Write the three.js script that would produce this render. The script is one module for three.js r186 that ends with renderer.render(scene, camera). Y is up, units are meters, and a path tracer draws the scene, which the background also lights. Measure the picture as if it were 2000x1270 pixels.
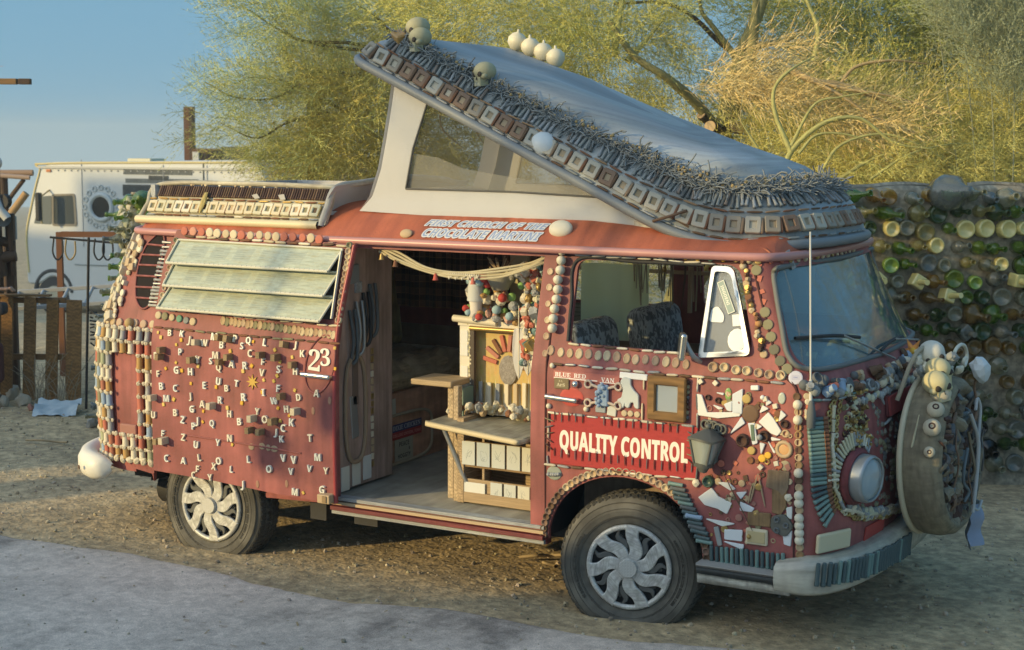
import * as THREE from 'three';
import { mergeGeometries, toCreasedNormals } from 'three/addons/utils/BufferGeometryUtils.js';
import { TessellateModifier } from 'three/addons/modifiers/TessellateModifier.js';
import { RoundedBoxGeometry } from 'three/addons/geometries/RoundedBoxGeometry.js';
import { TextGeometry } from 'three/addons/geometries/TextGeometry.js';
import { MarchingCubes } from 'three/addons/objects/MarchingCubes.js';
import { FontLoader } from 'three/addons/loaders/FontLoader.js';

// ---------- camera, sky, sun, exposure ----------
const R = Math.PI / 180, GY = 0.07;                       // GY: height of the ground under the van
const scene = new THREE.Scene();
const camera = new THREE.PerspectiveCamera(24, 1024 / 650, 0.1, 900);
camera.position.set(2.825, 2.221, 6.981);
camera.rotation.set(-6.807 * R, 29.033 * R, 0.279 * R, 'YXZ');
camera.focus = 7.3; camera.userData.fStop = 5.6;
scene.add(camera);
const renderer = new THREE.WebGLRenderer({ antialias: true });
renderer.setSize(1024, 650);
renderer.toneMapping = THREE.LinearToneMapping;
renderer.toneMappingExposure = 1.2;
renderer.shadowMap.enabled = true;
{ // clear late-afternoon sky: pale at the horizon, blue above, a broad glow round the sun, raised for fill
  const w = 256, h = 128, d = new Float32Array(w * h * 4), sd = [-0.559, 0.225, 0.798];
  for (let j = 0; j < h; j++) for (let i = 0; i < w; i++) {
    const el = ((j + 0.5) / h - 0.5) * Math.PI, az = ((i + 0.5) / w - 0.5) * 2 * Math.PI;
    const v = [Math.cos(el) * Math.cos(az), Math.sin(el), Math.cos(el) * Math.sin(az)];
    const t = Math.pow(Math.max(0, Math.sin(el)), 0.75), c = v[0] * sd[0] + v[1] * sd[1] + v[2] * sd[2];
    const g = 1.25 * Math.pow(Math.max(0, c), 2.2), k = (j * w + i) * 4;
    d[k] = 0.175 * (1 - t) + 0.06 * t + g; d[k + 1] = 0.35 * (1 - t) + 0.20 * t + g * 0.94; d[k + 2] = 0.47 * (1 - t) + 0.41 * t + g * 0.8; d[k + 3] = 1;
  }
  const sky = new THREE.DataTexture(d, w, h, THREE.RGBAFormat, THREE.FloatType);
  sky.mapping = THREE.EquirectangularReflectionMapping; sky.magFilter = THREE.LinearFilter; sky.needsUpdate = true;
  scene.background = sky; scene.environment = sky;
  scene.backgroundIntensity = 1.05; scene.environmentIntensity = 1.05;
}
scene.fog = new THREE.FogExp2(0xc9d2d2, 0.0017);                // thin haze added to lift the blacks
const sun = new THREE.DirectionalLight(0xffdf9c, 3.3);
sun.position.set(-0.559 * 30, 0.225 * 30, 0.798 * 30); sun.castShadow = true; sun.shadow.radius = 1.5;
Object.assign(sun.shadow.camera, { left: -22, right: 14, top: 12, bottom: -12, near: 0.5, far: 80 });
sun.shadow.mapSize.set(4096, 4096);
scene.add(sun, sun.target);

// ---------- small helpers ----------
let seed = 7;
const rnd = () => { seed = (seed + 0x6D2B79F5) | 0; let t = Math.imul(seed ^ (seed >>> 15), 1 | seed); t = (t + Math.imul(t ^ (t >>> 7), 61 | t)) ^ t; return ((t ^ (t >>> 14)) >>> 0) / 4294967296; };
const rr = (a, b) => a + (b - a) * rnd(), pick = (a) => a[Math.floor(rnd() * a.length)];
const V = (x, y, z) => new THREE.Vector3(x, y, z);
const lin = (...t) => (y) => { if (y <= t[0][0]) return t[0][1]; for (let i = 1; i < t.length; i++) if (y <= t[i][0]) { const [a, b] = t[i - 1], [c, d] = t[i]; return b + (d - b) * (y - a) / (c - a); } return t[t.length - 1][1]; };
const hash = (x, y, s) => { let h = Math.imul(x | 0, 374761393) + Math.imul(y | 0, 668265263) + Math.imul(s | 0, 2147483647 ^ 0x5bd1e995); h = Math.imul(h ^ (h >>> 13), 1274126177); return ((h ^ (h >>> 16)) >>> 0) / 4294967296; };
const vnoise = (x, y, s = 1, per = 0, pery = per) => { const xi = Math.floor(x), yi = Math.floor(y), u = x - xi, v = y - yi, f = (t) => t * t * (3 - 2 * t), m = (n) => per ? ((n % per) + per) % per : n, w = (n) => pery ? ((n % pery) + pery) % pery : n, a = hash(m(xi), w(yi), s), b = hash(m(xi + 1), w(yi), s), c = hash(m(xi), w(yi + 1), s), d = hash(m(xi + 1), w(yi + 1), s); return a + (b - a) * f(u) + (c - a) * f(v) + (a - b - c + d) * f(u) * f(v); };
const fbm = (x, y, s, oct, per = 0, pery = per) => { let a = 0, w = 0.5, n = 0; for (let o = 0; o < oct; o++) { a += w * vnoise(x, y, s + o, per, pery); n += w; w *= 0.55; x *= 2; y *= 2; per *= 2; pery *= 2; } return a / n; };
function tex(size, fn, srgb = true) {                     // a tiling texture from fn(u, v) -> [r, g, b] in 0..1
  const d = new Uint8Array(size * size * 4);
  for (let j = 0; j < size; j++) for (let i = 0; i < size; i++) { const c = fn(i / size, j / size), k = (j * size + i) * 4; d[k] = 255 * Math.min(1, Math.max(0, c[0])); d[k + 1] = 255 * Math.min(1, Math.max(0, c[1])); d[k + 2] = 255 * Math.min(1, Math.max(0, c[2])); d[k + 3] = 255; }
  const t = new THREE.DataTexture(d, size, size); t.wrapS = t.wrapT = THREE.RepeatWrapping; t.magFilter = THREE.LinearFilter; t.minFilter = THREE.LinearMipmapLinearFilter; t.generateMipmaps = true;
  if (srgb) t.colorSpace = THREE.SRGBColorSpace; t.needsUpdate = true; return t;
}
const rep = (t, x, y = x) => { const c = t.clone(); c.repeat.set(x, y); c.needsUpdate = true; return c; };
// weathering: a pale map (near 1) that multiplies a base colour; blotches, streaks and specks
const wearTex = tex(512, (u, v) => { const a = fbm(u * 6, v * 6, 11, 5, 6), b = fbm(u * 40, v * 3, 23, 3, 40, 3), s = hash(u * 512, v * 512, 5), k = 0.62 + 0.46 * a + 0.22 * (b - 0.5) + (s > 0.985 ? 0.08 : 0) + (s < 0.02 ? -0.1 : 0); return [k, k * (0.985 + 0.03 * b), k * (0.97 + 0.05 * a)]; });
const wearBump = tex(256, (u, v) => { const a = fbm(u * 8, v * 8, 31, 5, 8); return [a, a, a]; }, false);
const woodTex = tex(512, (u, v) => { const g = fbm(u * 4, v * 60, 41, 4, 4, 60), w = 0.5 + 0.5 * Math.sin((v * 30 + 3 * fbm(u * 3, v * 6, 43, 3, 3, 6)) * 6.283), k = 0.55 + 0.35 * g + 0.12 * w; return [k, k * 0.93, k * 0.84]; });
const C = (r, g, b) => new THREE.Color().setRGB(r, g, b);
function mat(r, g, b, o = {}) { const { wear, ...q } = o; const m = new THREE.MeshStandardMaterial({ color: C(r, g, b), roughness: 0.75, metalness: 0, ...q }); if (wear) { m.map = rep(wearTex, wear); m.bumpMap = rep(wearBump, wear * 3); m.bumpScale = 0.0012; } return m; }
function phys(r, g, b, o = {}) { return new THREE.MeshPhysicalMaterial({ color: C(r, g, b), roughness: 0.5, ...o }); }
function mesh(parent, name, geo, m, p, rot, s) {
  const o = new THREE.Mesh(geo, m); o.name = name; o.castShadow = o.receiveShadow = true;
  if (p) o.position.set(p[0], p[1], p[2]); if (rot) o.rotation.set(rot[0], rot[1], rot[2]); if (s) typeof s === 'number' ? o.scale.setScalar(s) : o.scale.set(...s);
  parent.add(o); return o;
}
const used = {};
const numbered = (n) => { used[n] = (used[n] ?? -1) + 1; return used[n] ? `${n}_${String(used[n]).padStart(3, '0')}` : n; };
function tag(o, label, category, group, kind) { if (label) o.userData.label = label; if (category) o.userData.category = category; if (group) o.userData.group = group; if (kind) o.userData.kind = kind; return o; }
function thing(name, label, category, p = [0, 0, 0], ry = 0, group) { const o = new THREE.Group(); o.name = numbered(name); o.position.set(...p); o.rotation.y = ry; scene.add(o); return tag(o, label, category, group); }
const xf = (g, p = [0, 0, 0], r, s = [1, 1, 1]) => g.applyMatrix4(new THREE.Matrix4().compose(V(...p), new THREE.Quaternion().setFromEuler(new THREE.Euler(...(r ?? [0, 0, 0]))), V(...s)));
const box = (w, h, d, p, r) => { const g = new THREE.BoxGeometry(w, h, d); return p ? xf(g, p, r) : g; };
const rbox = (w, h, d, rad = 0.01, p, r, seg = 2) => { const g = new RoundedBoxGeometry(w, h, d, seg, Math.min(rad, w / 2.01, h / 2.01, d / 2.01)); return p ? xf(g, p, r) : g; };
const cyl = (r0, r1, h, n = 16, p, r) => { const g = new THREE.CylinderGeometry(r1, r0, h, n); return p ? xf(g, p, r) : g; };
const ball = (r, p, s = [1, 1, 1], n = 14) => xf(new THREE.SphereGeometry(r, n, Math.ceil(n * 0.7)), p ?? [0, 0, 0], [0, 0, 0], s);
const curve = (pts, closed = false) => new THREE.CatmullRomCurve3(pts.map((p) => V(...p)), closed, 'catmullrom', 0.5);
const tube = (pts, r, n = 24, k = 6, closed = false) => new THREE.TubeGeometry(curve(pts, closed), n, r, k, closed);
const rod = (a, b, r, n = 8, r2 = r) => { const A = V(...a), B = V(...b), d = B.clone().sub(A), g = new THREE.CylinderGeometry(r2, r, d.length(), n); g.applyQuaternion(new THREE.Quaternion().setFromUnitVectors(V(0, 1, 0), d.normalize())); g.translate(...A.add(B).multiplyScalar(0.5).toArray()); return g; };
const lathe = (pts, n = 24) => new THREE.LatheGeometry(pts.map(([x, y]) => new THREE.Vector2(x, y)), n);
const shp = (pts) => { const s = new THREE.Shape(); s.moveTo(pts[0], pts[1]); for (let i = 2; i < pts.length; i += 2) s.lineTo(pts[i], pts[i + 1]); return s; };
const rshape = (pts, rad) => { // closed polygon with rounded corners
  const n = pts.length / 2, s = new THREE.Shape(), P = (i) => [pts[2 * ((i + n) % n)], pts[2 * ((i + n) % n) + 1]];
  for (let i = 0; i < n; i++) { const [ax, ay] = P(i - 1), [bx, by] = P(i), [cx, cy] = P(i + 1), l1 = Math.hypot(ax - bx, ay - by), l2 = Math.hypot(cx - bx, cy - by), r = Math.min(Array.isArray(rad) ? rad[i] : rad, l1 / 2, l2 / 2); const x0 = bx + (ax - bx) / l1 * r, y0 = by + (ay - by) / l1 * r; if (i) s.lineTo(x0, y0); else s.moveTo(x0, y0); s.quadraticCurveTo(bx, by, bx + (cx - bx) / l2 * r, by + (cy - by) / l2 * r); }
  s.closePath(); return s;
};
const ext = (s, d, bevel = 0, k = 8) => new THREE.ExtrudeGeometry(s, bevel ? { depth: d, bevelEnabled: true, bevelSize: bevel, bevelThickness: bevel, bevelSegments: 1, curveSegments: k } : { depth: d, bevelEnabled: false, curveSegments: k });
const merge = (a) => mergeGeometries(a.map((g) => { const q = g.index ? g.toNonIndexed() : g; for (const n of Object.keys(q.attributes)) if (!['position', 'normal', 'uv'].includes(n)) q.deleteAttribute(n); return q; }));
const ell = (cx, cy, rx, ry, n = 40) => { const p = []; for (let i = 0; i < n; i++) p.push(cx + rx * Math.cos(i / n * 6.28319), cy + ry * Math.sin(i / n * 6.28319)); return p; };
function printTex(w, h, fn) { const c = document.createElement('canvas'); c.width = w; c.height = h; const g = c.getContext('2d'); fn(g, w, h); const t = new THREE.CanvasTexture(c); t.colorSpace = THREE.SRGBColorSpace; t.anisotropy = 8; return t; }
const fontSans = await new FontLoader().loadAsync('fonts/droid/droid_sans_bold.typeface.json');
const fontSerif = await new FontLoader().loadAsync('fonts/droid/droid_serif_bold.typeface.json');
const letter = (ch, size, depth, font = fontSans) => { const g = new TextGeometry(ch, { font, size, depth, curveSegments: 3, bevelEnabled: false }); g.computeBoundingBox(); const b = g.boundingBox; return g.translate(-(b.min.x + b.max.x) / 2, -(b.min.y + b.max.y) / 2, 0); };

function blend(bones, center, half, res, k = .02, grow = 0) { // one smooth surface round tapered bones [ax, ay, az, ra, bx, by, bz, rb]
  const mc = new MarchingCubes(res, new THREE.MeshStandardMaterial(), false, false, 120000), n = res, h = n / 2; mc.isolation = 0;
  for (let z = 0; z < n; z++) for (let y = 0; y < n; y++) for (let x = 0; x < n; x++) { const p = [center[0] + (x - h) / h * half, center[1] + (y - h) / h * half, center[2] + (z - h) / h * half]; let d = 1e3; for (const [ax, ay, az, ra, bx, by, bz, rb] of bones) { const ux = bx - ax, uy = by - ay, uz = bz - az, l = ux * ux + uy * uy + uz * uz || 1e-9, t = Math.max(0, Math.min(1, ((p[0] - ax) * ux + (p[1] - ay) * uy + (p[2] - az) * uz) / l)), e = Math.hypot(p[0] - ax - ux * t, p[1] - ay - uy * t, p[2] - az - uz * t) - ra - (rb - ra) * t - grow, m = Math.max(0, k - Math.abs(d - e)) / k; d = Math.min(d, e) - m * m * k * .25; } mc.field[z * n * n + y * n + x] = -d; }
  mc.update(); const c = mc.count, g = new THREE.BufferGeometry(), P = new Float32Array(c * 3), N = new Float32Array(c * 3); for (let i = 0; i < c * 3; i += 3) for (let j = 0; j < 3; j++) { P[i + j] = center[j] + mc.positionArray[i + j] * half; N[i + j] = mc.normalArray[i + j]; }
  g.setAttribute('position', new THREE.BufferAttribute(P, 3)); g.setAttribute('normal', new THREE.BufferAttribute(N, 3)); g.setAttribute('uv', new THREE.BufferAttribute(new Float32Array(c * 2), 2)); return g;
}
// ---------- ground ----------
const terrain = (x, z) => { // level round the van, sinking beyond the fence
  const far = Math.max(0, -(x * 0.49 + z * 0.87) - 8.5 + (x > -3 ? 3 * Math.min(1, (x + 3) / 3) * -1 : 0));
  return GY - 0.085 * Math.min(12.5, far) - 0.04 * Math.max(0, far - 17) + 0.035 * (fbm(x * 0.5 + 50, z * 0.5 + 50, 61, 3, 0) - 0.5) + 0.02 * (fbm(x * 2.2 + 90, z * 2.2 + 90, 66, 3, 0) - 0.5);
};
const dirtTex = tex(1024, (u, v) => { const a = fbm(u * 5, v * 5, 71, 5, 5), b = fbm(u * 64, v * 64, 75, 3, 64), c = hash(u * 1024, v * 1024, 9), k = 0.66 + 0.25 * (a - 0.5) + 0.34 * (b - 0.5) + 0.10 * (c - 0.5) + (c > 0.985 ? 0.16 : 0); return [k * 1.0, k * 0.92, k * 0.76]; });
const dirtBump = tex(1024, (u, v) => { const b = fbm(u * 48, v * 48, 75, 4, 48), c = fbm(u * 140, v * 140, 79, 2, 140), k = 0.6 * b + 0.4 * c; return [k, k, k]; }, false);
{
  const n = 220, pos = [], uv = [], idx = [], warp = (t) => { const a = Math.abs(t); return Math.sign(t) * (a < 0.7 ? a / 0.7 * 11 : 11 + Math.pow((a - 0.7) / 0.3, 3) * 420); };
  for (let j = 0; j <= n; j++) for (let i = 0; i <= n; i++) { const x = -2 + warp(i / n * 2 - 1), z = -2 + warp(j / n * 2 - 1); pos.push(x, terrain(x, z), z); uv.push(x / 2.6, z / 2.6); }
  for (let j = 0; j < n; j++) for (let i = 0; i < n; i++) { const a = j * (n + 1) + i, b = a + n + 1; idx.push(a, b, a + 1, b, b + 1, a + 1); }
  const g = new THREE.BufferGeometry(); g.setAttribute('position', new THREE.Float32BufferAttribute(pos, 3)); g.setAttribute('uv', new THREE.Float32BufferAttribute(uv, 2)); g.setIndex(idx); g.computeVertexNormals();
  const m = new THREE.MeshStandardMaterial({ color: C(1.06, 0.98, 0.86), map: dirtTex, bumpMap: dirtBump, bumpScale: 0.011, roughness: 1 });
  tag(mesh(scene, 'ground', g, m), 'dusty gravel ground with tyre-worn dirt under the van', null, null, 'structure');
}
{ // pale hard-packed slab edge in the foreground
  const P = [-4.568,1.411, -3.584,1.194, -3.192,1.165, -2.724,1.12, -2.185,1.144, -1.748,1.204, -1.411,1.244, -1.172,1.248, -.795,1.13, -.532,1.112, -.257,1.133, .081,1.102, .409,1.023, .93,.877, 1.732,.691, 8, 5.5, 8, 8, -9, 8, -9, 2];
  const E = []; for (let i = 0; i < 28; i += 2) { const n = 14; for (let k = 0; k < n; k++) { const t = k / n; E.push([P[i] + (P[i + 2] - P[i]) * t, P[i + 1] + (P[i + 3] - P[i + 1]) * t]); } }
  const m = 40, pos = [], uv = [], idx = [], g = new THREE.BufferGeometry();
  E.forEach(([x, z], i) => { const fx = x + .9, jag = .05 * (fbm(x * 5 + 30, z * 5 + 30, 83, 5) - .5) + .02 * (fbm(x * 22 + 30, z * 22, 84, 3) - .5); for (let j = 0; j <= m; j++) { const v = Math.pow(j / m, 1.6), X = x + v * fx * .8, Z = z + jag * (1 - v) + v * (8.5 - z * .4), lip = j === 0 ? -.012 : j === 1 ? .006 : .014; pos.push(X, terrain(X, Z) + lip, Z); uv.push(X / 3.1, Z / 3.1); } });
  for (let i = 0; i + 1 < E.length; i++) for (let j = 0; j < m; j++) { const a = i * (m + 1) + j, b = a + m + 1; idx.push(a, a + 1, b, b, a + 1, b + 1); }
  g.setAttribute('position', new THREE.Float32BufferAttribute(pos, 3)); g.setAttribute('uv', new THREE.Float32BufferAttribute(uv, 2)); g.setIndex(idx); g.computeVertexNormals();
  const slabTex = tex(1024, (u, v) => { const a = fbm(u * 4, v * 4, 91, 5, 4), b = fbm(u * 90, v * 90, 95, 3, 90), c = hash(u * 1024, v * 1024, 3), d = fbm(u * 9, v * 5, 99, 5, 9, 5), k = 0.74 + 0.30 * (a - 0.5) + 0.18 * (b - 0.5) + 0.20 * (c - 0.5) - (d > 0.58 ? (d - 0.58) * 0.9 : 0); return [k, k * 0.985, k * 0.95]; });
  tag(mesh(scene, 'path', g, new THREE.MeshStandardMaterial({ color: C(1.16, 1.03, 0.92), map: slabTex, bumpMap: dirtBump, bumpScale: 0.004, roughness: 1 })), 'pale hard-packed path with a ragged edge in the foreground', null, null, 'structure');
}
{ // loose stones
  const geo = new THREE.IcosahedronGeometry(1, 1), p = geo.attributes.position;
  for (let i = 0; i < p.count; i++) { const k = 0.75 + 0.4 * hash(Math.round(p.getX(i) * 50), Math.round(p.getY(i) * 50 + p.getZ(i) * 77), 4); p.setXYZ(i, p.getX(i) * k, p.getY(i) * k * 0.7, p.getZ(i) * k); }
  geo.computeVertexNormals();
  const n = 14000, im = new THREE.InstancedMesh(geo, mat(0.44, 0.40, 0.32, { roughness: 1 }), n), m = new THREE.Matrix4(), c = new THREE.Color();
  for (let i = 0; i < n; i++) {
    const x = rr(-8, 3.5), z = -2.6 + 5.4 * Math.pow(rnd(), 0.9), s = 0.003 + 0.012 * Math.pow(rnd(), 6), up = z > 1.0 && rnd() < .12 ? 0.014 : 0;
    m.compose(V(x, terrain(x, z) + s * 0.3 + up, z), new THREE.Quaternion().setFromEuler(new THREE.Euler(rr(0, 6), rr(0, 6), rr(0, 6))), V(s, s, s)); im.setMatrixAt(i, m);
    const k = rr(0.5, 1.25); c.setRGB(k, k * rr(0.9, 1), k * rr(0.75, 0.95)); im.setColorAt(i, c);
  }
  im.name = 'gravel'; im.castShadow = im.receiveShadow = true; scene.add(im); tag(im, 'loose gravel stones scattered over the dirt round the van', null, null, 'stuff');
}
{ // leaf litter and straw
  const g = []; for (let i = 0; i < 900; i++) { const x = rr(-7.5, 3), z = rr(-2.4, 2.6), l = rr(.01, .04), a = rr(0, 6.28), w = rr(.0015, .005), q = new THREE.PlaneGeometry(l, w * 2, 2, 1); xf(q, [x, terrain(x, z) + (z > .9 ? .02 : .008), z], [-1.57 + rr(-.3, .3), 0, a]); g.push(q); }
  tag(mesh(scene, 'leaf_litter', merge(g), Object.assign(mat(.34, .26, .14, { roughness: 1 }), { side: 2 })), 'dry leaf litter and straw scattered over the dirt', null, null, 'stuff');
}
// ---------- unseen blockers added behind the camera, shaped to throw the long shadows ----------
{
  const bd = mat(.58, .54, .47, { roughness: .95 }), sh = thing('added_blocker', 'added unseen shed with a stepped roof line, behind the camera', 'blocker', [0, GY, 8.1]);  // added blocker; its pale boards also bounce fill light
  mesh(sh, 'wall', xf(ext(shp([-9.4, -.2, 4.5, -.2, 4.5, 3.3, -3.6, 3.12, -4.37, 2.80, -5.07, 2.54, -5.85, 2.02, -9.4, 1.97]), 2.2), [0, 0, 0]), bd);
  mesh(sh, 'taller_blocker', box(6.5, 3.50, 2.2, [-15.4, 1.75, 1.3]), bd);  // added height to shade the fence
  const tb = thing('added_caster', 'added unseen stepped barn far behind and left of the camera', 'caster', [0, -1, 8.2]); mesh(tb, 'wall', ext(shp([-37.5, 0, -29.2, 0, -29.2, 7.6, -30.9, 7.7, -30.95, 8.85, -33.25, 8.8, -33.3, 7.7, -37.5, 7.7]), 3), bd);  // added blocker, profiled to shade the motorhome
}
// ---------- the van: body surface ----------
const soft = (...t) => { const f = lin(...t); return (y) => (f(y - .04) + f(y - .02) + f(y) + f(y + .02) + f(y + .04)) / 5; };
const W = soft([.36, .845], [.45, .858], [.8, .865], [1.2, .862], [1.26, .845], [1.32, .832], [1.70, .755], [1.74, .745]);
const X0 = soft([.36, .80], [1.18, .80], [1.30, .70], [1.74, .54]), XF = soft([.4, 1.0], [.55, 1.02], [.85, 1.03], [1.15, .99], [1.28, .93], [1.74, .69]);
const XR = soft([.36, -2.90], [1.2, -2.90], [1.74, -2.80]), XB = soft([.4, -3.37], [.9, -3.42], [1.25, -3.39], [1.74, -3.13]);
const NP = 2.6;
const plan = (a, w) => { const n = 400, L = [[0, 0]]; let x0 = a, z0 = 0, l = 0; for (let i = 1; i <= n; i++) { const t = i / n * Math.PI / 2, x = a * Math.pow(Math.cos(t), 2 / NP), z = w * Math.pow(Math.sin(t), 2 / NP); l += Math.hypot(x - x0, z - z0); x0 = x; z0 = z; L.push([l, t]); } for (const e of L) e[0] /= l; return lin(...L); };
const tFront = plan(.23, .86), tRear = plan(.52, .86);
const sMap = (x, y, d = 0) => { const w = W(y) + d, x0 = X0(y); if (x > x0) { const u = Math.min(1, (x - x0) / (XF(y) - x0 + d)); return V(x, y, w * Math.pow(1 - Math.pow(u, NP), 1 / NP)); } return V(x, y, w); };
const dMap = (x, y, d = 0) => V(x, y, W(y) + .085 + d);                                  // the slid-back door stands 85 mm out
const lMap = (x, y, d = 0) => { const p = sMap(x, y, d); p.z = -p.z; return p; };
const fMap = (a, y, d = 0) => { const t = tFront(Math.min(1, Math.abs(a))), k = XF(y) - X0(y) + d; return V(X0(y) + k * Math.pow(Math.max(0, Math.cos(t)), 2 / NP), y, -Math.sign(a) * (W(y) + d) * Math.pow(Math.sin(t), 2 / NP)); };
const rMap = (s, y, d = 0) => { const t = tRear(Math.min(1, Math.abs(s))), k = XR(y) - XB(y) + d; return V(XR(y) - k * Math.pow(Math.max(0, Math.cos(t)), 2 / NP), y, Math.sign(s) * (W(y) + d) * Math.pow(Math.sin(t), 2 / NP)); };
const rvMap = (x, y, d = 0) => { const xr = XR(y), u = Math.max(0, Math.min(.999, (xr - x) / (xr - XB(y) + d))); return V(x, y, (W(y) + d) * Math.pow(1 - Math.pow(u, NP), 1 / NP)); };
const zMap = (z) => (x, y, d = 0) => V(x, y, z + d);                                      // a flat face looking to +z
const xMap = (x) => (a, y, d = 0) => V(x + d, y, -a);                                     // a flat face looking to +x
function panel(shape, map, th = .02, edge = .045) {
  const g = new TessellateModifier(edge, 12).modify(new THREE.ExtrudeGeometry(shape, { depth: th, bevelEnabled: false, curveSegments: 10 })), p = g.attributes.position;
  for (let i = 0; i < p.count; i++) { const v = map(p.getX(i), p.getY(i), p.getZ(i) - th); p.setXYZ(i, v.x, v.y, v.z); }
  g.computeVertexNormals(); return toCreasedNormals(g, .6);
}
const frame = (map, a, b, d = 0) => { const e = 2e-3, p = map(a, b, d), n0 = map(a, b, d + .01).sub(p), X = map(a + e, b, d).sub(map(a - e, b, d)).normalize(), Y = map(a, b + e, d).sub(map(a, b - e, d)).normalize(), Z = X.clone().cross(Y).normalize(); if (Z.dot(n0) < 0) Z.negate(); Y.copy(Z).cross(X).normalize(); return new THREE.Matrix4().makeBasis(X, Y, Z).setPosition(p); };
const tmpM = new THREE.Matrix4();
// put a small piece on a surface: a, b surface coordinates; d height above it; z turn in the surface; s scale
function put(parent, name, geo, m, map, a, b, { d = 0, z = 0, x = 0, y = 0, s = 1 } = {}) {
  const o = new THREE.Mesh(geo, m); o.name = name; o.castShadow = o.receiveShadow = true;
  const S = Array.isArray(s) ? V(...s) : V(s, s, s), M = frame(map, a, b, d).multiply(tmpM.compose(V(0, 0, 0), new THREE.Quaternion().setFromEuler(new THREE.Euler(x, y, z, 'ZYX')), S));
  M.decompose(o.position, o.quaternion, o.scale); parent.add(o); return o;
}
function row(parent, name, geo, m, map, [a, b], [c, e], n, o = {}) {                     // n pieces in a line
  for (let i = 0; i < n; i++) { const t = n > 1 ? i / (n - 1) : .5, j = o.jit ?? .002, k = 1 + rr(-1, 1) * (o.js ?? .08), s = o.s ?? 1; put(parent, name, Array.isArray(geo) ? pick(geo) : geo, Array.isArray(m) ? pick(m) : m, map, a + (c - a) * t + rr(-j, j), b + (e - b) * t + rr(-j, j), { ...o, z: (o.z ?? 0) + rr(-1, 1) * (o.jz ?? .08), s: Array.isArray(s) ? s.map((q) => q * k) : s * k }); }
}
function along(parent, name, geo, m, map, pts, step, o = {}) {                            // pieces along a polyline on a surface, turned with it
  for (let i = 0; i + 3 < pts.length; i += 2) { const A = [pts[i], pts[i + 1]], B = [pts[i + 2], pts[i + 3]], P = map(...A), Q = map(...B), n = Math.max(1, Math.round(P.distanceTo(Q) / step)), ang = o.turn ? Math.atan2(Q.y - P.y, Math.hypot(Q.x - P.x, Q.z - P.z) * Math.sign(B[0] - A[0] || 1)) : 0; row(parent, name, geo, m, map, [A[0] + (B[0] - A[0]) * .5 / n, A[1] + (B[1] - A[1]) * .5 / n], [A[0] + (B[0] - A[0]) * (n - .5) / n, A[1] + (B[1] - A[1]) * (n - .5) / n], n, { ...o, z: (o.z ?? 0) + ang }); }
}
// paints and other materials of the van
const K = {
  red: mat(.43, .130, .118, { roughness: .62, wear: .7 }), redDark: mat(.25, .05, .05, { roughness: .6, wear: .8 }), orange: mat(.55, .15, .07, { roughness: .6, wear: .6 }), redSign: mat(.50, .07, .055, { roughness: .6 }),
  white: mat(.74, .71, .62, { roughness: .6, wear: .9 }), cream: mat(.66, .57, .38, { roughness: .65 }), ivory: mat(.72, .66, .50, { roughness: .55 }), bone: mat(.60, .56, .38, { roughness: .7 }), greyW: mat(.50, .52, .52, { roughness: .6, wear: .7 }),
  chrome: mat(.62, .62, .60, { metalness: .95, roughness: .24 }), steel: mat(.38, .39, .38, { metalness: .6, roughness: .45 }), dark: mat(.03, .03, .03, { roughness: .7 }), rubber: mat(.055, .055, .055, { roughness: .85 }), seam: mat(.06, .015, .015),
  brass: mat(.45, .31, .11, { metalness: .6, roughness: .4 }), rust: mat(.22, .10, .05, { roughness: .85 }), brown: mat(.13, .075, .04), brownD: mat(.07, .035, .025), tan: mat(.50, .37, .22), beige: mat(.58, .47, .30), olive: mat(.25, .23, .13),
  teal: mat(.16, .26, .24, { roughness: .5 }), tealD: mat(.07, .11, .115, { roughness: .5 }), green: mat(.16, .34, .22), blueG: mat(.30, .40, .52), coral: mat(.52, .16, .10), yellow: mat(.75, .44, .05), grey: mat(.26, .28, .27), greyD: mat(.12, .13, .13), pinkD: mat(.36, .17, .13), canvas: phys(.74, .74, .71, { roughness: .95, transmission: .4, thickness: 0, bumpMap: rep(wearBump, 3), bumpScale: .002 }),
};
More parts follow.
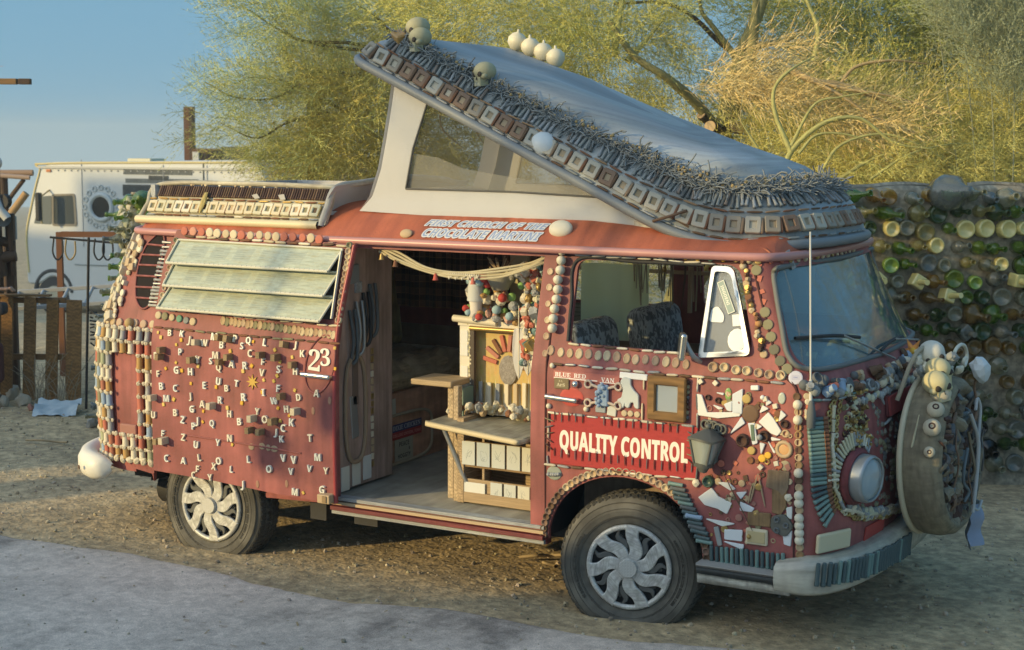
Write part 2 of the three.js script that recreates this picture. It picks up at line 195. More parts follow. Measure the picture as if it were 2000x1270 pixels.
// small pieces, each about 1 unit across, lying on a surface that looks to +z
const G = {
  disc: xf(new THREE.LatheGeometry([[0, .5], [.38, .5], [.5, .36], [.5, 0]].map((p) => new THREE.Vector2(...p)), 14), [0, 0, 0], [Math.PI / 2, 0, 0], [1, .5, 1]),
  cap: xf(new THREE.LatheGeometry([[0, .16], [.30, .16], [.34, .24], [.42, .24], [.5, .1], [.5, 0]].map((p) => new THREE.Vector2(...p)), 12), [0, 0, 0], [Math.PI / 2, 0, 0]),
  cup: xf(new THREE.LatheGeometry([[0, .05], [.28, .05], [.34, .3], [.46, .3], [.5, 0]].map((p) => new THREE.Vector2(...p)), 12), [0, 0, 0], [Math.PI / 2, 0, 0]),
  bead: new THREE.SphereGeometry(.5, 10, 7), nut: new THREE.TorusGeometry(.34, .16, 5, 6), ring: new THREE.TorusGeometry(.38, .12, 6, 14), cube: rbox(1, 1, 1, .06, null, null, 1),
  rod: xf(new THREE.CapsuleGeometry(.5, 1, 2, 6), [0, 0, 0], [0, 0, Math.PI / 2], [.5, .5, .5]), // 1 long (with caps), .5 thick, along x
  cart: xf(lathe([[0, -.5], [.5, -.5], [.5, -.36], [.42, -.34], [.42, .44], [.36, .5], [0, .5]], 9), [0, 0, 0], [0, 0, -Math.PI / 2], [1, 1, 1]), // cartridge along x
  tag: rbox(1, 1, .22, .08, null, null, 1), rock: (() => { const g = new THREE.IcosahedronGeometry(.5, 1), p = g.attributes.position; for (let i = 0; i < p.count; i++) { const k = .8 + .35 * hash(p.getX(i) * 40, p.getY(i) * 40 + p.getZ(i) * 90, 2); p.setXYZ(i, p.getX(i) * k, p.getY(i) * k, p.getZ(i) * k * .7); } g.computeVertexNormals(); return g; })(),
  plug: merge([cyl(.5, .42, .5, 6, [0, 0, .25], [Math.PI / 2, 0, 0]), cyl(.3, .3, .8, 8, [0, 0, .6], [Math.PI / 2, 0, 0])]),
  star: ext((() => { const p = []; for (let i = 0; i < 16; i++) { const r = i % 2 ? .2 : .5; p.push(r * Math.sin(i / 16 * 6.28319), r * Math.cos(i / 16 * 6.28319)); } return shp(p); })(), .08), chip: ext(rshape([-.5, -.3, .1, -.45, .5, .2, -.1, .5], .05), .12),
};
const van = thing('camper_van', 'red camper van covered in glued letters, caps and shells, its pop-top roof raised', 'camper van');

// ---------- the van: shell ----------
const winBody = [-2.55, 1.34, -1.75, 1.34, -1.75, 1.66, -2.55, 1.66];
{
  const s = shp([-2.93, .46, -2.78, .44, -2.77, .45]); // rear quarter, wheel arch cut out
  s.absellipse(-2.40, .40, .38, .40, Math.PI, 0, true); s.lineTo(-1.56, .42); s.lineTo(-1.56, 1.735); s.lineTo(-2.80, 1.735); s.lineTo(-2.90, 1.2); s.closePath(); s.holes.push(rshape(winBody, .06));
  mesh(van, 'rear_quarter_panel', panel(s, sMap), K.red);
  mesh(van, 'door_pillar', panel(shp([-.47, .39, -.395, .39, -.39, 1.2, -.392, 1.735, -.46, 1.735, -.47, 1.2]), sMap), K.red);
  mesh(van, 'roof_rail', panel(shp([-1.56, 1.70, -.46, 1.70, -.46, 1.738, -1.56, 1.738]), sMap), K.red);
  mesh(van, 'front_header', panel(shp([-.392, 1.712, .535, 1.712, .53, 1.738, -.392, 1.738]), sMap), K.red);
  const sill = mesh(van, 'door_sill', panel(shp([-1.60, .37, -.39, .37, -.39, .455, -1.60, .455]), sMap, .05), K.redDark);
  for (const [y, d, h, m] of [[.452, .012, .016, K.greyW], [.43, .02, .014, K.tan], [.405, .03, .02, K.redDark], [.382, .02, .016, K.greyW]]) mesh(sill, 'sill_rail', box(1.2, h, .06, [-.995, y, W(y) - .03 + d]), m);
  const lw = shp([-2.93, .42, .80, .41, .80, 1.18, .70, 1.30, .55, 1.735, -2.80, 1.735, -2.90, 1.2]);
  lw.holes.push(rshape([-.30, 1.33, .60, 1.33, .50, 1.69, -.29, 1.69], .05), rshape([-1.50, 1.33, -.48, 1.33, -.48, 1.68, -1.50, 1.68], .06), rshape(winBody, .06));
  for (const x of [0, -2.4]) { const h = new THREE.Path(); h.absellipse(x, .62, .36, .19, 0, 6.2832, false); lw.holes.push(h); }
  mesh(van, 'far_side_panel', panel(lw, lMap, .02, .12), K.red);
  const rs = shp([-1, .44, 1, .44, 1, 1.2, 1, 1.735, -1, 1.735, -1, 1.2]); rs.holes.push(rshape([-.62, 1.30, .62, 1.30, .58, 1.66, -.58, 1.66], .05));
  mesh(van, 'rear_panel', panel(rs, rMap), K.red);
}
const roofPlan = (() => { const p = []; for (let i = 0; i <= 40; i++) { const v = fMap(i / 20 - 1, 1.738); p.push(v.x, v.z); } for (let i = 0; i <= 40; i++) { const v = rMap(i / 20 - 1, 1.738); p.push(v.x, v.z); } return p; })();
const roofY = (x, z) => { const y = 1.738, x0 = X0(y), xr = XR(y), q = x > x0 ? Math.pow(Math.pow((x - x0) / (XF(y) - x0), NP) + Math.pow(Math.abs(z) / W(y), NP), 1 / NP) : x < xr ? Math.pow(Math.pow((xr - x) / (xr - XB(y)), NP) + Math.pow(Math.abs(z) / W(y), NP), 1 / NP) : Math.abs(z) / W(y); return 1.738 + (.18 - .075 * Math.min(1, Math.max(0, (x + .3) / .7))) * (1 - Math.pow(Math.min(1, q), 5.2)); };
{
  const p = []; for (let i = 0; i < roofPlan.length; i += 2) p.push(roofPlan[i], -roofPlan[i + 1]);
  const s = shp(p); s.holes.push(rshape([-1.45, -.50, .30, -.50, .30, .50, -1.45, .50], .1));
  mesh(van, 'roof', panel(s, (x, y, d) => V(x, roofY(x, y) + d, -y), .02, .06), K.orange);
  const g = []; for (let i = 0; i < roofPlan.length; i += 2) g.push([roofPlan[i] * 1.0, 1.738, roofPlan[i + 1]]);
  const c = new THREE.CatmullRomCurve3(g.filter((q, i) => i % 2 === 0).map((q) => V(...q)), true);
  mesh(van, 'rain_gutter', xf(new THREE.TubeGeometry(c, 260, .019, 8, true), [-.006 * -1.2, 0, 0], [0, 0, 0], [1.006, 1, 1.02]), mat(.52, .25, .22, { roughness: .35 }));
  mesh(van, 'floor', merge([box(1.52, .05, 1.62, [-1.17, .43, 0]), box(1.3, .05, .98, [-2.58, .43, 0]), box(1.1, .05, .96, [.14, .43, 0])]), mat(.50, .48, .40, { roughness: .9, wear: 1 }));
  // dark bulkheads, wheel wells and the underside
  mesh(van, 'underbody', merge([box(3.7, .05, 1.2, [-1.3, .37, 0]), box(.9, .14, .5, [-2.75, .33, 0]), box(3.0, .10, .16, [-1.2, .34, .35]), box(3.0, .10, .16, [-1.2, .34, -.35]), rod([0, .33, -.7], [0, .33, .7], .04), rod([-2.4, .33, -.7], [-2.4, .33, .7], .05), cyl(.09, .09, .5, 12, [-2.75, .28, .5], [0, 0, Math.PI / 2]), box(.10, .12, .22, [-1.75, .36, .66]), box(.14, .10, .16, [-1.45, .36, .7])]), K.dark);
  for (const x of [0, -2.4]) for (const sd of [1, -1]) { const w = new THREE.CylinderGeometry(.40, .40, .34, 20, 1, true, Math.PI / 2, Math.PI); mesh(van, 'wheel_well', xf(w, [x, .40, sd * .68], [Math.PI / 2, 0, 0]), K.dark); mesh(van, 'wheel_well', box(.84, .5, .02, [x, .58, sd * .50]), K.dark); }
}
// front door of the near side
const doorF = (() => {
  const s = shp([.80, .415, .80, 1.18, .70, 1.30, .545, 1.708, -.384, 1.708, -.388, 1.2, -.388, .415, -.378, .415]);
  s.absellipse(.005, .40, .383, .335, Math.PI, 0, true); s.closePath();
  s.holes.push(rshape([-.29,1.318, -.285,1.693, .493,1.701, .591,1.325, .342,1.312], [.03, .05, .07, .06, .02]));
  return mesh(van, 'front_door', panel(s, sMap), K.red);
})();
{ // door seam, a thin dark gap all round
  const pts = [[.80, .415], [.803, .8], [.802, 1.17], [.705, 1.295], [.55, 1.70]].map(([x, y]) => sMap(x, y, -.001).toArray());
  mesh(van, 'door_seam', tube(pts, .007, 60, 6), K.seam);
  mesh(van, 'door_seam', tube([[-.392, .42], [-.392, .8], [-.392, 1.2], [-.389, 1.32], [-.387, 1.70]].map(([x, y]) => sMap(x, y, -.001).toArray()), .006, 60, 6), K.seam);
  mesh(van, 'door_seam', tube([[-.387, 1.71], [0, 1.71], [.54, 1.71]].map(([x, y]) => sMap(x, y, -.001).toArray()), .005, 40, 6), K.seam);
}
// nose
const nose = (() => {
  const s = shp([-1, .44, 1, .44, 1, 1.18, 1, 1.30, 1, 1.735, -1, 1.735, -1, 1.3, -1, 1.18]);
  s.holes.push(rshape([-.93, 1.275, .93, 1.275, .885, 1.69, -.885, 1.69], [.13, .13, .10, .10]));
  return mesh(van, 'front_panel', panel(s, fMap), K.red);
})();
{
  const m = phys(.42, .58, .62, { roughness: .05, transmission: .75, thickness: 0, ior: 1.6, clearcoat: 1, clearcoatRoughness: .03 });
  const w = mesh(van, 'windshield', panel(rshape([-.945, 1.26, .945, 1.26, .90, 1.705, -.90, 1.705], [.14, .14, .11, .11]), (a, y, d) => fMap(a, y, d - .012), .006, .06), m);
  const loop = []; for (const [a, y] of [[-.90, 1.285], [-.7, 1.272], [0, 1.268], [.7, 1.272], [.90, 1.285], [.94, 1.34], [.93, 1.45], [.905, 1.60], [.88, 1.675], [.8, 1.695], [0, 1.698], [-.8, 1.695], [-.88, 1.675], [-.905, 1.60], [-.93, 1.45], [-.94, 1.34]]) loop.push(fMap(a, y, .004).toArray());
  mesh(w, 'window_seal', tube(loop, .012, 160, 6, true), mat(.16, .17, .16, { roughness: .7 }));
  const pl = put(w, 'paper_tag', box(.035, .085, .002), K.greyW, fMap, -.717,1.722, { d: .004, z: .25 }); pl.userData.label = 'small white paper tag stuck inside the upper corner';
  for (const [A, B, C2] of [[[-.882,1.405], [-.336,1.366], [.021,1.235]], [[-.143,1.287], [.283,1.307], [.72,1.245]]].map((q) => q)) { /* wiper blade and arm */
    const a = fMap(A[0], A[1], .02), b = fMap(B[0], B[1], .02), mid = fMap((A[0] + B[0]) / 2, (A[1] + B[1]) / 2 + .012, .022), c = fMap(C2[0], C2[1], .02), tip = fMap((A[0] + B[0] * 2) / 3, (A[1] + B[1] * 2) / 3 + .012, .03);
    const wp = mesh(van, 'wiper', tube([a, mid, b].map((q) => q.toArray()), .008, 16, 6), K.dark); mesh(wp, 'wiper_arm', rod(tip.toArray(), c.toArray(), .005), K.steel);
  }
}
// ---------- the sliding door, slid back over the rear quarter ----------
const DZ = .085;
const sdoor = mesh(van, 'sliding_door', panel(shp([-2.695,.486, -2.278,.475, -1.882,.453, -1.52,.444, -1.515, .9, -1.512,1.32, -1.466,1.722, -2.599,1.756, -2.662,1.621, -2.686,1.274]), dMap, .028), K.red);
sdoor.userData.label = 'red sliding door covered in white letters and little wooden cubes';
{
  mesh(sdoor, 'door_edge', tube([[-1.517, .45], [-1.515, .9], [-1.512, 1.3], [-1.468, 1.72]].map(([x, y]) => dMap(x, y, 0).toArray()), .011, 40, 6), mat(.36, .06, .06, { roughness: .35 }));
  mesh(sdoor, 'swage_line', tube([[-2.45, .70], [-2.0, .69], [-1.72, .68]].map(([x, y]) => dMap(x, y, .001).toArray()), .005, 30, 6), K.red);
  // glued letters
  const LT = {}, lm = [mat(.80, .80, .70, { roughness: .5 }), mat(.72, .74, .68, { roughness: .5 }), mat(.78, .73, .58, { roughness: .5 })];
  for (const [c, x, y] of [['B',-2.56,1.228],['K',-2.478,1.229],['J',-2.426,1.197],['W',-2.324,1.193],['M',-2.262,1.227],['B',-2.209,1.191],['P',-2.127,1.226],['S',-2.08,1.194],['P',-2.483,1.136],['E',-2.65,1.104],['Y',-2.368,1.104],['S',-2.282,1.103],['M',-2.25,1.136],['Q',-2.23,1.071],['A',-2.145,1.098],['F',-2.636,1.01],['G',-2.511,1.04],['H',-2.417,1.038],['B',-2.616,.946],['C',-2.52,.943],['E',-2.325,.974],['U',-2.232,1.002],['B',-2.181,.971],['T',-2.115,1.001],['J',-2.422,.906],['R',-2.223,.906],['M',-2.583,.884],['A',-2.341,.875],['U',-2.675,.788],['G',-2.411,.843],['B',-2.524,.814],['Z',-2.474,.781],['H',-2.164,.84],['P',-2.403,.754],['J',-2.378,.78],['Q',-2.28,.777],['B',-2.1,.806],['F',-2.613,.695],['Z',-2.475,.688],['N',-2.166,.714],['U',-2.39,.657],['Y',-2.244,.683],['C',-2.594,.564],['A',-2.48,.563],['L',-2.37,.591],['O',-2.243,.587],['X',-2.276,.554],['L',-2.161,.551],['F',-2.385,.529],['C',-2.413,.494],['Y',-2.304,.493],['R',-2.07,.933],['Q',-2.041,1.22],['L',-1.936,1.22],['J',-1.749,1.217],['K',-1.701,1.182],['C',-2.025,1.161],['F',-1.944,1.125],['R',-2.059,1.097],['V',-1.952,1.069],['S',-1.847,1.094],['H',-1.745,1.091],['F',-1.85,.997],['I',-1.945,.969],['W',-1.878,.932],['D',-1.726,.963],['A',-1.616,.992],['R',-2.07,.935],['Y',-1.985,.869],['H',-1.802,.897],['K',-1.769,.833],['O',-1.937,.833],['C',-1.822,.8],['J',-1.871,.769],['K',-1.835,.742],['T',-1.658,.765],['L',-2.046,.616],['V',-1.827,.646],['V',-1.761,.644],['M',-1.614,.672],['O',-1.918,.58],['V',-1.781,.582],['V',-1.666,.609],['Y',-1.566,.609],['M',-1.759,.48],['G',-1.591,.512],['J',-2.092,.475]]) {
    LT[c] ??= letter(c, .036, .012); put(sdoor, 'letter', LT[c], pick(lm), dMap, x, y, { d: 0, z: rr(-.12, .12), s: rr(.92, 1.08) });
  }
  const cube = rbox(.026, .034, .052, .002, null, null, 1), cm = [mat(.56, .47, .30, { map: woodTex }), mat(.50, .40, .25, { map: woodTex }), mat(.60, .52, .36)];
  for (const [c, x, y] of [['o',-2.366,1.195],['o',-2.219,1.228],['o',-2.16,1.225],['o',-2.6,1.14],['o',-2.612,1.103],['o',-2.397,1.102],['o',-2.209,1.106],['o',-2.155,1.134],['o',-2.666,.882],['o',-2.27,.874],['o',-2.639,.653],['o',-2.597,.66],['o',-1.806,1.222],['o',-1.949,1.16],['o',-1.853,1.155],['o',-1.749,1.125],['o',-1.822,.962],['o',-1.734,.894],['o',-2.006,.833],['o',-1.875,.83],['o',-2.024,.771],['o',-1.957,.769],['o',-1.552,.474]]) put(sdoor, 'wooden_cube', cube, pick(cm), dMap, x, y, { d: .025, z: rr(-.06, .06), s: rr(.92, 1.05) });
  const chip = rbox(.017, .019, .008, .003, null, null, 1), ym = [K.yellow, mat(.70, .48, .10), mat(.78, .55, .16)];
  for (const [c, x, y] of [['o',-2.482,1.197],['o',-2.514,1.171],['o',-2.62,1.202],['o',-2.643,1.226],['o',-2.517,1.077],['o',-2.587,1.041],['o',-2.478,1.038],['o',-2.369,1.069],['o',-2.157,1.163],['o',-2.419,.975],['o',-2.252,.97],['o',-2.536,.882],['o',-2.607,.849],['o',-2.18,.869],['o',-2.339,.837],['o',-2.086,.902],['o',-2.154,.68],['o',-2.076,1.066],['o',-2.344,.781],['o',-2.014,1.22],['o',-1.875,1.188],['o',-1.766,1.16],['o',-1.842,1.131],['o',-2.02,1.097],['o',-1.945,1.031],['o',-1.882,1.031],['o',-1.86,1.059],['o',-1.752,.995],['o',-1.956,.968],['o',-1.857,.896],['o',-1.788,.865],['o',-1.844,.833],['o',-1.711,.48],['o',-2.077,1.066],['o',-1.507,1.122],['o',-2.086,.902],['o',-1.513,1.222]]) put(sdoor, 'yellow_chip', chip, pick(ym), dMap, x, y, { d: .003, z: rr(-.6, .6), s: rr(.85, 1.15) });
  put(sdoor, 'yellow_star', G.star, mat(.62, .40, .08), dMap, -2.016,1.016, { s: .078 });
  for (const [x, y] of [[-2.033,.681], [-1.887,.685], [-1.964,.691], [-1.925,.687]]) put(sdoor, 'flat_stone', G.disc, mat(.42, .30, .19), dMap, x, y, { s: [rr(.03, .045), .034, .012] });
  for (const [x, y] of [[-1.815,.514], [-2,.49], [-1.642,.901], [-1.542,.961]]) put(sdoor, 'flat_stone', G.disc, mat(.36, .20, .13), dMap, x, y, { s: [.02, .04, .01] });
  put(sdoor, 'metal_block', rbox(.075, .045, .05, .006), K.tan, dMap, -1.561,.473, { d: .02 });
  // number and handle
  const em = ell(0, 0, .11, .165, 40); mesh(sdoor, 'raised_oval', (() => { const p = []; for (let i = 0; i < 40; i++) { const a = i / 40 * 6.2832, q = dMap(-1.60 + .085 * Math.cos(a) + .03 * Math.sin(a), 1.135 + .145 * Math.sin(a), .001); p.push(q.toArray()); } return tube(p, .006, 80, 6, true); })(), K.red);
  put(sdoor, 'number', letter('2', .105, .005, fontSerif), lm[0], dMap, -1.63,1.156, { d: .001, z: -.06 }); put(sdoor, 'number', letter('3', .085, .005, fontSerif), lm[0], dMap, -1.566,1.174, { d: .001, z: .06 });
  const h = put(sdoor, 'door_handle', rbox(.18, .024, .022, .01), K.chrome, dMap, -1.609,1.082, { d: .03, z: -.02 }); mesh(h, 'handle_post', rbox(.03, .02, .04, .008), K.chrome, [-.075, 0, -.018]); mesh(h, 'handle_post', rbox(.03, .02, .04, .008), K.chrome, [.075, 0, -.018]);
  // rows of caps and rods along the belt and over the window
  const capM = [K.beige, K.tan, K.olive, mat(.50, .38, .26), mat(.44, .30, .18)];
  row(sdoor, 'bottle_cap', G.cap, capM, dMap, [-2.225,1.31], [-1.531,1.282], 27, { s: [.034, .046, .03], jit: .003 });
  row(sdoor, 'flat_disc', G.disc, [K.beige, K.green, K.olive, K.tan, K.grey], dMap, [-2.657,1.311], [-2.419,1.296], 6, { s: .04, jit: .003 });
  row(sdoor, 'flat_disc', G.disc, [K.coral, K.coral, K.beige, K.cream, mat(.62, .30, .2)], dMap, [-2.54,1.753], [-1.676,1.743], 17, { s: [.045, .046, .03], jit: .004 });
  row(sdoor, 'rod', G.rod, [K.brown, K.ivory, K.rust, K.beige], dMap, [-2.503,1.725], [-1.541,1.715], 14, { s: [.07, .028, .028], jit: .003, d: .008 });
  row(sdoor, 'hinge_rod', G.rod, [K.brown, K.rust, K.olive], dMap, [-2.646,1.251], [-1.515,1.244], 17, { s: [.066, .024, .024], d: .005 });
  row(sdoor, 'hinge_rod', G.rod, [K.ivory, K.cream, K.brown, K.beige], dMap, [-2.575,1.344], [-1.529,1.329], 15, { s: [.07, .026, .026], d: .006 });
  row(sdoor, 'bottle_cap', G.cup, capM, dMap, [-1.492,1.717], [-1.511,1.357], 14, { s: .036 });
  row(sdoor, 'bottle_cap', G.cup, capM, dMap, [-2.594,1.703], [-2.647,1.383], 10, { s: .034 });
  // louvred window: three long slats that tilt out
  const lt = printTex(1024, 128, (g, w, h) => { g.fillStyle = '#cfd4c4'; g.fillRect(0, 0, w, h); for (let i = 0; i < 2600; i++) { const k = rnd(); g.fillStyle = k < .5 ? 'rgba(150,160,150,.10)' : k < .8 ? 'rgba(235,235,215,.12)' : 'rgba(170,140,80,.10)'; g.fillRect(rnd() * w, rnd() * h, rr(4, 60), rr(1, 8)); } for (const x of [110, 250, 400, 560, 720]) { g.fillStyle = 'rgba(120,130,130,.16)'; g.fillRect(x, 24, 110, 70); for (let i = 0; i < 5; i++) { g.fillStyle = 'rgba(90,100,105,.18)'; g.fillRect(x + 8, 32 + i * 12, rr(50, 95), 4); } } g.fillStyle = 'rgba(180,150,80,.35)'; g.fillRect(0, 0, w, 5); });
  const lm2 = new THREE.MeshStandardMaterial({ map: lt, color: C(.74, .78, .74), roughness: .4 });
  mesh(sdoor, 'window_backing', panel(rshape([-2.536,1.705, -1.527,1.698, -1.541,1.356, -2.622,1.357], .02), (x, y, d) => dMap(x, y, d + .003), .004, .2), K.dark);
  const slat = (u0, v0, u1, v1) => 0;
  for (const [x0, y0, x1, y1, x2, y2, x3, y3] of [[-2.571,1.709, -1.527,1.698, -1.566,1.593, -2.595,1.593], [-2.586,1.584, -1.536,1.586, -1.577,1.474, -2.599,1.476], [-2.584,1.473, -1.544,1.467, -1.585,1.352, -2.623,1.359]]) {
    const A = dMap(x0, y0, .012), B = dMap(x1, y1, .012), Cc = dMap(x2, y2, .062), D = dMap(x3, y3, .062), g = new THREE.PlaneGeometry(1, 1, 24, 6), p = g.attributes.position, n = B.clone().sub(A).cross(D.clone().sub(A)).normalize().multiplyScalar(-.006);
    const f = (g2, off) => { const q = g2.attributes.position; for (let i = 0; i < q.count; i++) { const u = q.getX(i) + .5, v = .5 - q.getY(i), P = A.clone().lerp(B, u), Q = D.clone().lerp(Cc, u), r = P.lerp(Q, v); q.setXYZ(i, r.x + n.x * off, r.y + n.y * off, r.z + n.z * off); } g2.computeVertexNormals(); return g2; };
    const s = mesh(sdoor, 'window_slat', f(g, -1), lm2), hem = mat(.66, .64, .50);
    mesh(s, 'slat_frame', merge([rod(A.toArray(), B.toArray(), .006), rod(D.toArray(), Cc.toArray(), .008), rod(A.toArray(), D.toArray(), .006), rod(B.toArray(), Cc.toArray(), .006)]), hem);
    row(s, 'rivet', G.bead, hem, (x, y, d) => D.clone().lerp(Cc, x).add(V(0, .006 + y, .004 + d)), [.02, 0], [.98, 0], 34, { s: .008, jit: 0 });
  }
  mesh(sdoor, 'louvre_bracket', tube([-1.524,1.678, -1.554,1.355].length ? [dMap(-1.528,1.685, .02).toArray(), dMap(-1.542,1.363, .02).toArray()] : [], .009, 4, 6), K.steel);
}
// ---------- rear corner: cage of old ceramic tubes, crescent vent, bottles ----------
{
  const cage = mat(.62, .55, .40), tubesM = [K.coral, mat(.42, .16, .09), K.ivory, K.ivory, K.blueG, mat(.40, .42, .26), K.olive, mat(.50, .30, .10), K.greyW];
  const rows = [1.225, 1.155, 1.085, 1.005, .935, .865, .785, .715, .645, .575, .51];
  const cageMap = (u, y, d) => u > 0 ? sMap(-2.90 + u, y, d) : rMap(1 + u / 1.15, y, d);
  for (let j = 0; j < rows.length - 1; j++) { const n = 10; for (let i = 0; i < n; i++) { if (i > 3 && i < 7 && j > 1 && j < 8) continue; const s = -.34 + .53 * (i / (n - 1)), y = (rows[j] + rows[j + 1]) / 2; put(van, 'ceramic_tube', G.cart, pick(tubesM), cageMap, s, y, { d: .022, z: Math.PI / 2 + rr(-.06, .06), s: [(rows[j] - rows[j + 1]) * .88, .042, .042] }); put(van, 'cage_knot', G.rock, cage, cageMap, s, rows[j], { d: .034, s: [.036, .026, .034], z: rnd() * 3 }); put(van, 'cage_knot', G.rock, cage, cageMap, s + .03, rows[j], { d: .03, s: [.022, .022, .022] }); } }
  for (let i = 0; i < 12; i++) put(van, 'cage_knot', G.rock, cage, cageMap, -.36 + .55 * i / 11, rows[rows.length - 1], { d: .034, s: [.05, .035, .04], z: rnd() * 3 });
  put(van, 'tail_lamp_plate', rbox(.12, .09, .02, .01), K.pinkD, cageMap, -.02, .66, { d: .02 });
  // pale crusty ceramics up the rear pillar
  for (let i = 0; i < 110; i++) { const y = 1.27 + .44 * rnd(), s = -.46 + .30 * rnd() + (y - 1.27) * .1; put(van, 'pillar_ceramic', pick([G.rock, G.cube, G.cap, G.disc]), pick([cage, K.ivory, K.bone, mat(.55, .50, .38), K.tan]), cageMap, s, y, { d: .012, s: rr(.025, .05), z: rnd() * 3 }); }
  row(van, 'flat_disc', G.disc, [K.beige, K.tan, mat(.5, .36, .25)], cageMap, [-.3, 1.245], [.2, 1.25], 9, { s: .045 });
  put(van, 'round_knob', G.bead, mat(.46, .32, .14), cageMap, -.02, 1.252, { d: .02, s: .055 });
  // crescent air vent
  const pts = [-2.804,1.724, -2.752,1.715, -2.747,1.612, -2.775,1.49, -2.792,1.367, -2.844,1.329, -2.895,1.375, -2.915,1.469, -2.907,1.573, -2.869,1.667];
  const P2 = (t) => { const n = pts.length / 2, i = Math.floor(t) % n, f = t - Math.floor(t), j = (i + 1) % n; return [pts[2 * i] * (1 - f) + pts[2 * j] * f, pts[2 * i + 1] * (1 - f) + pts[2 * j + 1] * f]; };
  const vs = new THREE.SplineCurve(Array.from({ length: 10 }, (_, i) => new THREE.Vector2(pts[2 * i], pts[2 * i + 1])).concat([new THREE.Vector2(pts[0], pts[1])])).getPoints(50), vmap = (x, y, d = 0) => { const p = frame(rvMap, x, y, d); return V().setFromMatrixPosition(p); };
  const vent = mesh(van, 'air_vent', panel(shp(vs.flatMap((p) => [p.x, p.y])), (x, y, d) => rvMap(x, y, d + .004), .003, .1), mat(.012, .008, .008, { roughness: .9 }));
  for (const [a, b, c, d] of [[-2.866,1.67, -2.745,1.666], [-2.891,1.614, -2.744,1.615], [-2.909,1.559, -2.75,1.561], [-2.913,1.502, -2.766,1.503], [-2.91,1.442, -2.779,1.444], [-2.9,1.386, -2.788,1.386]]) mesh(vent, 'vent_bar', rod(rvMap(a, b, .008).toArray(), rvMap(c, d, .008).toArray(), .006), K.red);
  mesh(vent, 'vent_rim', tube(vs.filter((_, i) => i % 2 === 0).slice(0, -1).map((p) => rvMap(p.x, p.y, .006).toArray()), .006, 80, 6, true), K.red);
  along(van, 'shell_casing', G.cart, [K.greyW, mat(.46, .47, .42), K.steel], rvMap, [-2.717,1.694, -2.733,1.586, -2.752,1.477, -2.77,1.342], .021, { s: [.06, .017, .017], d: .012, jz: .03 });
  along(van, 'brass_bead', G.bead, [K.brass, K.bone, K.brownD], rvMap, [-2.688,1.668, -2.7,1.56, -2.719,1.452, -2.738,1.338], .016, { s: .018, d: .006, jit: .004 });
}
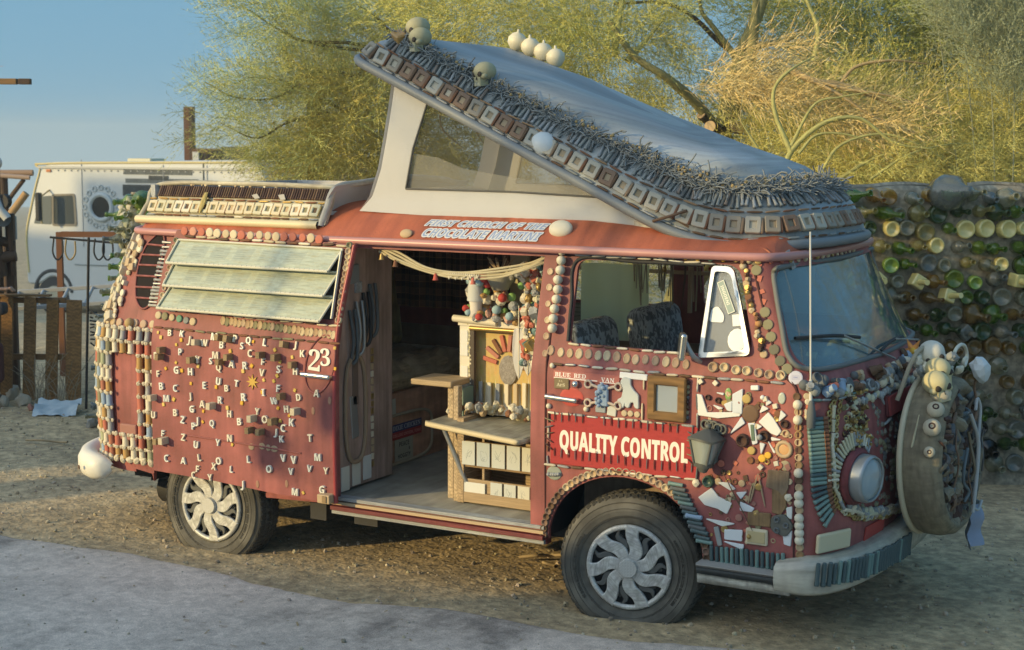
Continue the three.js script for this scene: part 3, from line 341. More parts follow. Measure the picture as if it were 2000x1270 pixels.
// ---------- front door: rows of caps, rods, plates and shells ----------
const caps = [K.beige, K.tan, mat(.46, .33, .22), mat(.42, .30, .2), mat(.55, .42, .28)], rods = [K.ivory, K.steel, K.rust, mat(.55, .50, .38), K.brown, K.greyW], dk = [K.brownD, K.greyD, K.olive, K.brown];
{
  const D = doorF, m = sMap;
  row(D, 'bottle_cap', G.cap, caps, m, [-.376,1.276], [.287,1.265], 15, { s: [.036, .048, .03], jit: .003 });
  row(D, 'bottle_cap', G.cup, caps, m, [.418,1.265], [.72,1.247], 7, { s: .046, jit: .004 });
  row(D, 'hinge_rod', G.rod, rods, m, [-.335,1.222], [.142,1.219], 8, { s: [.06, .026, .026], d: .008 });
  row(D, 'hinge_rod', G.rod, rods, m, [.172,1.216], [.711,1.219], 10, { s: [.06, .026, .026], d: .008 });
  row(D, 'hinge_rod', G.rod, rods, m, [-.349,.997], [.312,.998], 11, { s: [.062, .025, .025], d: .008 });
  row(D, 'hinge_rod', G.rod, rods, m, [-.365,.753], [.329,.766], 11, { s: [.062, .025, .025], d: .008 });
  row(D, 'hinge_rod', G.rod, rods, m, [-.373,.974], [-.378,.77], 4, { s: [.055, .022, .022], d: .006, z: 1.57 });
  row(D, 'hinge_rod', G.rod, [K.ivory, K.greyD, K.steel], m, [.353,1.186], [.358,.792], 6, { s: [.075, .022, .022], d: .008, z: 1.57 });
  row(D, 'hinge_rod', G.rod, [K.cream], m, [.099,1.177], [.095,1.04], 2, { s: [.08, .022, .022], d: .006, z: 1.57 });
  // painted sign with nails all round
  const qt = printTex(1024, 384, (g, w, h) => { g.fillStyle = '#a5282a'; g.fillRect(0, 0, w, h); for (let i = 0; i < 900; i++) { g.fillStyle = rnd() < .5 ? 'rgba(90,15,20,.10)' : 'rgba(210,90,80,.08)'; g.fillRect(rnd() * w, rnd() * h, rr(3, 50), rr(2, 14)); } g.fillStyle = '#ece4d6'; g.textBaseline = 'middle'; g.textAlign = 'center'; g.save(); g.translate(w / 2, h / 2); g.font = 'bold 190px sans-serif'; const k = 900 / g.measureText('QUALITY CONTROL').width; g.scale(k, 1); g.fillText('QUALITY CONTROL', 0, 8); g.strokeStyle = '#ece4d6'; g.lineWidth = 9; g.strokeText('QUALITY CONTROL', 0, 8); g.restore(); });
  const sg = put(D, 'painted_sign', rbox(.72, .235, .008, .003), new THREE.MeshStandardMaterial({ map: qt, roughness: .6 }), m, 0,.881, { d: .006, z: 0.0 });
  sg.userData.label = 'red painted board with white capitals reading QUALITY CONTROL';
  { const g = sg.geometry, p = g.attributes.position, uv = g.attributes.uv; for (let i = 0; i < p.count; i++) uv.setXY(i, p.getX(i) / .72 + .5, p.getY(i) / .235 + .5); }
  for (let i = 0; i < 20; i++) for (const t of [0, 1]) if (rnd() > .08) put(D, 'nail', G.rod, [K.brownD, K.greyD][i % 2], m, -.355 + .71 * (i + .5) / 20, t ? .985 + rr(-.004, .004) : .815 + rr(-.004, .004), { s: [.05 * rr(.8, 1.1), .011, .011], z: 1.57 + rr(-.05, .05), d: .016 });
  for (const t of [0, 1]) for (let i = 0; i < 5; i++) put(D, 'nail', G.rod, pick(dk), m, t ? .335 : -.365, .84 + .125 * i / 4, { s: [.05, .012, .012], z: rr(-.7, .7), d: .016 });
  // lettering strip, badge, handle
  const bt = printTex(512, 64, (g, w, h) => { g.fillStyle = '#b0625a'; g.fillRect(0, 0, w, h); g.fillStyle = '#f2efe6'; g.font = 'bold 46px serif'; g.textBaseline = 'middle'; g.fillText('BLUE  RED', 10, 28); g.fillText('VAN', 372, 40); g.fillRect(4, 50, 340, 7); g.fillRect(362, 58, 146, 5); });
  { const s = put(D, 'lettering_strip', box(.33, .038, .004), new THREE.MeshStandardMaterial({ map: bt, roughness: .5 }), m, -.186,1.173, { d: .004, z: 0 }); s.userData.label = 'narrow strip of small white capitals above the door handle'; }
  put(D, 'white_bar', rbox(.135, .028, .012, .004), mat(.85, .85, .82, { roughness: .3 }), m, .048,1.196, { d: .006, z: -.02 });
  const pb = printTex(128, 96, (g) => { g.fillStyle = '#77694c'; g.fillRect(0, 0, 128, 96); g.fillStyle = '#d8cfae'; g.font = 'bold 40px serif'; g.fillText('ArS', 22, 74); g.font = '24px serif'; g.fillText('X L', 40, 34); });
  put(D, 'badge_plate', rbox(.075, .05, .008, .003), new THREE.MeshStandardMaterial({ map: pb, roughness: .5 }), m, -.309,1.135, { d: .004 });
  put(D, 'lock_knob', G.bead, K.chrome, m, -.236,1.139, { d: .012, s: .034 });
  put(D, 'handle_recess', G.disc, K.redSign, m, -.259,1.076, { s: [.12, .085, .01] });
  { const h = put(D, 'door_handle', rbox(.165, .022, .02, .009), K.chrome, m, -.298,1.07, { d: .035, z: -.05 }); mesh(h, 'handle_post', rbox(.03, .024, .05, .008), K.chrome, [-.07, 0, -.02]); mesh(h, 'handle_post', rbox(.03, .02, .04, .008), K.chrome, [.065, 0, -.02]); }
  for (const q of [[-.183,1.029], [-.373,1.026], [-.36,1.213]]) put(D, 'white_bead', G.bead, K.ivory, m, q[0], q[1], { s: .026, d: .006 });
  // iron ornament with four curled arms
  const or = put(D, 'iron_ornament', rbox(.055, .10, .02, .015), K.blueG, m, -.097,1.099, { d: .012 }); for (const [x, y] of [[-.075, .045], [.075, .045], [-.075, -.04], [.075, -.04]]) mesh(or, 'ornament_arm', merge([rod([0, y * .6, 0], [x * .8, y, 0], .007, 6), xf(new THREE.TorusGeometry(.016, .006, 5, 12), [x, y, 0])]), mat(.55, .45, .36));
  for (let i = 0; i < 14; i++) mesh(or, 'ornament_bead', G.bead, K.blueG, [rr(-.028, .028), rr(-.055, .055), .014], null, rr(.012, .022));
  // white horse cut-out
  put(D, 'horse_figure', ext(rshape([-.035, -.062, -.05, -.03, -.028, -.018, -.02, .02, -.035, .055, -.02, .075, .01, .07, .012, .04, .03, .015, .05, .0, .052, -.06, .035, -.055, .03, -.03, .012, -.035, .004, -.06, -.01, -.055, -.012, -.035, -.022, -.06], .008), .008, .003), mat(.60, .64, .60), m, .024,1.114, { d: .003, s: 1.0 });
  row(D, 'flat_disc', G.disc, [K.beige], m, [.005,1.025], [.068,1.026], 3, { s: .03 });
  put(D, 'tile_piece', rbox(.05, .028, .01, .004), mat(.33, .37, .38), m, -.111,1.033, { d: .004 }); put(D, 'tile_piece', rbox(.045, .045, .01, .004), mat(.62, .62, .54), m, -.055,1.031, { d: .004, z: -.1 });
  // small mirror in a wooden frame
  const fr = rshape([-.085, -.092, .085, -.092, .085, .092, -.085, .092], .004); fr.holes.push(rshape([-.058, -.064, .058, -.064, .058, .064, -.058, .064], .002));
  const wf = put(D, 'picture_frame', ext(fr, .02, .006), mat(.34, .22, .09, { map: woodTex }), m, .216,1.112, { d: .006 }); wf.userData.label = 'brown wooden picture frame holding a clouded mirror'; mesh(wf, 'mirror_pane', box(.118, .13, .004, [0, 0, .008]), new THREE.MeshStandardMaterial({ color: C(.62, .68, .70), metalness: .6, roughness: .22 }));
  row(D, 'dark_bead', G.bead, dk, m, [.309,1.189], [.307,1.036], 8, { s: .02, d: .006 });
  put(D, 'oval_badge', G.disc, mat(.30, .33, .28), m, -.344,.716, { s: [.075, .065, .02] }); row(D, 'ornament_bead', G.bead, [K.greyW], m, [-.368,.709], [-.318,.715], 5, { s: .018, d: .012 });
  // burst of broken china round a brown disc
  const china = [mat(.80, .80, .74, { roughness: .25 }), mat(.74, .76, .72, { roughness: .25 }), mat(.70, .74, .76, { roughness: .25 })];
  const shard = (name, pts, mm) => { const q = [], cx = pts.reduce((a, b, i) => i % 2 ? a : a + b, 0) / (pts.length / 2), cy = pts.reduce((a, b, i) => i % 2 ? a + b : a, 0) / (pts.length / 2); for (let i = 0; i < pts.length; i += 2) q.push(pts[i] - cx, pts[i + 1] - cy); return put(D, name, ext(rshape(q, .004), .006, .002), mm ?? pick(china), m, cx, cy, { d: .003 }); };
  for (const p of [[.352,1.142, .373,1.139, .401,1.065, .553,1.079, .549,1.065, .451,1.047, .361,1.052], [.516,1.155, .559,1.181, .558,1.075, .518,1.076], [.478,1.108, .512,1.124, .511,1.082, .493,1.084], [.677,1.09, .7,1.066, .735,1.016, .72,.997, .693,1.003, .637,1.047], [.558,1.059, .573,1.036, .511,.986], [.668,1.146, .689,1.135, .667,1.12], [.651,1.118, .676,1.107, .64,1.087], [.733,1.104, .754,1.086, .725,1.057], [.644,.957, .665,.954, .65,.911], [.68,.967, .713,.922, .706,.921], [.693,.986, .734,.979, .696,.973], [.429,1.101, .471,1.091, .453,1.085], [.442,1.156, .474,1.156, .472,1.149], [.63,1.035, .649,1.028, .629,1.015]]) shard('china_shard', p);
  { const t = shard('china_shard', [.589,1.036, .616,1.038, .632,.956, .612,.947]); mesh(t, 'shard_glaze', rbox(.016, .07, .004, .002), mat(.14, .20, .14, { roughness: .3 }), [-.001, .004, .009], [0, 0, .1]); }
  put(D, 'brown_disc', G.disc, mat(.15, .085, .045, { roughness: .6 }), m, .595,1.078, { s: [.078, .078, .03] });
  put(D, 'dark_cup', G.cup, K.brownD, m, .402,1.132, { s: 0.026, d: .004 });
  put(D, 'dark_cup', G.cup, K.brownD, m, .449,1.123, { s: 0.028, d: .004 });
  put(D, 'dark_cup', G.cup, K.brownD, m, .75,1.048, { s: 0.038, d: .004 });
  put(D, 'metal_ring', G.ring, K.tan, m, .754,1.007, { s: 0.036, d: .004 });
  put(D, 'dark_cup', G.cup, K.brownD, m, .661,.987, { s: 0.05, d: .004 });
  put(D, 'metal_ring', G.ring, K.tan, m, .749,.939, { s: 0.08, d: .004 });
  put(D, 'yellow_disc', G.disc, mat(.5,.36,.12), m, .606,.92, { s: 0.036, d: .004 });
  put(D, 'yellow_disc', G.disc, K.yellow, m, .68,.907, { s: 0.03, d: .004 });
  put(D, 'yellow_disc', G.disc, K.yellow, m, .655,.891, { s: 0.034, d: .004 });
  put(D, 'dark_cup', G.cup, K.brownD, m, .566,.96, { s: 0.06, d: .004 });
  put(D, 'yellow_disc', G.disc, mat(.5,.36,.12), m, .579,1.141, { s: 0.04, d: .004 });
  put(D, 'orange_disc', G.disc, mat(.62, .36, .16, { roughness: .4 }), m, .749,.939, { s: [.05, .05, .03] });
  put(D, 'white_bead', G.bead, K.greyW, m, .645,.983, { s: .026, d: .02 }); put(D, 'white_bead', G.bead, china[0], m, .65,1.153, { s: .022, d: .01 });
  put(D, 'bottle_end', G.disc, phys(.25, .42, .12, { roughness: .2, clearcoat: 1 }), m, .493,1.153, { s: [.03, .055, .02] });
  put(D, 'bottle_end', G.disc, phys(.52, .56, .46, { roughness: .2, clearcoat: 1 }), m, .733,1.156, { s: [.032, .05, .03] });
  put(D, 'white_tag', rbox(.036, .022, .02, .005), china[0], m, .616,1.192, { d: .012, z: .1 });
  for (let i = 0; i < 6; i++) put(D, 'white_tile', G.cube, K.ivory, m, ...[[.366,1.198], [.435,1.197], [.707,1.121], [.649,.853], [.719,.876], [.661,1.148]][i], { s: .02, d: .006, z: rnd() });
  // lower half: old metal plates, china pieces, rods and a row of cartridges
  const rustT = [mat(.30, .21, .13, { roughness: .7, wear: 3 }), mat(.36, .22, .10, { roughness: .7, wear: 3 }), mat(.26, .20, .14, { roughness: .7, wear: 3 })];
  shard('rusty_plate', [.684,.844, .776,.845, .772,.771, .75,.74, .731,.76, .676,.772], rustT[0]);
  shard('rusty_plate', [.704,.77, .767,.769, .764,.693, .742,.657, .706,.663], rustT[1]);
  shard('rusty_plate', [.598,.65, .697,.655, .698,.599, .596,.595], rustT[1]);
  shard('china_piece', [.369,.688, .428,.736, .459,.701, .52,.679, .5,.631, .46,.649, .398,.659], china[0]);
  shard('china_piece', [.458,.765, .507,.768, .536,.744, .515,.737], china[1]); shard('china_piece', [.562,.691, .623,.669, .612,.654, .561,.654], china[2]); shard('china_piece', [.406,.596, .479,.594, .534,.59, .48,.574], china[1]); shard('china_piece', [.543,.729, .587,.737, .564,.705], china[2]);
  shard('china_piece', [.492,.559, .571,.565, .57,.519, .492,.518], china[2]); shard('china_piece', [.49,.506, .579,.502, .575,.481], china[2]); shard('china_piece', [.755,.573, .793,.592, .788,.526, .761,.531], china[2]); shard('china_piece', [.769,.689, .791,.696, .79,.643, .772,.654], china[1]);
  shard('china_piece', [.442,.562, .461,.567, .479,.489, .462,.484], mat(.30, .32, .31));
  for (const [a, b] of [[[.638,.825], [.604,.691]], [[.638,.825], [.673,.677]], [[.612,.769], [.595,.683]]]) put(D, 'scissor_blade', G.rod, mat(.42, .30, .18), m, (a[0] + b[0]) / 2, (a[1] + b[1]) / 2, { s: [Math.hypot(a[0] - b[0], a[1] - b[1]), .018, .018], z: Math.atan2(b[1] - a[1], b[0] - a[0]), d: .006 });
  const di = put(D, 'soap_dish', rbox(.10, .072, .018, .012), mat(.62, .55, .38), m, .639,.547, { d: .01 }); mesh(di, 'dish_well', rbox(.08, .05, .006, .012), mat(.50, .41, .22), [0, 0, .009]); mesh(di, 'dish_bead', G.bead, K.brass, [-.032, 0, .014], null, .02);
  const tri = put(D, 'shaver_head', ext(rshape([-.045, -.03, .02, -.05, .05, 0, .01, .045, -.045, .03], .02), .012, .003), mat(.12, .12, .10), m, .75,.615, { d: .004 }); for (const [x, y] of [[-.02, .02], [-.02, -.026], [.02, 0]]) mesh(tri, 'shaver_ring', G.nut, K.greyD, [x, y, .016], null, .032);
  put(D, 'green_jar_lid', G.cup, mat(.05, .09, .06, { roughness: .3 }), m, .413,.764, { s: .055, d: .004 }); put(D, 'white_bead', G.rock, K.ivory, m, .356,.751, { s: .036, d: .01 }); put(D, 'white_bead', G.rock, K.ivory, m, .775,.736, { s: .035, d: .01 });
  put(D, 'plain_disc', G.disc, mat(.42, .36, .22), m, .755,.869, { s: [.045, .045, .02] });
  for (let i = 0; i < 150; i++) { const u = rr(.40, .78), v = rr(.50, 1.16); if (u > .46 && u < .70 && v > .88 && v < 1.02) continue; put(D, 'glued_trinket', pick([G.rock, G.disc, G.cap, G.chip, G.nut, G.ring]), pick([K.tan, K.brown, K.pinkD, K.beige, K.olive, K.brass, K.coral, K.rust]), m, u, v, { s: rr(.014, .034), d: .002, z: rnd() * 6 }); }
  row(D, 'cartridge', G.cart, [K.tealD, K.tealD, K.teal], m, [.433,.441], [.757,.45], 15, { s: [.078, .021, .021], z: 1.57, d: .01, jz: .02, jit: .001 });
  row(D, 'cartridge', G.cart, [K.tealD, K.teal, K.greyD], m, [.262,.735], [.4,.492], 13, { s: [.075, .023, .023], z: -.08, d: .01, jz: .05 });
  put(D, 'blue_cartridge', G.cart, K.blueG, m, .351,.601, { s: [.075, .025, .025], d: .014, z: -.05 });
  put(D, 'stray_rod', G.rod, K.brown, m, .553,.694, { s: [.30, .010, .010], z: -1.05, d: .02 });
  // caps round the wheel arch
  for (let i = 0; i < 44; i++) { const a = Math.PI * (1.06 - 1.12 * i / 43), x = .005 + .405 * Math.cos(a), y = .40 + .362 * Math.sin(a); if (y < .40) continue; put(D, 'arch_cap', G.cup, i < 12 || i > 30 ? [K.brown, mat(.22, .14, .10)][i % 2] : caps[i % 4], m, x, Math.max(.42, y), { s: .038, d: .002 }); }
  // window: chrome strip, knobs down the pillar, rows over the top
  row(D, 'hinge_rod', G.rod, [K.cream, K.rust, K.ivory, K.brown], m, [-.263,1.316], [.282,1.308], 10, { s: [.055, .024, .024], d: .006 });
  row(D, 'hinge_rod', G.rod, [K.ivory, K.steel, K.rust], m, [-.262,1.715], [.349,1.704], 9, { s: [.075, .022, .022], d: .008 });
  for (let i = 0; i < 9; i++) { const [x0, y0, x1, y1] = [-.357,1.732, -.37,1.382], t = i / 8, k = put(van, 'white_knob', G.bead, K.ivory, m, x0 + (x1 - x0) * t + rr(-.004, .004), y0 + (y1 - y0) * t, { s: [.044, .044, .05], d: .03 }); mesh(k, 'knob_stem', xf(cyl(.25, .25, .6, 8), [0, 0, -.5], [Math.PI / 2, 0, 0]), K.ivory); }
  row(van, 'bottle_cap', G.cap, caps, m, [-.42,1.634], [-.404,1.265], 6, { s: .034 });
  for (let i = 0; i < 15; i++) { const t = i / 14, [x0, y0, x1, y1] = [-.29,1.739, .534,1.731]; put(D, 'knob', pick([G.bead, G.disc, G.rock, G.plug]), pick([K.ivory, K.brass, K.green, K.yellow, K.beige, K.tan]), m, x0 + (x1 - x0) * t, y0 + (y1 - y0) * t - .008, { s: rr(.024, .034), d: .008 }); }
  row(D, 'flat_disc', G.disc, [K.green, mat(.22, .42, .28)], m, [.037,1.729], [.092,1.729], 2, { s: .034 });
  for (let i = 0; i < 22; i++) { const t = i / 21, [x0, y0, x1, y1] = [.505,1.715, .636,1.333]; put(D, 'pillar_bead', pick([G.bead, G.rock, G.disc, G.plug]), pick([K.brass, K.beige, K.tan, K.rust, K.brownD, mat(.50, .26, .10)]), m, x0 + (x1 - x0) * t + rr(-.01, .012), y0 + (y1 - y0) * t, { s: rr(.022, .036), d: .006 }); }
  // vent window, swung out a little, with stickers
  const A = sMap(.365,1.314, 0), ang = .10, vw = new THREE.Group();
  const vs = rshape([.352,1.302, .376,1.696, .472,1.696, .586,1.325], [.015, .02, .035, .035]), hole = rshape([.373,1.325, .39,1.673, .463,1.671, .559,1.345], [.01, .015, .03, .03]); vs.holes.push(hole);
  const vf = mesh(D, 'vent_window', panel(vs, (x, y, d) => sMap(x, y, d + .022 + (x < .5 ? (.62 - x) * .05 : 0)), .016, .06), K.chrome); vf.userData.label = 'chrome framed triangular vent window with stickers';
  const gm = phys(.72, .74, .72, { transmission: .75, thickness: 0, roughness: .12, ior: 1.5 });
  mesh(vf, 'pane', panel(rshape([.369,1.321, .387,1.677, .465,1.676, .564,1.341], .02), (x, y, d) => sMap(x, y, d + .012), .004, .1), gm);
  const st = printTex(256, 64, (g) => { g.fillStyle = '#8fa39b'; g.fillRect(0, 0, 256, 64); g.strokeStyle = '#e8e6d6'; g.lineWidth = 5; g.strokeRect(4, 4, 248, 56); g.fillStyle = '#e6e4d4'; g.font = 'bold 36px sans-serif'; g.fillText('INGOENI', 34, 46); });
  put(vf, 'sticker', box(.15, .034, .002), new THREE.MeshStandardMaterial({ map: st, roughness: .5 }), m, .448,1.564, { d: .017, z: -1.12 }); const wh = mat(.78, .80, .78, { roughness: .4 });
  put(vf, 'sticker', G.disc, wh, m, .515,1.385, { d: .014, s: [.084, .10, .006] }); put(vf, 'sticker', ext(rshape([-.03, -.03, .03, -.03, .03, .0, 0, .035, -.025, .02], .012), .002), wh, m, .414,1.487, { d: .014, s: 1.1 }); put(vf, 'sticker', box(.045, .05, .002), wh, m, .509,1.469, { d: .014, z: .15 });
  // side mirror on its arm
  const sm = mesh(D, 'side_mirror', xf(rbox(.03, .12, .09, .014), [0, 0, 0]), K.chrome, sMap(.301,1.353, .10).toArray(), [0, .5, -.1]); sm.userData.label = 'chrome side mirror on a bent arm'; sm.updateMatrix(); const inv = sm.matrix.clone().invert();
  mesh(sm, 'mirror_arm', tube([sMap(.302,1.391, .10), sMap(.344,1.317, .08), sMap(.361,1.283, .02)].map((p) => p.applyMatrix4(inv).toArray()), .011, 16, 8), K.steel);
  // black rubber strip and thin rods under the windows of the door edge
  mesh(D, 'window_rubber', tube([[-.296, 1.325], [-.298, 1.5], [-.285, 1.692], [0, 1.696], [.33, 1.696]].map(([x, y]) => sMap(x, y, .002).toArray()), .009, 50, 6), K.dark);
  // old coach lamp bolted to the door
  const q4 = (a, b, h, y, z) => xf(new THREE.CylinderGeometry(a, b, h, 4), [0, y, z], [0, Math.PI / 4, 0]), lampM = mat(.13, .135, .12, { roughness: .6, metalness: .3 });
  const cl = put(D, 'coach_lamp', merge([q4(.012, .098, .05, .062, .075), q4(.100, .100, .012, .032, .075), q4(.055, .050, .02, -.102, .075), q4(.035, .02, .03, -.125, .075), rbox(.07, .15, .014, .01, [0, -.02, .002]), rod([0, .05, 0], [0, .085, .075], .012), ball(.016, [0, .095, .075])]), lampM, m, .431,.933, { z: -.10, y: -.15, s: .86 }); cl.userData.label = 'dark metal coach lamp bolted to the front door'; 
  mesh(cl, 'lamp_glass', q4(.086, .050, .118, -.033, .075), phys(.36, .40, .36, { roughness: .35, clearcoat: 1 })); for (const [x, z] of [[-1, -1], [-1, 1], [1, -1], [1, 1]]) mesh(cl, 'lamp_bar', rod([x * .062, .026, .075 + z * .062], [x * .037, -.092, .075 + z * .037], .006), lampM);
  for (let i = 0; i < 5; i++) mesh(cl, 'lamp_scroll', xf(new THREE.TorusGeometry(.022, .007, 5, 14), [-.05 + .025 * i, .085 + rr(-.01, .01), .02]), lampM);
}
// ---------- nose ----------
{
  const N = nose, m = fMap, discM = [K.olive, mat(.16, .15, .10), mat(.2, .17, .11)], shells = [K.ivory, K.greyW, K.bone, K.grey, mat(.45, .38, .30)], gold = [K.brass, mat(.50, .37, .14, { metalness: .7, roughness: .35 }), mat(.36, .25, .10, { metalness: .6, roughness: .4 }), K.bone];
  for (const [a, y] of [[-.987,1.725], [-.988,1.683], [-1,1.508], [-1,1.457], [-1,1.407], [-1,1.355], [-.988,1.31], [-.971,1.279]]) put(N, 'dark_disc', G.disc, pick(discM), m, a, y, { s: [.046, .046, .016], d: .002 });
  for (let i = 0; i < 16; i++) { const t = i / 15, [a, b, c, d] = [-.963,1.743, .231,1.783]; put(N, 'pillar_bead', pick([G.disc, G.bead, G.cap]), pick([K.brass, K.tan, K.coral, K.beige, K.olive]), m, a + (c - a) * t, 1.72, { s: rr(.022, .034), d: .003 }); }
  for (const q of [[-.966,1.704], [-.982,1.647], [-.99,1.593], [-.993,1.551]]) put(N, 'red_chip', G.chip, K.coral, m, q[0], q[1], { s: .03, z: rnd() * 6 });
  // odds and ends under the windshield
  const [a0, y0] = [-.941,1.298];
  for (let i = 0; i < 64; i++) { const t = i / 63, a = -.93 + 1.25 * t, y = 1.215 - .03 * Math.sin(t * 3) + rr(-.035, .04); put(N, 'glued_trinket', pick([G.rock, G.bead, G.rod, G.cart, G.plug, G.cap, G.cup]), pick([K.ivory, K.greyW, K.greyD, K.brown, K.grey, K.tan, K.coral, K.blueG, K.greyD]), m, a, y, { s: rr(.03, .058), d: .012, z: rr(0, 6), x: rr(-.4, .4) }); }
  row(N, 'hinge_rod', G.rod, [K.rust, K.steel, K.greyW, K.brown, K.teal], m, [-.90, 1.155], [.30, 1.155], 22, { s: [.06, .026, .026], d: .01, jit: .006 });
  row(N, 'bone_bead', G.rock, shells, m, [-.62, 1.12], [.28, 1.118], 26, { s: .036, d: .01, jit: .008 });
  { const bt = printTex(128, 96, (g) => { g.fillStyle = '#c9c6cf'; g.fillRect(0, 0, 128, 96); g.fillStyle = '#7f86b4'; g.font = 'bold 34px sans-serif'; g.textAlign = 'center'; g.fillText('FRN', 64, 60); });
    const b = put(N, 'oval_badge', G.disc, mat(.66, .64, .68), m, -.954,1.245, { s: [.06, .06, .014] }); mesh(b, 'badge_print', new THREE.PlaneGeometry(.55, .36), new THREE.MeshStandardMaterial({ map: bt }), [0, 0, .27]); }
  // column of white marbles and caps down the corner
  const [c0, d0, c1, d1] = [-.995,1.168, -.966,.427];
  for (let i = 0; i < 24; i++) { const t = i / 23, w = i === 3 || i === 10 || (i > 12 && i < 20 && i !== 15) || i === 1; put(N, w ? 'white_marble' : 'bottle_cap', w ? G.bead : G.cap, w ? K.ivory : pick([K.tan, K.brown, mat(.36, .22, .10)]), m, c0 + (c1 - c0) * t, d0 + (d1 - d0) * t, { s: w ? .042 : .036, d: w ? .012 : 0 }); }
  row(N, 'glued_trinket', [G.rock, G.disc, G.tag], [K.ivory, K.tan, K.beige, K.coral], m, [-.942,1.17], [-.945,1.085], 5, { s: .03 });
  // cartridges side by side, fanning out at the foot
  for (let i = 0; i < 23; i++) { const t = i / 22, f = Math.max(0, (t - .68) / .32), [p, q, r, s] = [-.909,1.078, -.886,.679], a = p + (r - p) * t + .05 * f * f, y = q + (s - q) * t - .035 * f; const o = put(N, 'cartridge', G.cart, pick([K.teal, K.teal, K.tealD, mat(.20, .30, .26, { roughness: .5 })]), m, a, y, { s: [.072, .021, .021], d: .012, z: .05 + f * .85, jit: 0 }); mesh(o, 'cartridge_base', G.cart, K.rust, [.62, 0, 0], null, [.3, 1.06, 1.06]); }
  // frame of brass nuts round the headlight field
  along(N, 'brass_nut', G.nut, gold, m, [-.75,1.179, -.825,1.111, -.848,.94, -.837,.785, -.778,.689, -.637,.621, -.312,.563, .068,.525], .026, { s: .034, d: .008, jit: .005, jz: 2 });
  along(N, 'brass_nut', G.nut, gold, m, [-.729,1.155, -.786,1.064, -.807,.892, -.791,.769, -.726,.703], .026, { s: .032, d: .008, jit: .004, jz: 2 });
  along(N, 'bone_tube', G.cart, [K.ivory, K.bone, K.greyW], m, [-.801,1.131, -.822,.959, -.815,.783, -.743,.679, -.52,.613, -.066,.569], .05, { s: [.055, .02, .02], d: .016, turn: 1 });
  along(N, 'gold_chain', G.nut, [K.yellow, K.brass], m, [-.722,1.182, -.588,1.176, -.454,1.165], .016, { s: .024, d: .012, jz: 2 });
  for (let i = 0; i < 210; i++) { const u = rnd(), v = rnd(), [p, q] = [-.734,1.162], [r, s] = [-.551,.856]; put(N, 'brass_nut', pick([G.nut, G.ring, G.plug]), pick(gold.concat([K.brownD, K.olive])), m, p + (r - p) * u * 1.2, q + (s - q) * v, { s: rr(.018, .03), d: .004, z: rnd() * 6, x: rr(-.5, .5), y: rr(-.5, .5) }); }
  for (let i = 0; i < 250; i++) { const a = -.60 + .62 * rnd(), y = .60 + .52 * rnd(); if (a < -.42 && y > .66) continue; if (y > .99 && a > -.3) continue; put(N, 'barnacle', G.rock, pick([mat(.20, .18, .14), mat(.26, .23, .18), K.olive, K.greyD]), m, a, y, { s: rr(.016, .036), z: rnd() * 6 }); }
  along(N, 'silver_shell', G.rock, shells, m, [-.703,.677, -.522,.622, -.24,.577, .081,.557], .018, { s: .036, d: .012, jit: .012 });
  // headlight
  const [ha, hy] = [-.659,.805], hl = put(N, 'headlight', lathe([[0, -.01], [.125, -.01], [.128, .012], [.112, .035], [.10, .03], [.10, -.01]], 36), K.redDark, m, ha, hy, { d: .002, x: Math.PI / 2 });
  mesh(hl, 'headlight_ring', lathe([[.104, .0], [.104, .075], [.098, .09], [.090, .085], [.088, .0]], 36), mat(.40, .42, .42, { metalness: .7, roughness: .4 }));
  mesh(hl, 'headlight_reflector', lathe([[0, .012], [.05, .025], [.09, .07]], 28), K.chrome);
  mesh(hl, 'headlight_glass', lathe([[0, .112], [.04, .107], [.07, .096], [.090, .08]], 28), phys(.62, .70, .72, { transmission: .55, thickness: 0, roughness: .18, clearcoat: 1 }));
  for (let i = 0; i < 20; i++) { const t = Math.PI * (.02 + .75 * i / 19); put(N, 'shell_fan', G.cart, pick([K.ivory, K.greyW, K.bone]), m, ha - .185 * Math.cos(t) * .9, hy + .165 * Math.sin(t), { s: [.06, .016, .016], z: Math.PI - t, d: .02, jz: .1 }); }
  // louvred red grille
  const gr = put(N, 'air_grille', rbox(.52, .10, .016, .008), K.redDark, m, 0.02, 1.05, { d: .004 }); for (let i = 0; i < 34; i++) mesh(gr, 'grille_rib', rbox(.007, .088, .014, .003, null, null, 1), mat(.30, .055, .05), [-.247 + .494 * i / 33, 0, .012]);
  put(N, 'white_rod', G.rod, K.greyW, m, -.35,1.097, { s: [.06, .022, .022], z: -.9, d: .03 }); put(N, 'white_rod', G.rod, mat(.36, .38, .36), m, -.256,.988, { s: [.11, .026, .026], z: .15, d: .012 });
  put(N, 'signal_plate', rbox(.21, .085, .02, .012), mat(.66, .58, .38, { roughness: .5 }), m, -.797,.543, { d: .006 });
  put(N, 'red_patch', rbox(.24, .10, .006, .004), K.redSign, m, -.388,.502, { d: .002 });
  // aerial
  const ab = put(N, 'aerial_base', lathe([[0, -.06], [.018, -.06], [.020, 0], [.012, .045], [.008, .055], [0, .055]], 12), K.greyD, m, -.927,1.104, { d: .028 });
  { const p = fMap(-.928,1.139, .028), q = fMap(-.576,1.839, .06); mesh(van, 'aerial', merge([rod(p.toArray(), p.clone().lerp(q, .14).toArray(), .008), rod(p.clone().lerp(q, .12).toArray(), q.toArray(), .0045)]), mat(.60, .58, .50, { roughness: .4 })); }
  // bumper with a strip of cartridges
  const bp = (t, d, y) => t < 0 ? sMap(.80 + t, y, d) : t > 2 ? lMap(.80 - (t - 2), y, d) : fMap(t - 1, y, d);
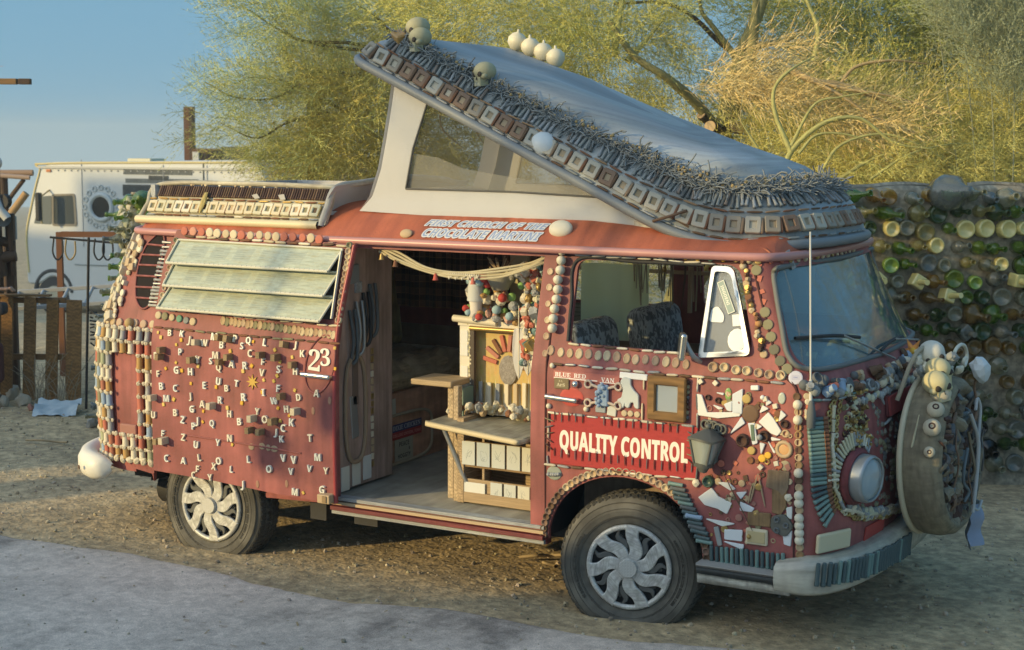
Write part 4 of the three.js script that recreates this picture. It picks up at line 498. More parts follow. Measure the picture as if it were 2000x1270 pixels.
  const prof = [[-.005, .335], [.05, .325], [.082, .345], [.090, .38], [.090, .44], [.078, .475], [.05, .488], [-.005, .49]], bg = new THREE.PlaneGeometry(1, 1, 120, prof.length - 1);
  { const p = bg.attributes.position, n = 121; for (let j = 0; j < prof.length; j++) for (let i = 0; i < n; i++) { const t = -.06 + 2.12 * i / (n - 1), v = bp(t, prof[j][0], prof[j][1] + (t < .06 ? -.03 * (1 - Math.max(0, (t + .06) / .12)) * (j > 3 ? 1 : 0) : 0)); p.setXYZ(j * n + i, v.x, v.y, v.z); } bg.computeVertexNormals(); }
  const bu = mesh(van, 'front_bumper', bg, Object.assign(mat(.66, .63, .52, { wear: 1.2, roughness: .5 }), { side: THREE.DoubleSide }));
  row(bu, 'cartridge', G.cart, [K.tealD, K.tealD, K.teal], (a, y, d) => fMap(a, y, d + .09), [-.89,.432], [-.09, .40], 33, { s: [.098, .022, .022], z: 1.57, d: .006, jz: .02, jit: .001 });
  { const st = (d0, d1, y0, y1, mm, nm) => { const g = new THREE.PlaneGeometry(1, 1, 12, 3), p = g.attributes.position, pr = [[0, y1], [d1, y1], [d1, y0], [0, y0]]; for (let j = 0; j < 4; j++) for (let i = 0; i < 13; i++) { const v = sMap(.385 + .42 * i / 12, pr[j][1], pr[j][0]); p.setXYZ(j * 13 + i, v.x, v.y, v.z); } g.computeVertexNormals(); mesh(van, nm, g, mm); };
    st(0, .075, .365, .40, Object.assign(mat(.05, .055, .055), { side: 2 }), 'rubber_step'); st(0, .065, .32, .362, Object.assign(mat(.60, .58, .50, { wear: 1 }), { side: 2 }), 'step_trim'); st(0, .078, .395, .412, Object.assign(mat(.3, .29, .27), { side: 2 }), 'step_edge'); }
  // rear bumper end
  { const pr = [[0, .40], [.05, .365], [.10, .36], [.135, .39], [.15, .44], [.145, .50], [.115, .555], [.07, .57], [.02, .555], [0, .52]], g = new THREE.PlaneGeometry(1, 1, 110, pr.length - 1), p = g.attributes.position, n = 111; for (let j = 0; j < pr.length; j++) for (let i = 0; i < n; i++) { const t = .10 + 1.80 * i / (n - 1), e = Math.min(i, n - 1 - i) / 7, k = e < 1 ? Math.sqrt(1 - (1 - e) * (1 - e)) : 1, v = rMap(1 - t, .47 + (pr[j][1] - .465) * .72 * (.25 + .75 * k), .05 + pr[j][0] * .72 * (.2 + .8 * k)); p.setXYZ(j * n + i, v.x, v.y - .01, v.z); } g.computeVertexNormals(); const o = mesh(van, 'rear_bumper', g, Object.assign(mat(.80, .78, .68, { roughness: .4 }), { side: THREE.DoubleSide })); put(o, 'bumper_bolt', G.disc, K.brown, (a, y, d) => rMap(a, y, d), .80, .46, { d: .18, s: .022 }); }
}
// ---------- decorated spare wheel and the pieces piled over it ----------
{
  const SP = [1.20, .81, 0.0], g = lathe([[0, -.10], [.30, -.10], [.345, -.085], [.365, -.04], [.368, .02], [.355, .075], [.325, .105], [.30, .10], [.285, .07], [.05, .06], [0, .06]], 56);
  const sp = mesh(van, 'spare_wheel', xf(g, [0, 0, 0], [0, 0, -Math.PI / 2]), mat(.33, .28, .185, { roughness: .85, wear: 3 }), SP, [0, -.06, .04]);
  sp.userData.label = 'spare wheel on the nose crusted with shells, stones and small skulls';
  mesh(sp, 'rim_hoop', xf(new THREE.TorusGeometry(.357, .014, 8, 72), [-.075, 0, 0], [0, Math.PI / 2, 0]), mat(.60, .54, .38));
  mesh(sp, 'spare_bracket', merge([rod([-.24, .1, .1], [-.06, .1, .1], .03), rod([-.24, -.1, -.1], [-.06, -.1, -.1], .03)]), K.dark);
  // stones and shells on the face
  const fm = [mat(.15, .12, .085), mat(.21, .17, .11), mat(.11, .11, .11), mat(.19, .12, .075), K.brownD, mat(.27, .24, .17), mat(.13, .16, .17)];
  for (let i = 0; i < 265; i++) { const r = .31 * Math.sqrt(rnd()), t = rnd() * 6.283, s = rr(.028, .085); mesh(sp, 'glued_stone', pick([G.rock, G.rock, G.rock, G.rod, G.cup, G.chip]), pick(fm), [.07 + .025 * rnd(), r * Math.sin(t), r * Math.cos(t)], [rnd() * 6, rnd() * 6, rnd() * 6], [s * rr(.6, 1.5), s, s * rr(.6, 1.2)]); }
  // things along the tread facing the camera: round caps of coral
  for (const [t, s, k] of [[58, .092, 0], [43, .076, 1], [29, .078, 1], [12, .05, 2]]) { const o = mesh(sp, 'shell_disc', xf(lathe([[0, .3], [.1, .42], [.3, .4], [.5, .2], [.5, 0]], 14), [0, 0, 0], [Math.PI / 2, 0, 0]), mat(.52, .46, .33), [.06, .362 * Math.sin(t * R), .362 * Math.cos(t * R)], [-t * R, .25, 0], s); if (k) mesh(o, 'disc_eye', G.ring, K.brownD, [0, 0, .42], null, .4); }
  mesh(sp, 'thorn', rod([-.02, .36 * Math.sin(.25), .36 * Math.cos(.25)], [.02, .24, .37], .006, 6, .002), K.bone);
  // pale forked root on the face
  const root = mesh(sp, 'forked_root', merge([tube([[.13, -.27, -.06], [.14, -.10, -.09], [.145, .05, -.10], [.14, .14, -.05], [.135, .20, .0]], .010, 30, 7), tube([[.145, .05, -.10], [.14, .12, -.13], [.14, .20, -.15], [.135, .25, -.12], [.135, .2, -.09]], .008, 26, 7), tube([[.13, -.24, -.05], [.135, -.27, -.13], [.135, -.24, -.19]], .007, 14, 7)]), mat(.44, .45, .44));
  for (let i = 0; i < 7; i++) { const a = rr(0, 6.28), r = rr(.05, .26); mesh(sp, 'root_strand', tube([0, 1, 2, 3, 4].map((k) => [.12 + rr(-.01, .02), r * Math.sin(a) + (k - 2) * .06 + rr(-.02, .02), r * Math.cos(a) + rr(-.03, .03)]), rr(.004, .008), 16, 5), pick(fm)); }
  const cloth = new THREE.PlaneGeometry(.20, .20, 8, 8); { const p = cloth.attributes.position; for (let i = 0; i < p.count; i++) p.setZ(i, .02 * Math.sin(p.getX(i) * 40) + .01 * Math.sin(p.getY(i) * 50)); cloth.computeVertexNormals(); }
  mesh(sp, 'cloth_scrap', cloth, Object.assign(mat(.30, .34, .44), { side: 2 }), [.10, -.36, -.20], [0, 1.45, 0]);
  // small skulls piled over the top of the wheel
  const skullG = merge([ball(.5, [0, .12, 0], [.92, .86, 1.08], 18), xf(new THREE.BoxGeometry(.5, .42, .42, 2, 2, 2), [0, -.30, .24]), ball(.17, [.30, -.08, .26], [1, .8, 1], 8), ball(.17, [-.30, -.08, .26], [1, .8, 1], 8)]);
  const sockM = mat(.05, .04, .03);
  globalThis.skull = (parent, p, rot, s, mm) => { const o = mesh(parent, 'skull', skullG, mm, p, rot, s); for (const x of [-.2, .2]) mesh(o, 'eye_socket', ball(.14, [x, .02, .44], [1, .9, .55], 8), sockM); mesh(o, 'nose_socket', xf(new THREE.ConeGeometry(.08, .16, 3), [0, -.15, .46]), sockM); mesh(o, 'teeth', merge(Array.from({ length: 6 }, (_, i) => box(.05, .12, .04, [-.16 + i * .064, -.42, .46]))), mat(.6, .55, .38)); return o; };
  const sk = mat(.54, .49, .28, { roughness: .6 }), cr = mat(.66, .63, .52);
  skull(sp, [.04, .345, .19], [.1, .9, .1], .125, sk); skull(sp, [.03, .40, .13], [.1, 1.1, 0], .115, sk); skull(sp, [-.02, .46, .05], [.2, .5, .2], .13, cr);
  for (let i = 0; i < 26; i++) mesh(sp, 'glued_stone', G.rock, pick([cr, K.bone, K.ivory, K.grey, K.tan]), [rr(-.1, .08), .37 + rr(0, .10), rr(-.08, .14)], [rnd() * 6, rnd() * 6, 0], rr(.04, .075));
  mesh(sp, 'white_ball', G.rock, mat(.62, .64, .62), [.10, .36, -.30], [1, 2, 0], .13);
  mesh(van, 'curved_horn', tube([[1.05, 1.08, .22], [1.10, 1.26, .17], [1.13, 1.31, .08], [1.16, 1.27, -.02], [1.17, 1.20, -.06]], .0105, 40, 8), mat(.36, .32, .23));
  const fl = mesh(van, 'orange_flower', ball(.018, [0, 0, 0]), K.yellow, fMap(.259,1.244, .05).toArray()); for (let i = 0; i < 6; i++) { const a = i / 6 * 6.283; mesh(fl, 'petal', xf(new THREE.ConeGeometry(.02, .06, 5), [.035 * Math.cos(a), .035 * Math.sin(a), 0], [0, 0, a - 1.57], [1, 1, .4]), mat(.72, .28, .07)); }
  const cu = []; for (let i = 0; i < 26; i++) { const t = i / 25, a = 2.6 - t * 6.6, r = .13 * Math.pow(1 - t, 1.1) + .018; cu.push([1.16 + .03 * t, 1.19 + r * Math.sin(a) * .55, -.50 + r * -Math.cos(a)]); }
  mesh(van, 'spiral_horn', tube(cu, .009, 70, 7), mat(.70, .66, .54)); mesh(van, 'horn_wire', rod([1.10, .95, -.30], [1.16, 1.19, -.40], .005), K.dark);
}
// ---------- wheels ----------
{
  const tyreM = mat(.075, .073, .068, { roughness: .9 }), tyreDust = tex(256, (u, v) => { const k = .55 + .5 * fbm(u * 8, v * 8, 131, 4, 8); return [k, k * .98, k * .93]; }); tyreM.map = rep(tyreDust, 3, 1); tyreM.bumpMap = rep(tex(256, (u, v) => { const r = Math.abs(v - .5), b = r < .22 ? ((u * 6 + (v > .5 ? .5 : 0) + r * 2) % 1 < .28 ? 0 : 1) : r < .3 ? ((u * 12) % 1 < .4 ? .3 : 1) : .6 + .4 * (Math.sin(v * 150) > .3 ? 1 : 0) * .4; return [b, b, b]; }, false), 12, 1); tyreM.bumpScale = .006; tyreM.color = C(.19, .19, .18);
  const hubM = mat(.80, .81, .78, { metalness: .3, roughness: .5, map: rep(wearTex, 6) });
  const squash = (g, flat) => { const p = g.attributes.position; for (let i = 0; i < p.count; i++) { const x = p.getX(i), y = p.getY(i), z = p.getZ(i), a = Math.atan2(x, -y), q = Math.max(0, Math.cos(a)), b = Math.max(0, (-y - .12) / .2); p.setZ(i, z * (1 + .28 * flat * b * q)); if (y < -.245) p.setXYZ(i, x * (1 + .02 * b), -.245 + (y + .245) * .06, p.getZ(i)); } g.computeVertexNormals(); return g; };
  const tyre = (flat) => { const prof = [[.19, -.07], [.215, -.085], [.26, -.098], [.30, -.092], [.322, -.07], [.33, -.045], [.322, -.040], [.322, -.030], [.331, -.026], [.332, -.004], [.323, 0], [.332, .004], [.331, .026], [.322, .030], [.322, .040], [.33, .045], [.322, .07], [.30, .092], [.26, .098], [.215, .085], [.19, .07]];
    return squash(xf(lathe(prof, 72), [0, 0, 0], [Math.PI / 2, 0, 0]), flat); };
  const lugs = squash(merge(Array.from({ length: 62 * 4 }, (_, i) => { const k = i % 4, a = (Math.floor(i / 4) + (k % 2) * .5) / 62 * 6.2832, r = k === 0 || k === 3 ? .326 : .333, z = [-.058, -.017, .017, .058][k]; return xf(box(.021, .007, k === 0 || k === 3 ? .034 : .022, [0, r, z], [k === 0 ? -.35 : k === 3 ? .35 : 0, k % 2 ? .35 : -.35, 0]), [0, 0, 0], [0, 0, a]); })), 1), ribs = squash(merge([.232, .238, .272, .30].map((r) => xf(new THREE.TorusGeometry(r, .0022, 4, 90), [0, 0, r < .25 ? .0915 : r < .28 ? .0955 : .0925]))), 1), raised = squash(merge(Array.from({ length: 34 }, (_, i) => { const a = (i < 17 ? 1.0 : 4.1) + (i % 17) * .075; return xf(box(.010 + .006 * ((i * 7) % 3), .014, .004, [0, .253, .0965]), [0, 0, 0], [0, 0, a]); })), 1);
  const blade = (() => { const s = new THREE.Shape(); s.moveTo(.035, -.022); s.quadraticCurveTo(.09, -.05, .125, -.012); s.quadraticCurveTo(.15, .02, .185, .012); s.lineTo(.180, .072); s.quadraticCurveTo(.13, .062, .10, .03); s.quadraticCurveTo(.075, .005, .035, .022); s.closePath(); return ext(s, .010, .004, 8); })();
  const fin = (() => { const s = new THREE.Shape(); s.moveTo(.085, -.008); s.quadraticCurveTo(.11, -.03, .135, .0); s.quadraticCurveTo(.15, .022, .172, .006); s.quadraticCurveTo(.152, .04, .13, .022); s.quadraticCurveTo(.112, -.002, .09, .010); s.closePath(); return ext(s, .008, .003, 6); })();
  const finM = mat(.12, .125, .12, { metalness: .3, roughness: .5 }), bore = mat(.02, .02, .02), tyreG = tyre(1);
  for (const [x, z, y, st, side, spin] of [[0, .735, .312, .20, 1, .35], [-2.40, .745, .312, 0, 1, .1], [0, -.735, .312, .2, -1, 0], [-2.40, -.745, .312, 0, -1, 0]]) {
    const w = mesh(van, 'wheel', tyreG, tyreM, [x, y, z], [0, (side > 0 ? 0 : Math.PI) + st, 0]);
    mesh(w, 'tread_blocks', lugs, tyreM); mesh(w, 'sidewall_ribs', ribs, tyreM); mesh(w, 'raised_marks', raised, tyreM);
    const hub = mesh(w, 'hubcap', merge([xf(new THREE.TorusGeometry(.186, .013, 8, 56), [0, 0, .086]), cyl(.048, .040, .03, 24, [0, 0, .100], [Math.PI / 2, 0, 0])]), hubM);
    mesh(w, 'wheel_bore', cyl(.19, .19, .06, 40, [0, 0, .035], [Math.PI / 2, 0, 0]), bore);
    mesh(w, 'brake_drum', merge([cyl(.10, .10, .02, 24, [0, 0, .068], [Math.PI / 2, 0, 0]), ...Array.from({ length: 10 }, (_, i) => cyl(.012, .012, .02, 8, [.14 * Math.cos(i * .6283), .14 * Math.sin(i * .6283), .068], [Math.PI / 2, 0, 0]))]), mat(.12, .12, .11, { metalness: .5 }));
    if (side > 0) for (let i = 0; i < 7; i++) { mesh(w, 'hub_blade', blade, hubM, [0, 0, .085], [0, 0, spin + i / 7 * 6.2832]); mesh(w, 'hub_fin', fin, finM, [0, 0, .080], [0, 0, spin + (i + .62) / 7 * 6.2832]); }
  }
}
// ---------- raised pop-top ----------
{
  const rail = new THREE.CatmullRomCurve3([[-1.62, 2.65], [-1.16, 2.434], [-.71, 2.222], [-.28, 2.02], [.06, 1.862], [.28, 1.80], [.50, 1.785], [.76, 1.80]].map(([x, y]) => V(x, y, 0)), false, 'catmullrom', .5), L = rail.getLength();
  const at = (u) => { const t = Math.min(.9999, Math.max(0, u / L)), p = rail.getPointAt(t), q = rail.getTangentAt(t); return [p, V(-q.y, q.x, 0)]; };
  const out = []; { const hw = .62, r0 = .10, n = 2.6, fa = .42; // outline in (along, across): near side first, from the rear round the front and back
    const q = []; for (let i = 0; i <= 8; i++) { const a = i / 8 * 1.5708; q.push([r0 - r0 * Math.sin(1.5708 - a) , (hw - r0) + r0 * Math.cos(1.5708 - a)]); } q.unshift([0, 0], [0, .3]); for (let i = 1; i < 40; i++) q.push([r0 + (L - fa - r0) * i / 40, hw]); for (let i = 0; i <= 40; i++) { const t = 1.5708 * (1 - i / 40); q.push([L - fa + fa * Math.pow(Math.max(0, Math.cos(t)), 2 / n), hw * Math.pow(Math.sin(t), 2 / n)]); }
    for (const e of q) out.push(e); for (let i = q.length - 2; i > 0; i--) out.push([q[i][0], -q[i][1]]); }
  const uc = L * .52, hgt = (r, u) => (1 + .34 * Math.pow(Math.min(1, Math.max(0, (u - .7) / 1.3)), 1.5)) * hgt0(r, u), hgt0 = (r, u) => { const k = .68 + .32 * Math.min(1, Math.max(0, u / .8)); return lin([0, .285 * k], [.4, .284 * k], [.6, .268 * k], [.75, .244 * (.3 + .7 * k)], [.84, .205], [.89, .168], [.925, .14], [.955, .11], [.985, .05], [1, 0])(r); };
  const pt = (o, r, d = 0) => { const u = uc + (o[0] - uc) * r, z = o[1] * r, [p, n] = at(u); return p.clone().addScaledVector(n, hgt(r, u) + d).setZ(z); };
  const rings = [1, .993, .985, .97, .955, .94, .925, .90, .88, .82, .75, .65, .55, .42, .3, .15, .001], K0 = out.length, pos = [], uv = [], idx = [];
  rings.forEach((r) => out.forEach((o) => { const v = pt(o, r); pos.push(v.x, v.y, v.z); uv.push(o[0] * r, o[1] * r); }));
  for (let j = 0; j + 1 < rings.length; j++) for (let k = 0; k < K0; k++) { const a = j * K0 + k, b = j * K0 + (k + 1) % K0, c = a + K0, d = b + K0; idx.push(a, c, b, b, c, d); }
  const g = new THREE.BufferGeometry(); g.setAttribute('position', new THREE.Float32BufferAttribute(pos, 3)); g.setAttribute('uv', new THREE.Float32BufferAttribute(uv, 2)); g.setIndex(idx); g.computeVertexNormals();
  const top = mesh(van, 'pop_top', g, Object.assign(mat(.46, .50, .51, { roughness: .55, map: rep(wearTex, .35) }), { side: 2 })); top.userData.label = 'raised grey fibreglass pop-top ringed with old keys, rods and twigs';
  mesh(top, 'inner_lining', (() => { const q = []; rings.slice(0, -1).forEach((r, j) => 0); const s = shp(out.flatMap((o) => [o[0] * .97 + .02, o[1] * .97])); return panel(s, (u, z, d) => { const [p, n] = at(u); return p.clone().addScaledVector(n, .012).setZ(-z); }, .006, .12); })(), mat(.66, .66, .60, { roughness: .9 }));
  mesh(top, 'edge_rail', (() => { const c = new THREE.CatmullRomCurve3(out.filter((_, i) => i % 2 === 0).map((o) => pt(o, 1, -.012).setZ(o[1] * 1.02)), true); return new THREE.TubeGeometry(c, 220, .024, 8, true); })(), mat(.20, .22, .23, { roughness: .5 }));
  // coordinates on the flank: t metres along the outline from the rear near corner, h metres up
  const near = out.slice(6, 6 + 99), ln = [0]; for (let i = 1; i < near.length; i++) ln.push(ln[i - 1] + Math.hypot(near[i][0] - near[i - 1][0], near[i][1] - near[i - 1][1]));
  const tMax = ln[ln.length - 1], outl = (t) => { let i = 1; while (i < ln.length - 1 && ln[i] < t) i++; const f = (t - ln[i - 1]) / Math.max(1e-6, ln[i] - ln[i - 1]); return [near[i - 1][0] + (near[i][0] - near[i - 1][0]) * f, near[i - 1][1] + (near[i][1] - near[i - 1][1]) * f]; };
  const rho = lin([0, 1], [.05, .985], [.11, .955], [.145, .925], [.18, .88], [.26, .80]);
  const pm = (t, h, d = 0) => { const o = outl(t), a = pt(o, rho(h)); if (!d) return a; const b = pt(outl(t + .01), rho(h)), c = pt(o, rho(h + .01)); return a.addScaledVector(b.sub(a).cross(c.sub(pt(o, rho(h)))).normalize(), d); };
  const keyF = (() => { const s = rshape([-.5, -.5, .5, -.5, .5, .5, -.5, .5], .12); s.holes.push(rshape([-.27, -.27, .27, -.27, .27, .27, -.27, .27], .05)); return ext(s, .16, .05); })(), keyI = rbox(.46, .50, .16, .04, null, null, 1);
  const km = [mat(.40, .38, .32), mat(.30, .26, .20), mat(.46, .42, .33), mat(.22, .14, .09)], ki = [mat(.24, .20, .13), mat(.46, .42, .33), mat(.36, .28, .18)];
  const span = tMax * .955, nK = 37;
  for (let i = 0; i < nK; i++) { const t = .03 + span * i / nK; if (i > 29 && rnd() < .35) { put(top, 'rust_rod', G.cart, K.rust, pm, t, .055, { s: [.08, .03, .03], z: 1.57, d: .01 }); continue; } const k = put(top, 'key_frame', keyF, pick(km), pm, t, .058, { s: [.064, .070, .10], z: rr(-.08, .08), d: .002 }); mesh(k, 'key_face', keyI, pick(ki), [0, 0, .04]); put(top, 'key_bar', G.rod, pick([K.brown, K.rust, mat(.30, .20, .12)]), pm, t + .038, .055, { s: [.078, .036, .036], z: 1.5, d: .014 }); put(top, 'base_rod', G.rod, pick([K.greyW, K.grey, K.brown]), pm, t, .012, { s: [.07, .022, .022], d: .012 }); put(top, 'rust_rod', G.rod, pick([K.rust, K.brown, mat(.34, .20, .10)]), pm, t + .02, .100, { s: [.075, .02, .02], d: .012, z: rr(-.08, .08) }); }
  for (let i = 0; i < 120; i++) { const t = .02 + span * i / 120; if (rnd() < .12) continue; put(top, 'metal_rod', G.cart, pick([K.grey, K.grey, mat(.33, .35, .36), K.greyD, mat(.24, .20, .17)]), pm, t, .140 + rr(-.006, .006), { s: [.07, .018, .018], z: 1.57 + rr(-.18, .18), d: .010 }); }
  // tangle of wire and thorny twigs along the upper edge
  const tw = []; for (let i = 0; i < 1900; i++) { const t = span * Math.min(1, Math.max(0, (Math.floor(rnd() * 34) + rnd() * rnd() * 1.4) / 34)), h = .155 + .065 * rnd() * rnd(), p = pm(t, h, .01 + .02 * rnd()), a = rr(0, 6.28), l = rr(.025, .08), u = V(Math.cos(a), Math.sin(a) * .5 + .1, rr(-.7, .7)).normalize().multiplyScalar(l), w = V(rr(-.02, .02), rr(0, .03), rr(-.02, .02)); tw.push(new THREE.TubeGeometry(new THREE.QuadraticBezierCurve3(p, p.clone().addScaledVector(u, .5).add(w), p.clone().add(u)), 3, rr(.0016, .0042), 4)); }
  tag(mesh(top, 'twig_tangle', merge(tw), mat(.23, .25, .25, { roughness: .9 })), 'tangle of grey thorny twigs along the upper edge of the pop-top', null, null, 'stuff');
  const tw2 = []; for (let i = 0; i < 160; i++) { const p = pm(span * rnd(), .17 + .04 * rnd(), .03); tw2.push(ball(rr(.005, .010), p.toArray(), [1, 1, 1], 6)); } tag(mesh(top, 'dry_buds', merge(tw2), mat(.38, .28, .12)), 'dry yellowish buds caught in the twigs', null, null, 'stuff');
  // a white shell among the keys, three skulls, four round gourds, an amber block
  const dome = put(top, 'white_dome', ball(.5, null, [1.15, .95, .7], 18), mat(.62, .66, .66, { roughness: .35 }), pm, 1.13, .062, { s: .115 });
  const sk = mat(.40, .37, .22, { roughness: .65 }), put3 = (u, v, z, s, ry) => { const o = skull(top, [...[0, 0, 0]], [0, ry, 0], s, sk); return o; };
  const sp = (t, h, d, s, ry) => { const p = pm(t, h, d), o = skull(top, p.toArray(), [.1, ry, .05], s, sk); return o; };
  sp(.03, .215, .045, .118, -.5); sp(.11, .20, .04, .11, -.5); sp(.58, .20, .04, .108, -.45);
  put(top, 'amber_block', rbox(.085, .06, .05, .012), mat(.42, .24, .07, { roughness: .4 }), pm, .03, .165, { d: .02, z: .1 });
  const gm = mat(.68, .62, .44, { roughness: .5 }); for (const [u, v] of [[1010, 71], [1036, 82], [1061, 92], [1085, 103]]) { const e = out.filter((o) => o[1] < -.45); }
  [[-1.282,2.771], [-1.199,2.738], [-1.12,2.709], [-1.044,2.677]].forEach(([x, y]) => { const o = mesh(top, 'round_gourd', lathe([[0, -.052], [.03, -.045], [.052, -.01], [.05, .02], [.03, .043], [.008, .050], [.006, .066], [0, .066]], 18), gm, [x, y, -.46], [rr(-.2, .2), 0, rr(-.3, .1)]); });
  // tent of pale canvas with a gauze window on each side
  const tz = .565, edge = [-1.605,1.874, -1.545,1.945, -1.491,2.087, -1.457,2.239, -1.425,2.403, -1.406,2.516];
  const bl = [-1.296,2.19, -1.342,1.993, -.732,1.989, -.033,1.964], tl = [-1.20, 2.452], rl = [-1.0, 2.36, -.5, 2.125, -.15, 1.955];
  const strip = edge.concat(tl, bl, [-.02, 1.893, .18, 1.83, .45, 1.81, .45, 1.77, .041,1.838, -.731,1.848]), pane = tl.concat(bl, [-.06, 1.92], rl.slice(4), rl.slice(2, 4), rl.slice(0, 2));
  for (const sd of [1, -1]) {
    const mp = (x, y, d) => V(x, y, sd * (tz + .03 * Math.exp(-Math.pow((y - 1.86) / .06, 2)) + d));
    const cv = mesh(van, 'tent_side', panel(shp(strip), mp, .006, .06), K.canvas);
    const gz = new THREE.MeshStandardMaterial({ color: C(.17, .16, .11), roughness: .9, transparent: true, opacity: .11, side: 2 }), cu = new THREE.MeshStandardMaterial({ color: C(.50, .49, .42), roughness: .95, transparent: true, opacity: .26, side: 2 });
    mesh(cv, 'gauze_window', panel(shp(pane), (x, y, d) => mp(x, y, d - .006), .002, .2), gz);
    mesh(cv, 'window_flap', panel(shp([-1.311,2.165, ...bl.slice(2, 8), -.377,2.015, -.732,2.053, -1.017,2.093, -1.163,2.146]), (x, y, d) => mp(x, y, d - .012), .002, .2), cu);
    mesh(cv, 'window_hem', merge([[tl, [-1.299,2.19]], [[-1.299,2.19], [-1.342,1.99]], [[-1.342,1.99], [-.732,1.987]], [[-.732,1.987], [-.043,1.963]]].map(([a, b]) => rod(mp(...a, .003).toArray(), mp(...b, .003).toArray(), .005, 6))), mat(.10, .10, .09));
  }
  const back = (u0, u1, v0, v1, d) => { const g2 = new THREE.PlaneGeometry(1, 1, 12, 20), p = g2.attributes.position; for (let i = 0; i < p.count; i++) { const v = v0 + (v1 - v0) * (p.getY(i) + .5), u = u0 + (u1 - u0) * (p.getX(i) + .5), k = v * 5, j = Math.min(4, Math.floor(k)), f = k - j; p.setXYZ(i, edge[2 * j] + (edge[2 * j + 2] - edge[2 * j]) * f + .02 * Math.sin(u * 9) - d, edge[2 * j + 1] + (edge[2 * j + 3] - edge[2 * j + 1]) * f, u * 2 * tz); } g2.computeVertexNormals(); return g2; };
  const bm = phys(.80, .79, .74, { roughness: .95, transmission: .25, thickness: 0, side: 2 }), tb = mesh(van, 'tent_back', merge([back(-.5, -.36, 0, 1, 0), back(.36, .5, 0, 1, 0), back(-.36, .36, 0, .25, 0), back(-.36, .36, .9, 1, 0)]), bm);
  mesh(tb, 'gauze_window', back(-.36, .36, .25, .9, .002), new THREE.MeshStandardMaterial({ color: C(.17, .16, .11), roughness: .9, transparent: true, opacity: .25, side: 2 }));
  mesh(van, 'hinge_board', panel(shp([-.082,1.868, .365,1.829, .373,1.796, -.082,1.847]), (x, y, d) => V(x, y, .60 + d), .012, .2), K.white);
  mesh(van, 'roof_strut', rod([-.071,1.978, .60], [.194,1.847, .61], .008), K.brown); mesh(van, 'dry_stick', tube([[.037,1.873, .66], [.124,1.899, .66], [.202,1.924, .66]], .007, 12, 5), K.brown);
  // lettering on the red roof band
  const lt = printTex(1024, 192, (g, w, h) => { g.clearRect(0, 0, w, h); g.textBaseline = 'middle'; g.lineJoin = 'round'; const f = (s, y, x0, x1) => { g.save(); g.font = 'italic bold 84px sans-serif'; g.transform(1, 0, -.12, 1, 0, 0); const k = (x1 - x0) / g.measureText(s).width; g.translate(x0 + y * .12, y); g.scale(k, 1); g.lineWidth = 16; g.strokeStyle = '#cfd0cf'; g.strokeText(s, 0, 0); g.fillStyle = '#8f9fbe'; g.fillText(s, 0, 0); g.restore(); }; f('FIRST CHURCH OF THE', 52, 20, 985); f('CHOCOLATE MARTINI', 142, 36, 970); });
  const lp = (a, b, d) => { const [x0, y0, x1, y1] = [-1.20, 1.775, -.50, 1.775]; const x = a, z0 = W(1.738), q = b; /* follow the roof curve */ const r = 1 - q * 1.5; const z = z0 * (.985 - q * 1.35); return V(x, roofY(x, z) + d * .5, z + d * .8); };
  { const g2 = new THREE.PlaneGeometry(.70, .112, 40, 8), p = g2.attributes.position; for (let i = 0; i < p.count; i++) { const v = lp(-.83 + p.getX(i), .058 + p.getY(i), .004); p.setXYZ(i, v.x, v.y, v.z); } g2.computeVertexNormals(); const o = mesh(van, 'roof_lettering', g2, new THREE.MeshStandardMaterial({ map: lt, transparent: true, roughness: .6 })); o.userData.label = 'outlined capitals FIRST CHURCH OF THE CHOCOLATE MARTINI on the roof band'; }
  mesh(van, 'white_dome', ball(.055, null, [1.1, .8, .5], 18), K.ivory, lp(-.42, .07, .01).toArray(), [-.5, 0, 0]); mesh(van, 'flat_disc', ball(.03, null, [1.2, .8, .4], 12), K.tan, lp(-1.24, .02, .008).toArray(), [-.5, 0, 0]);
}
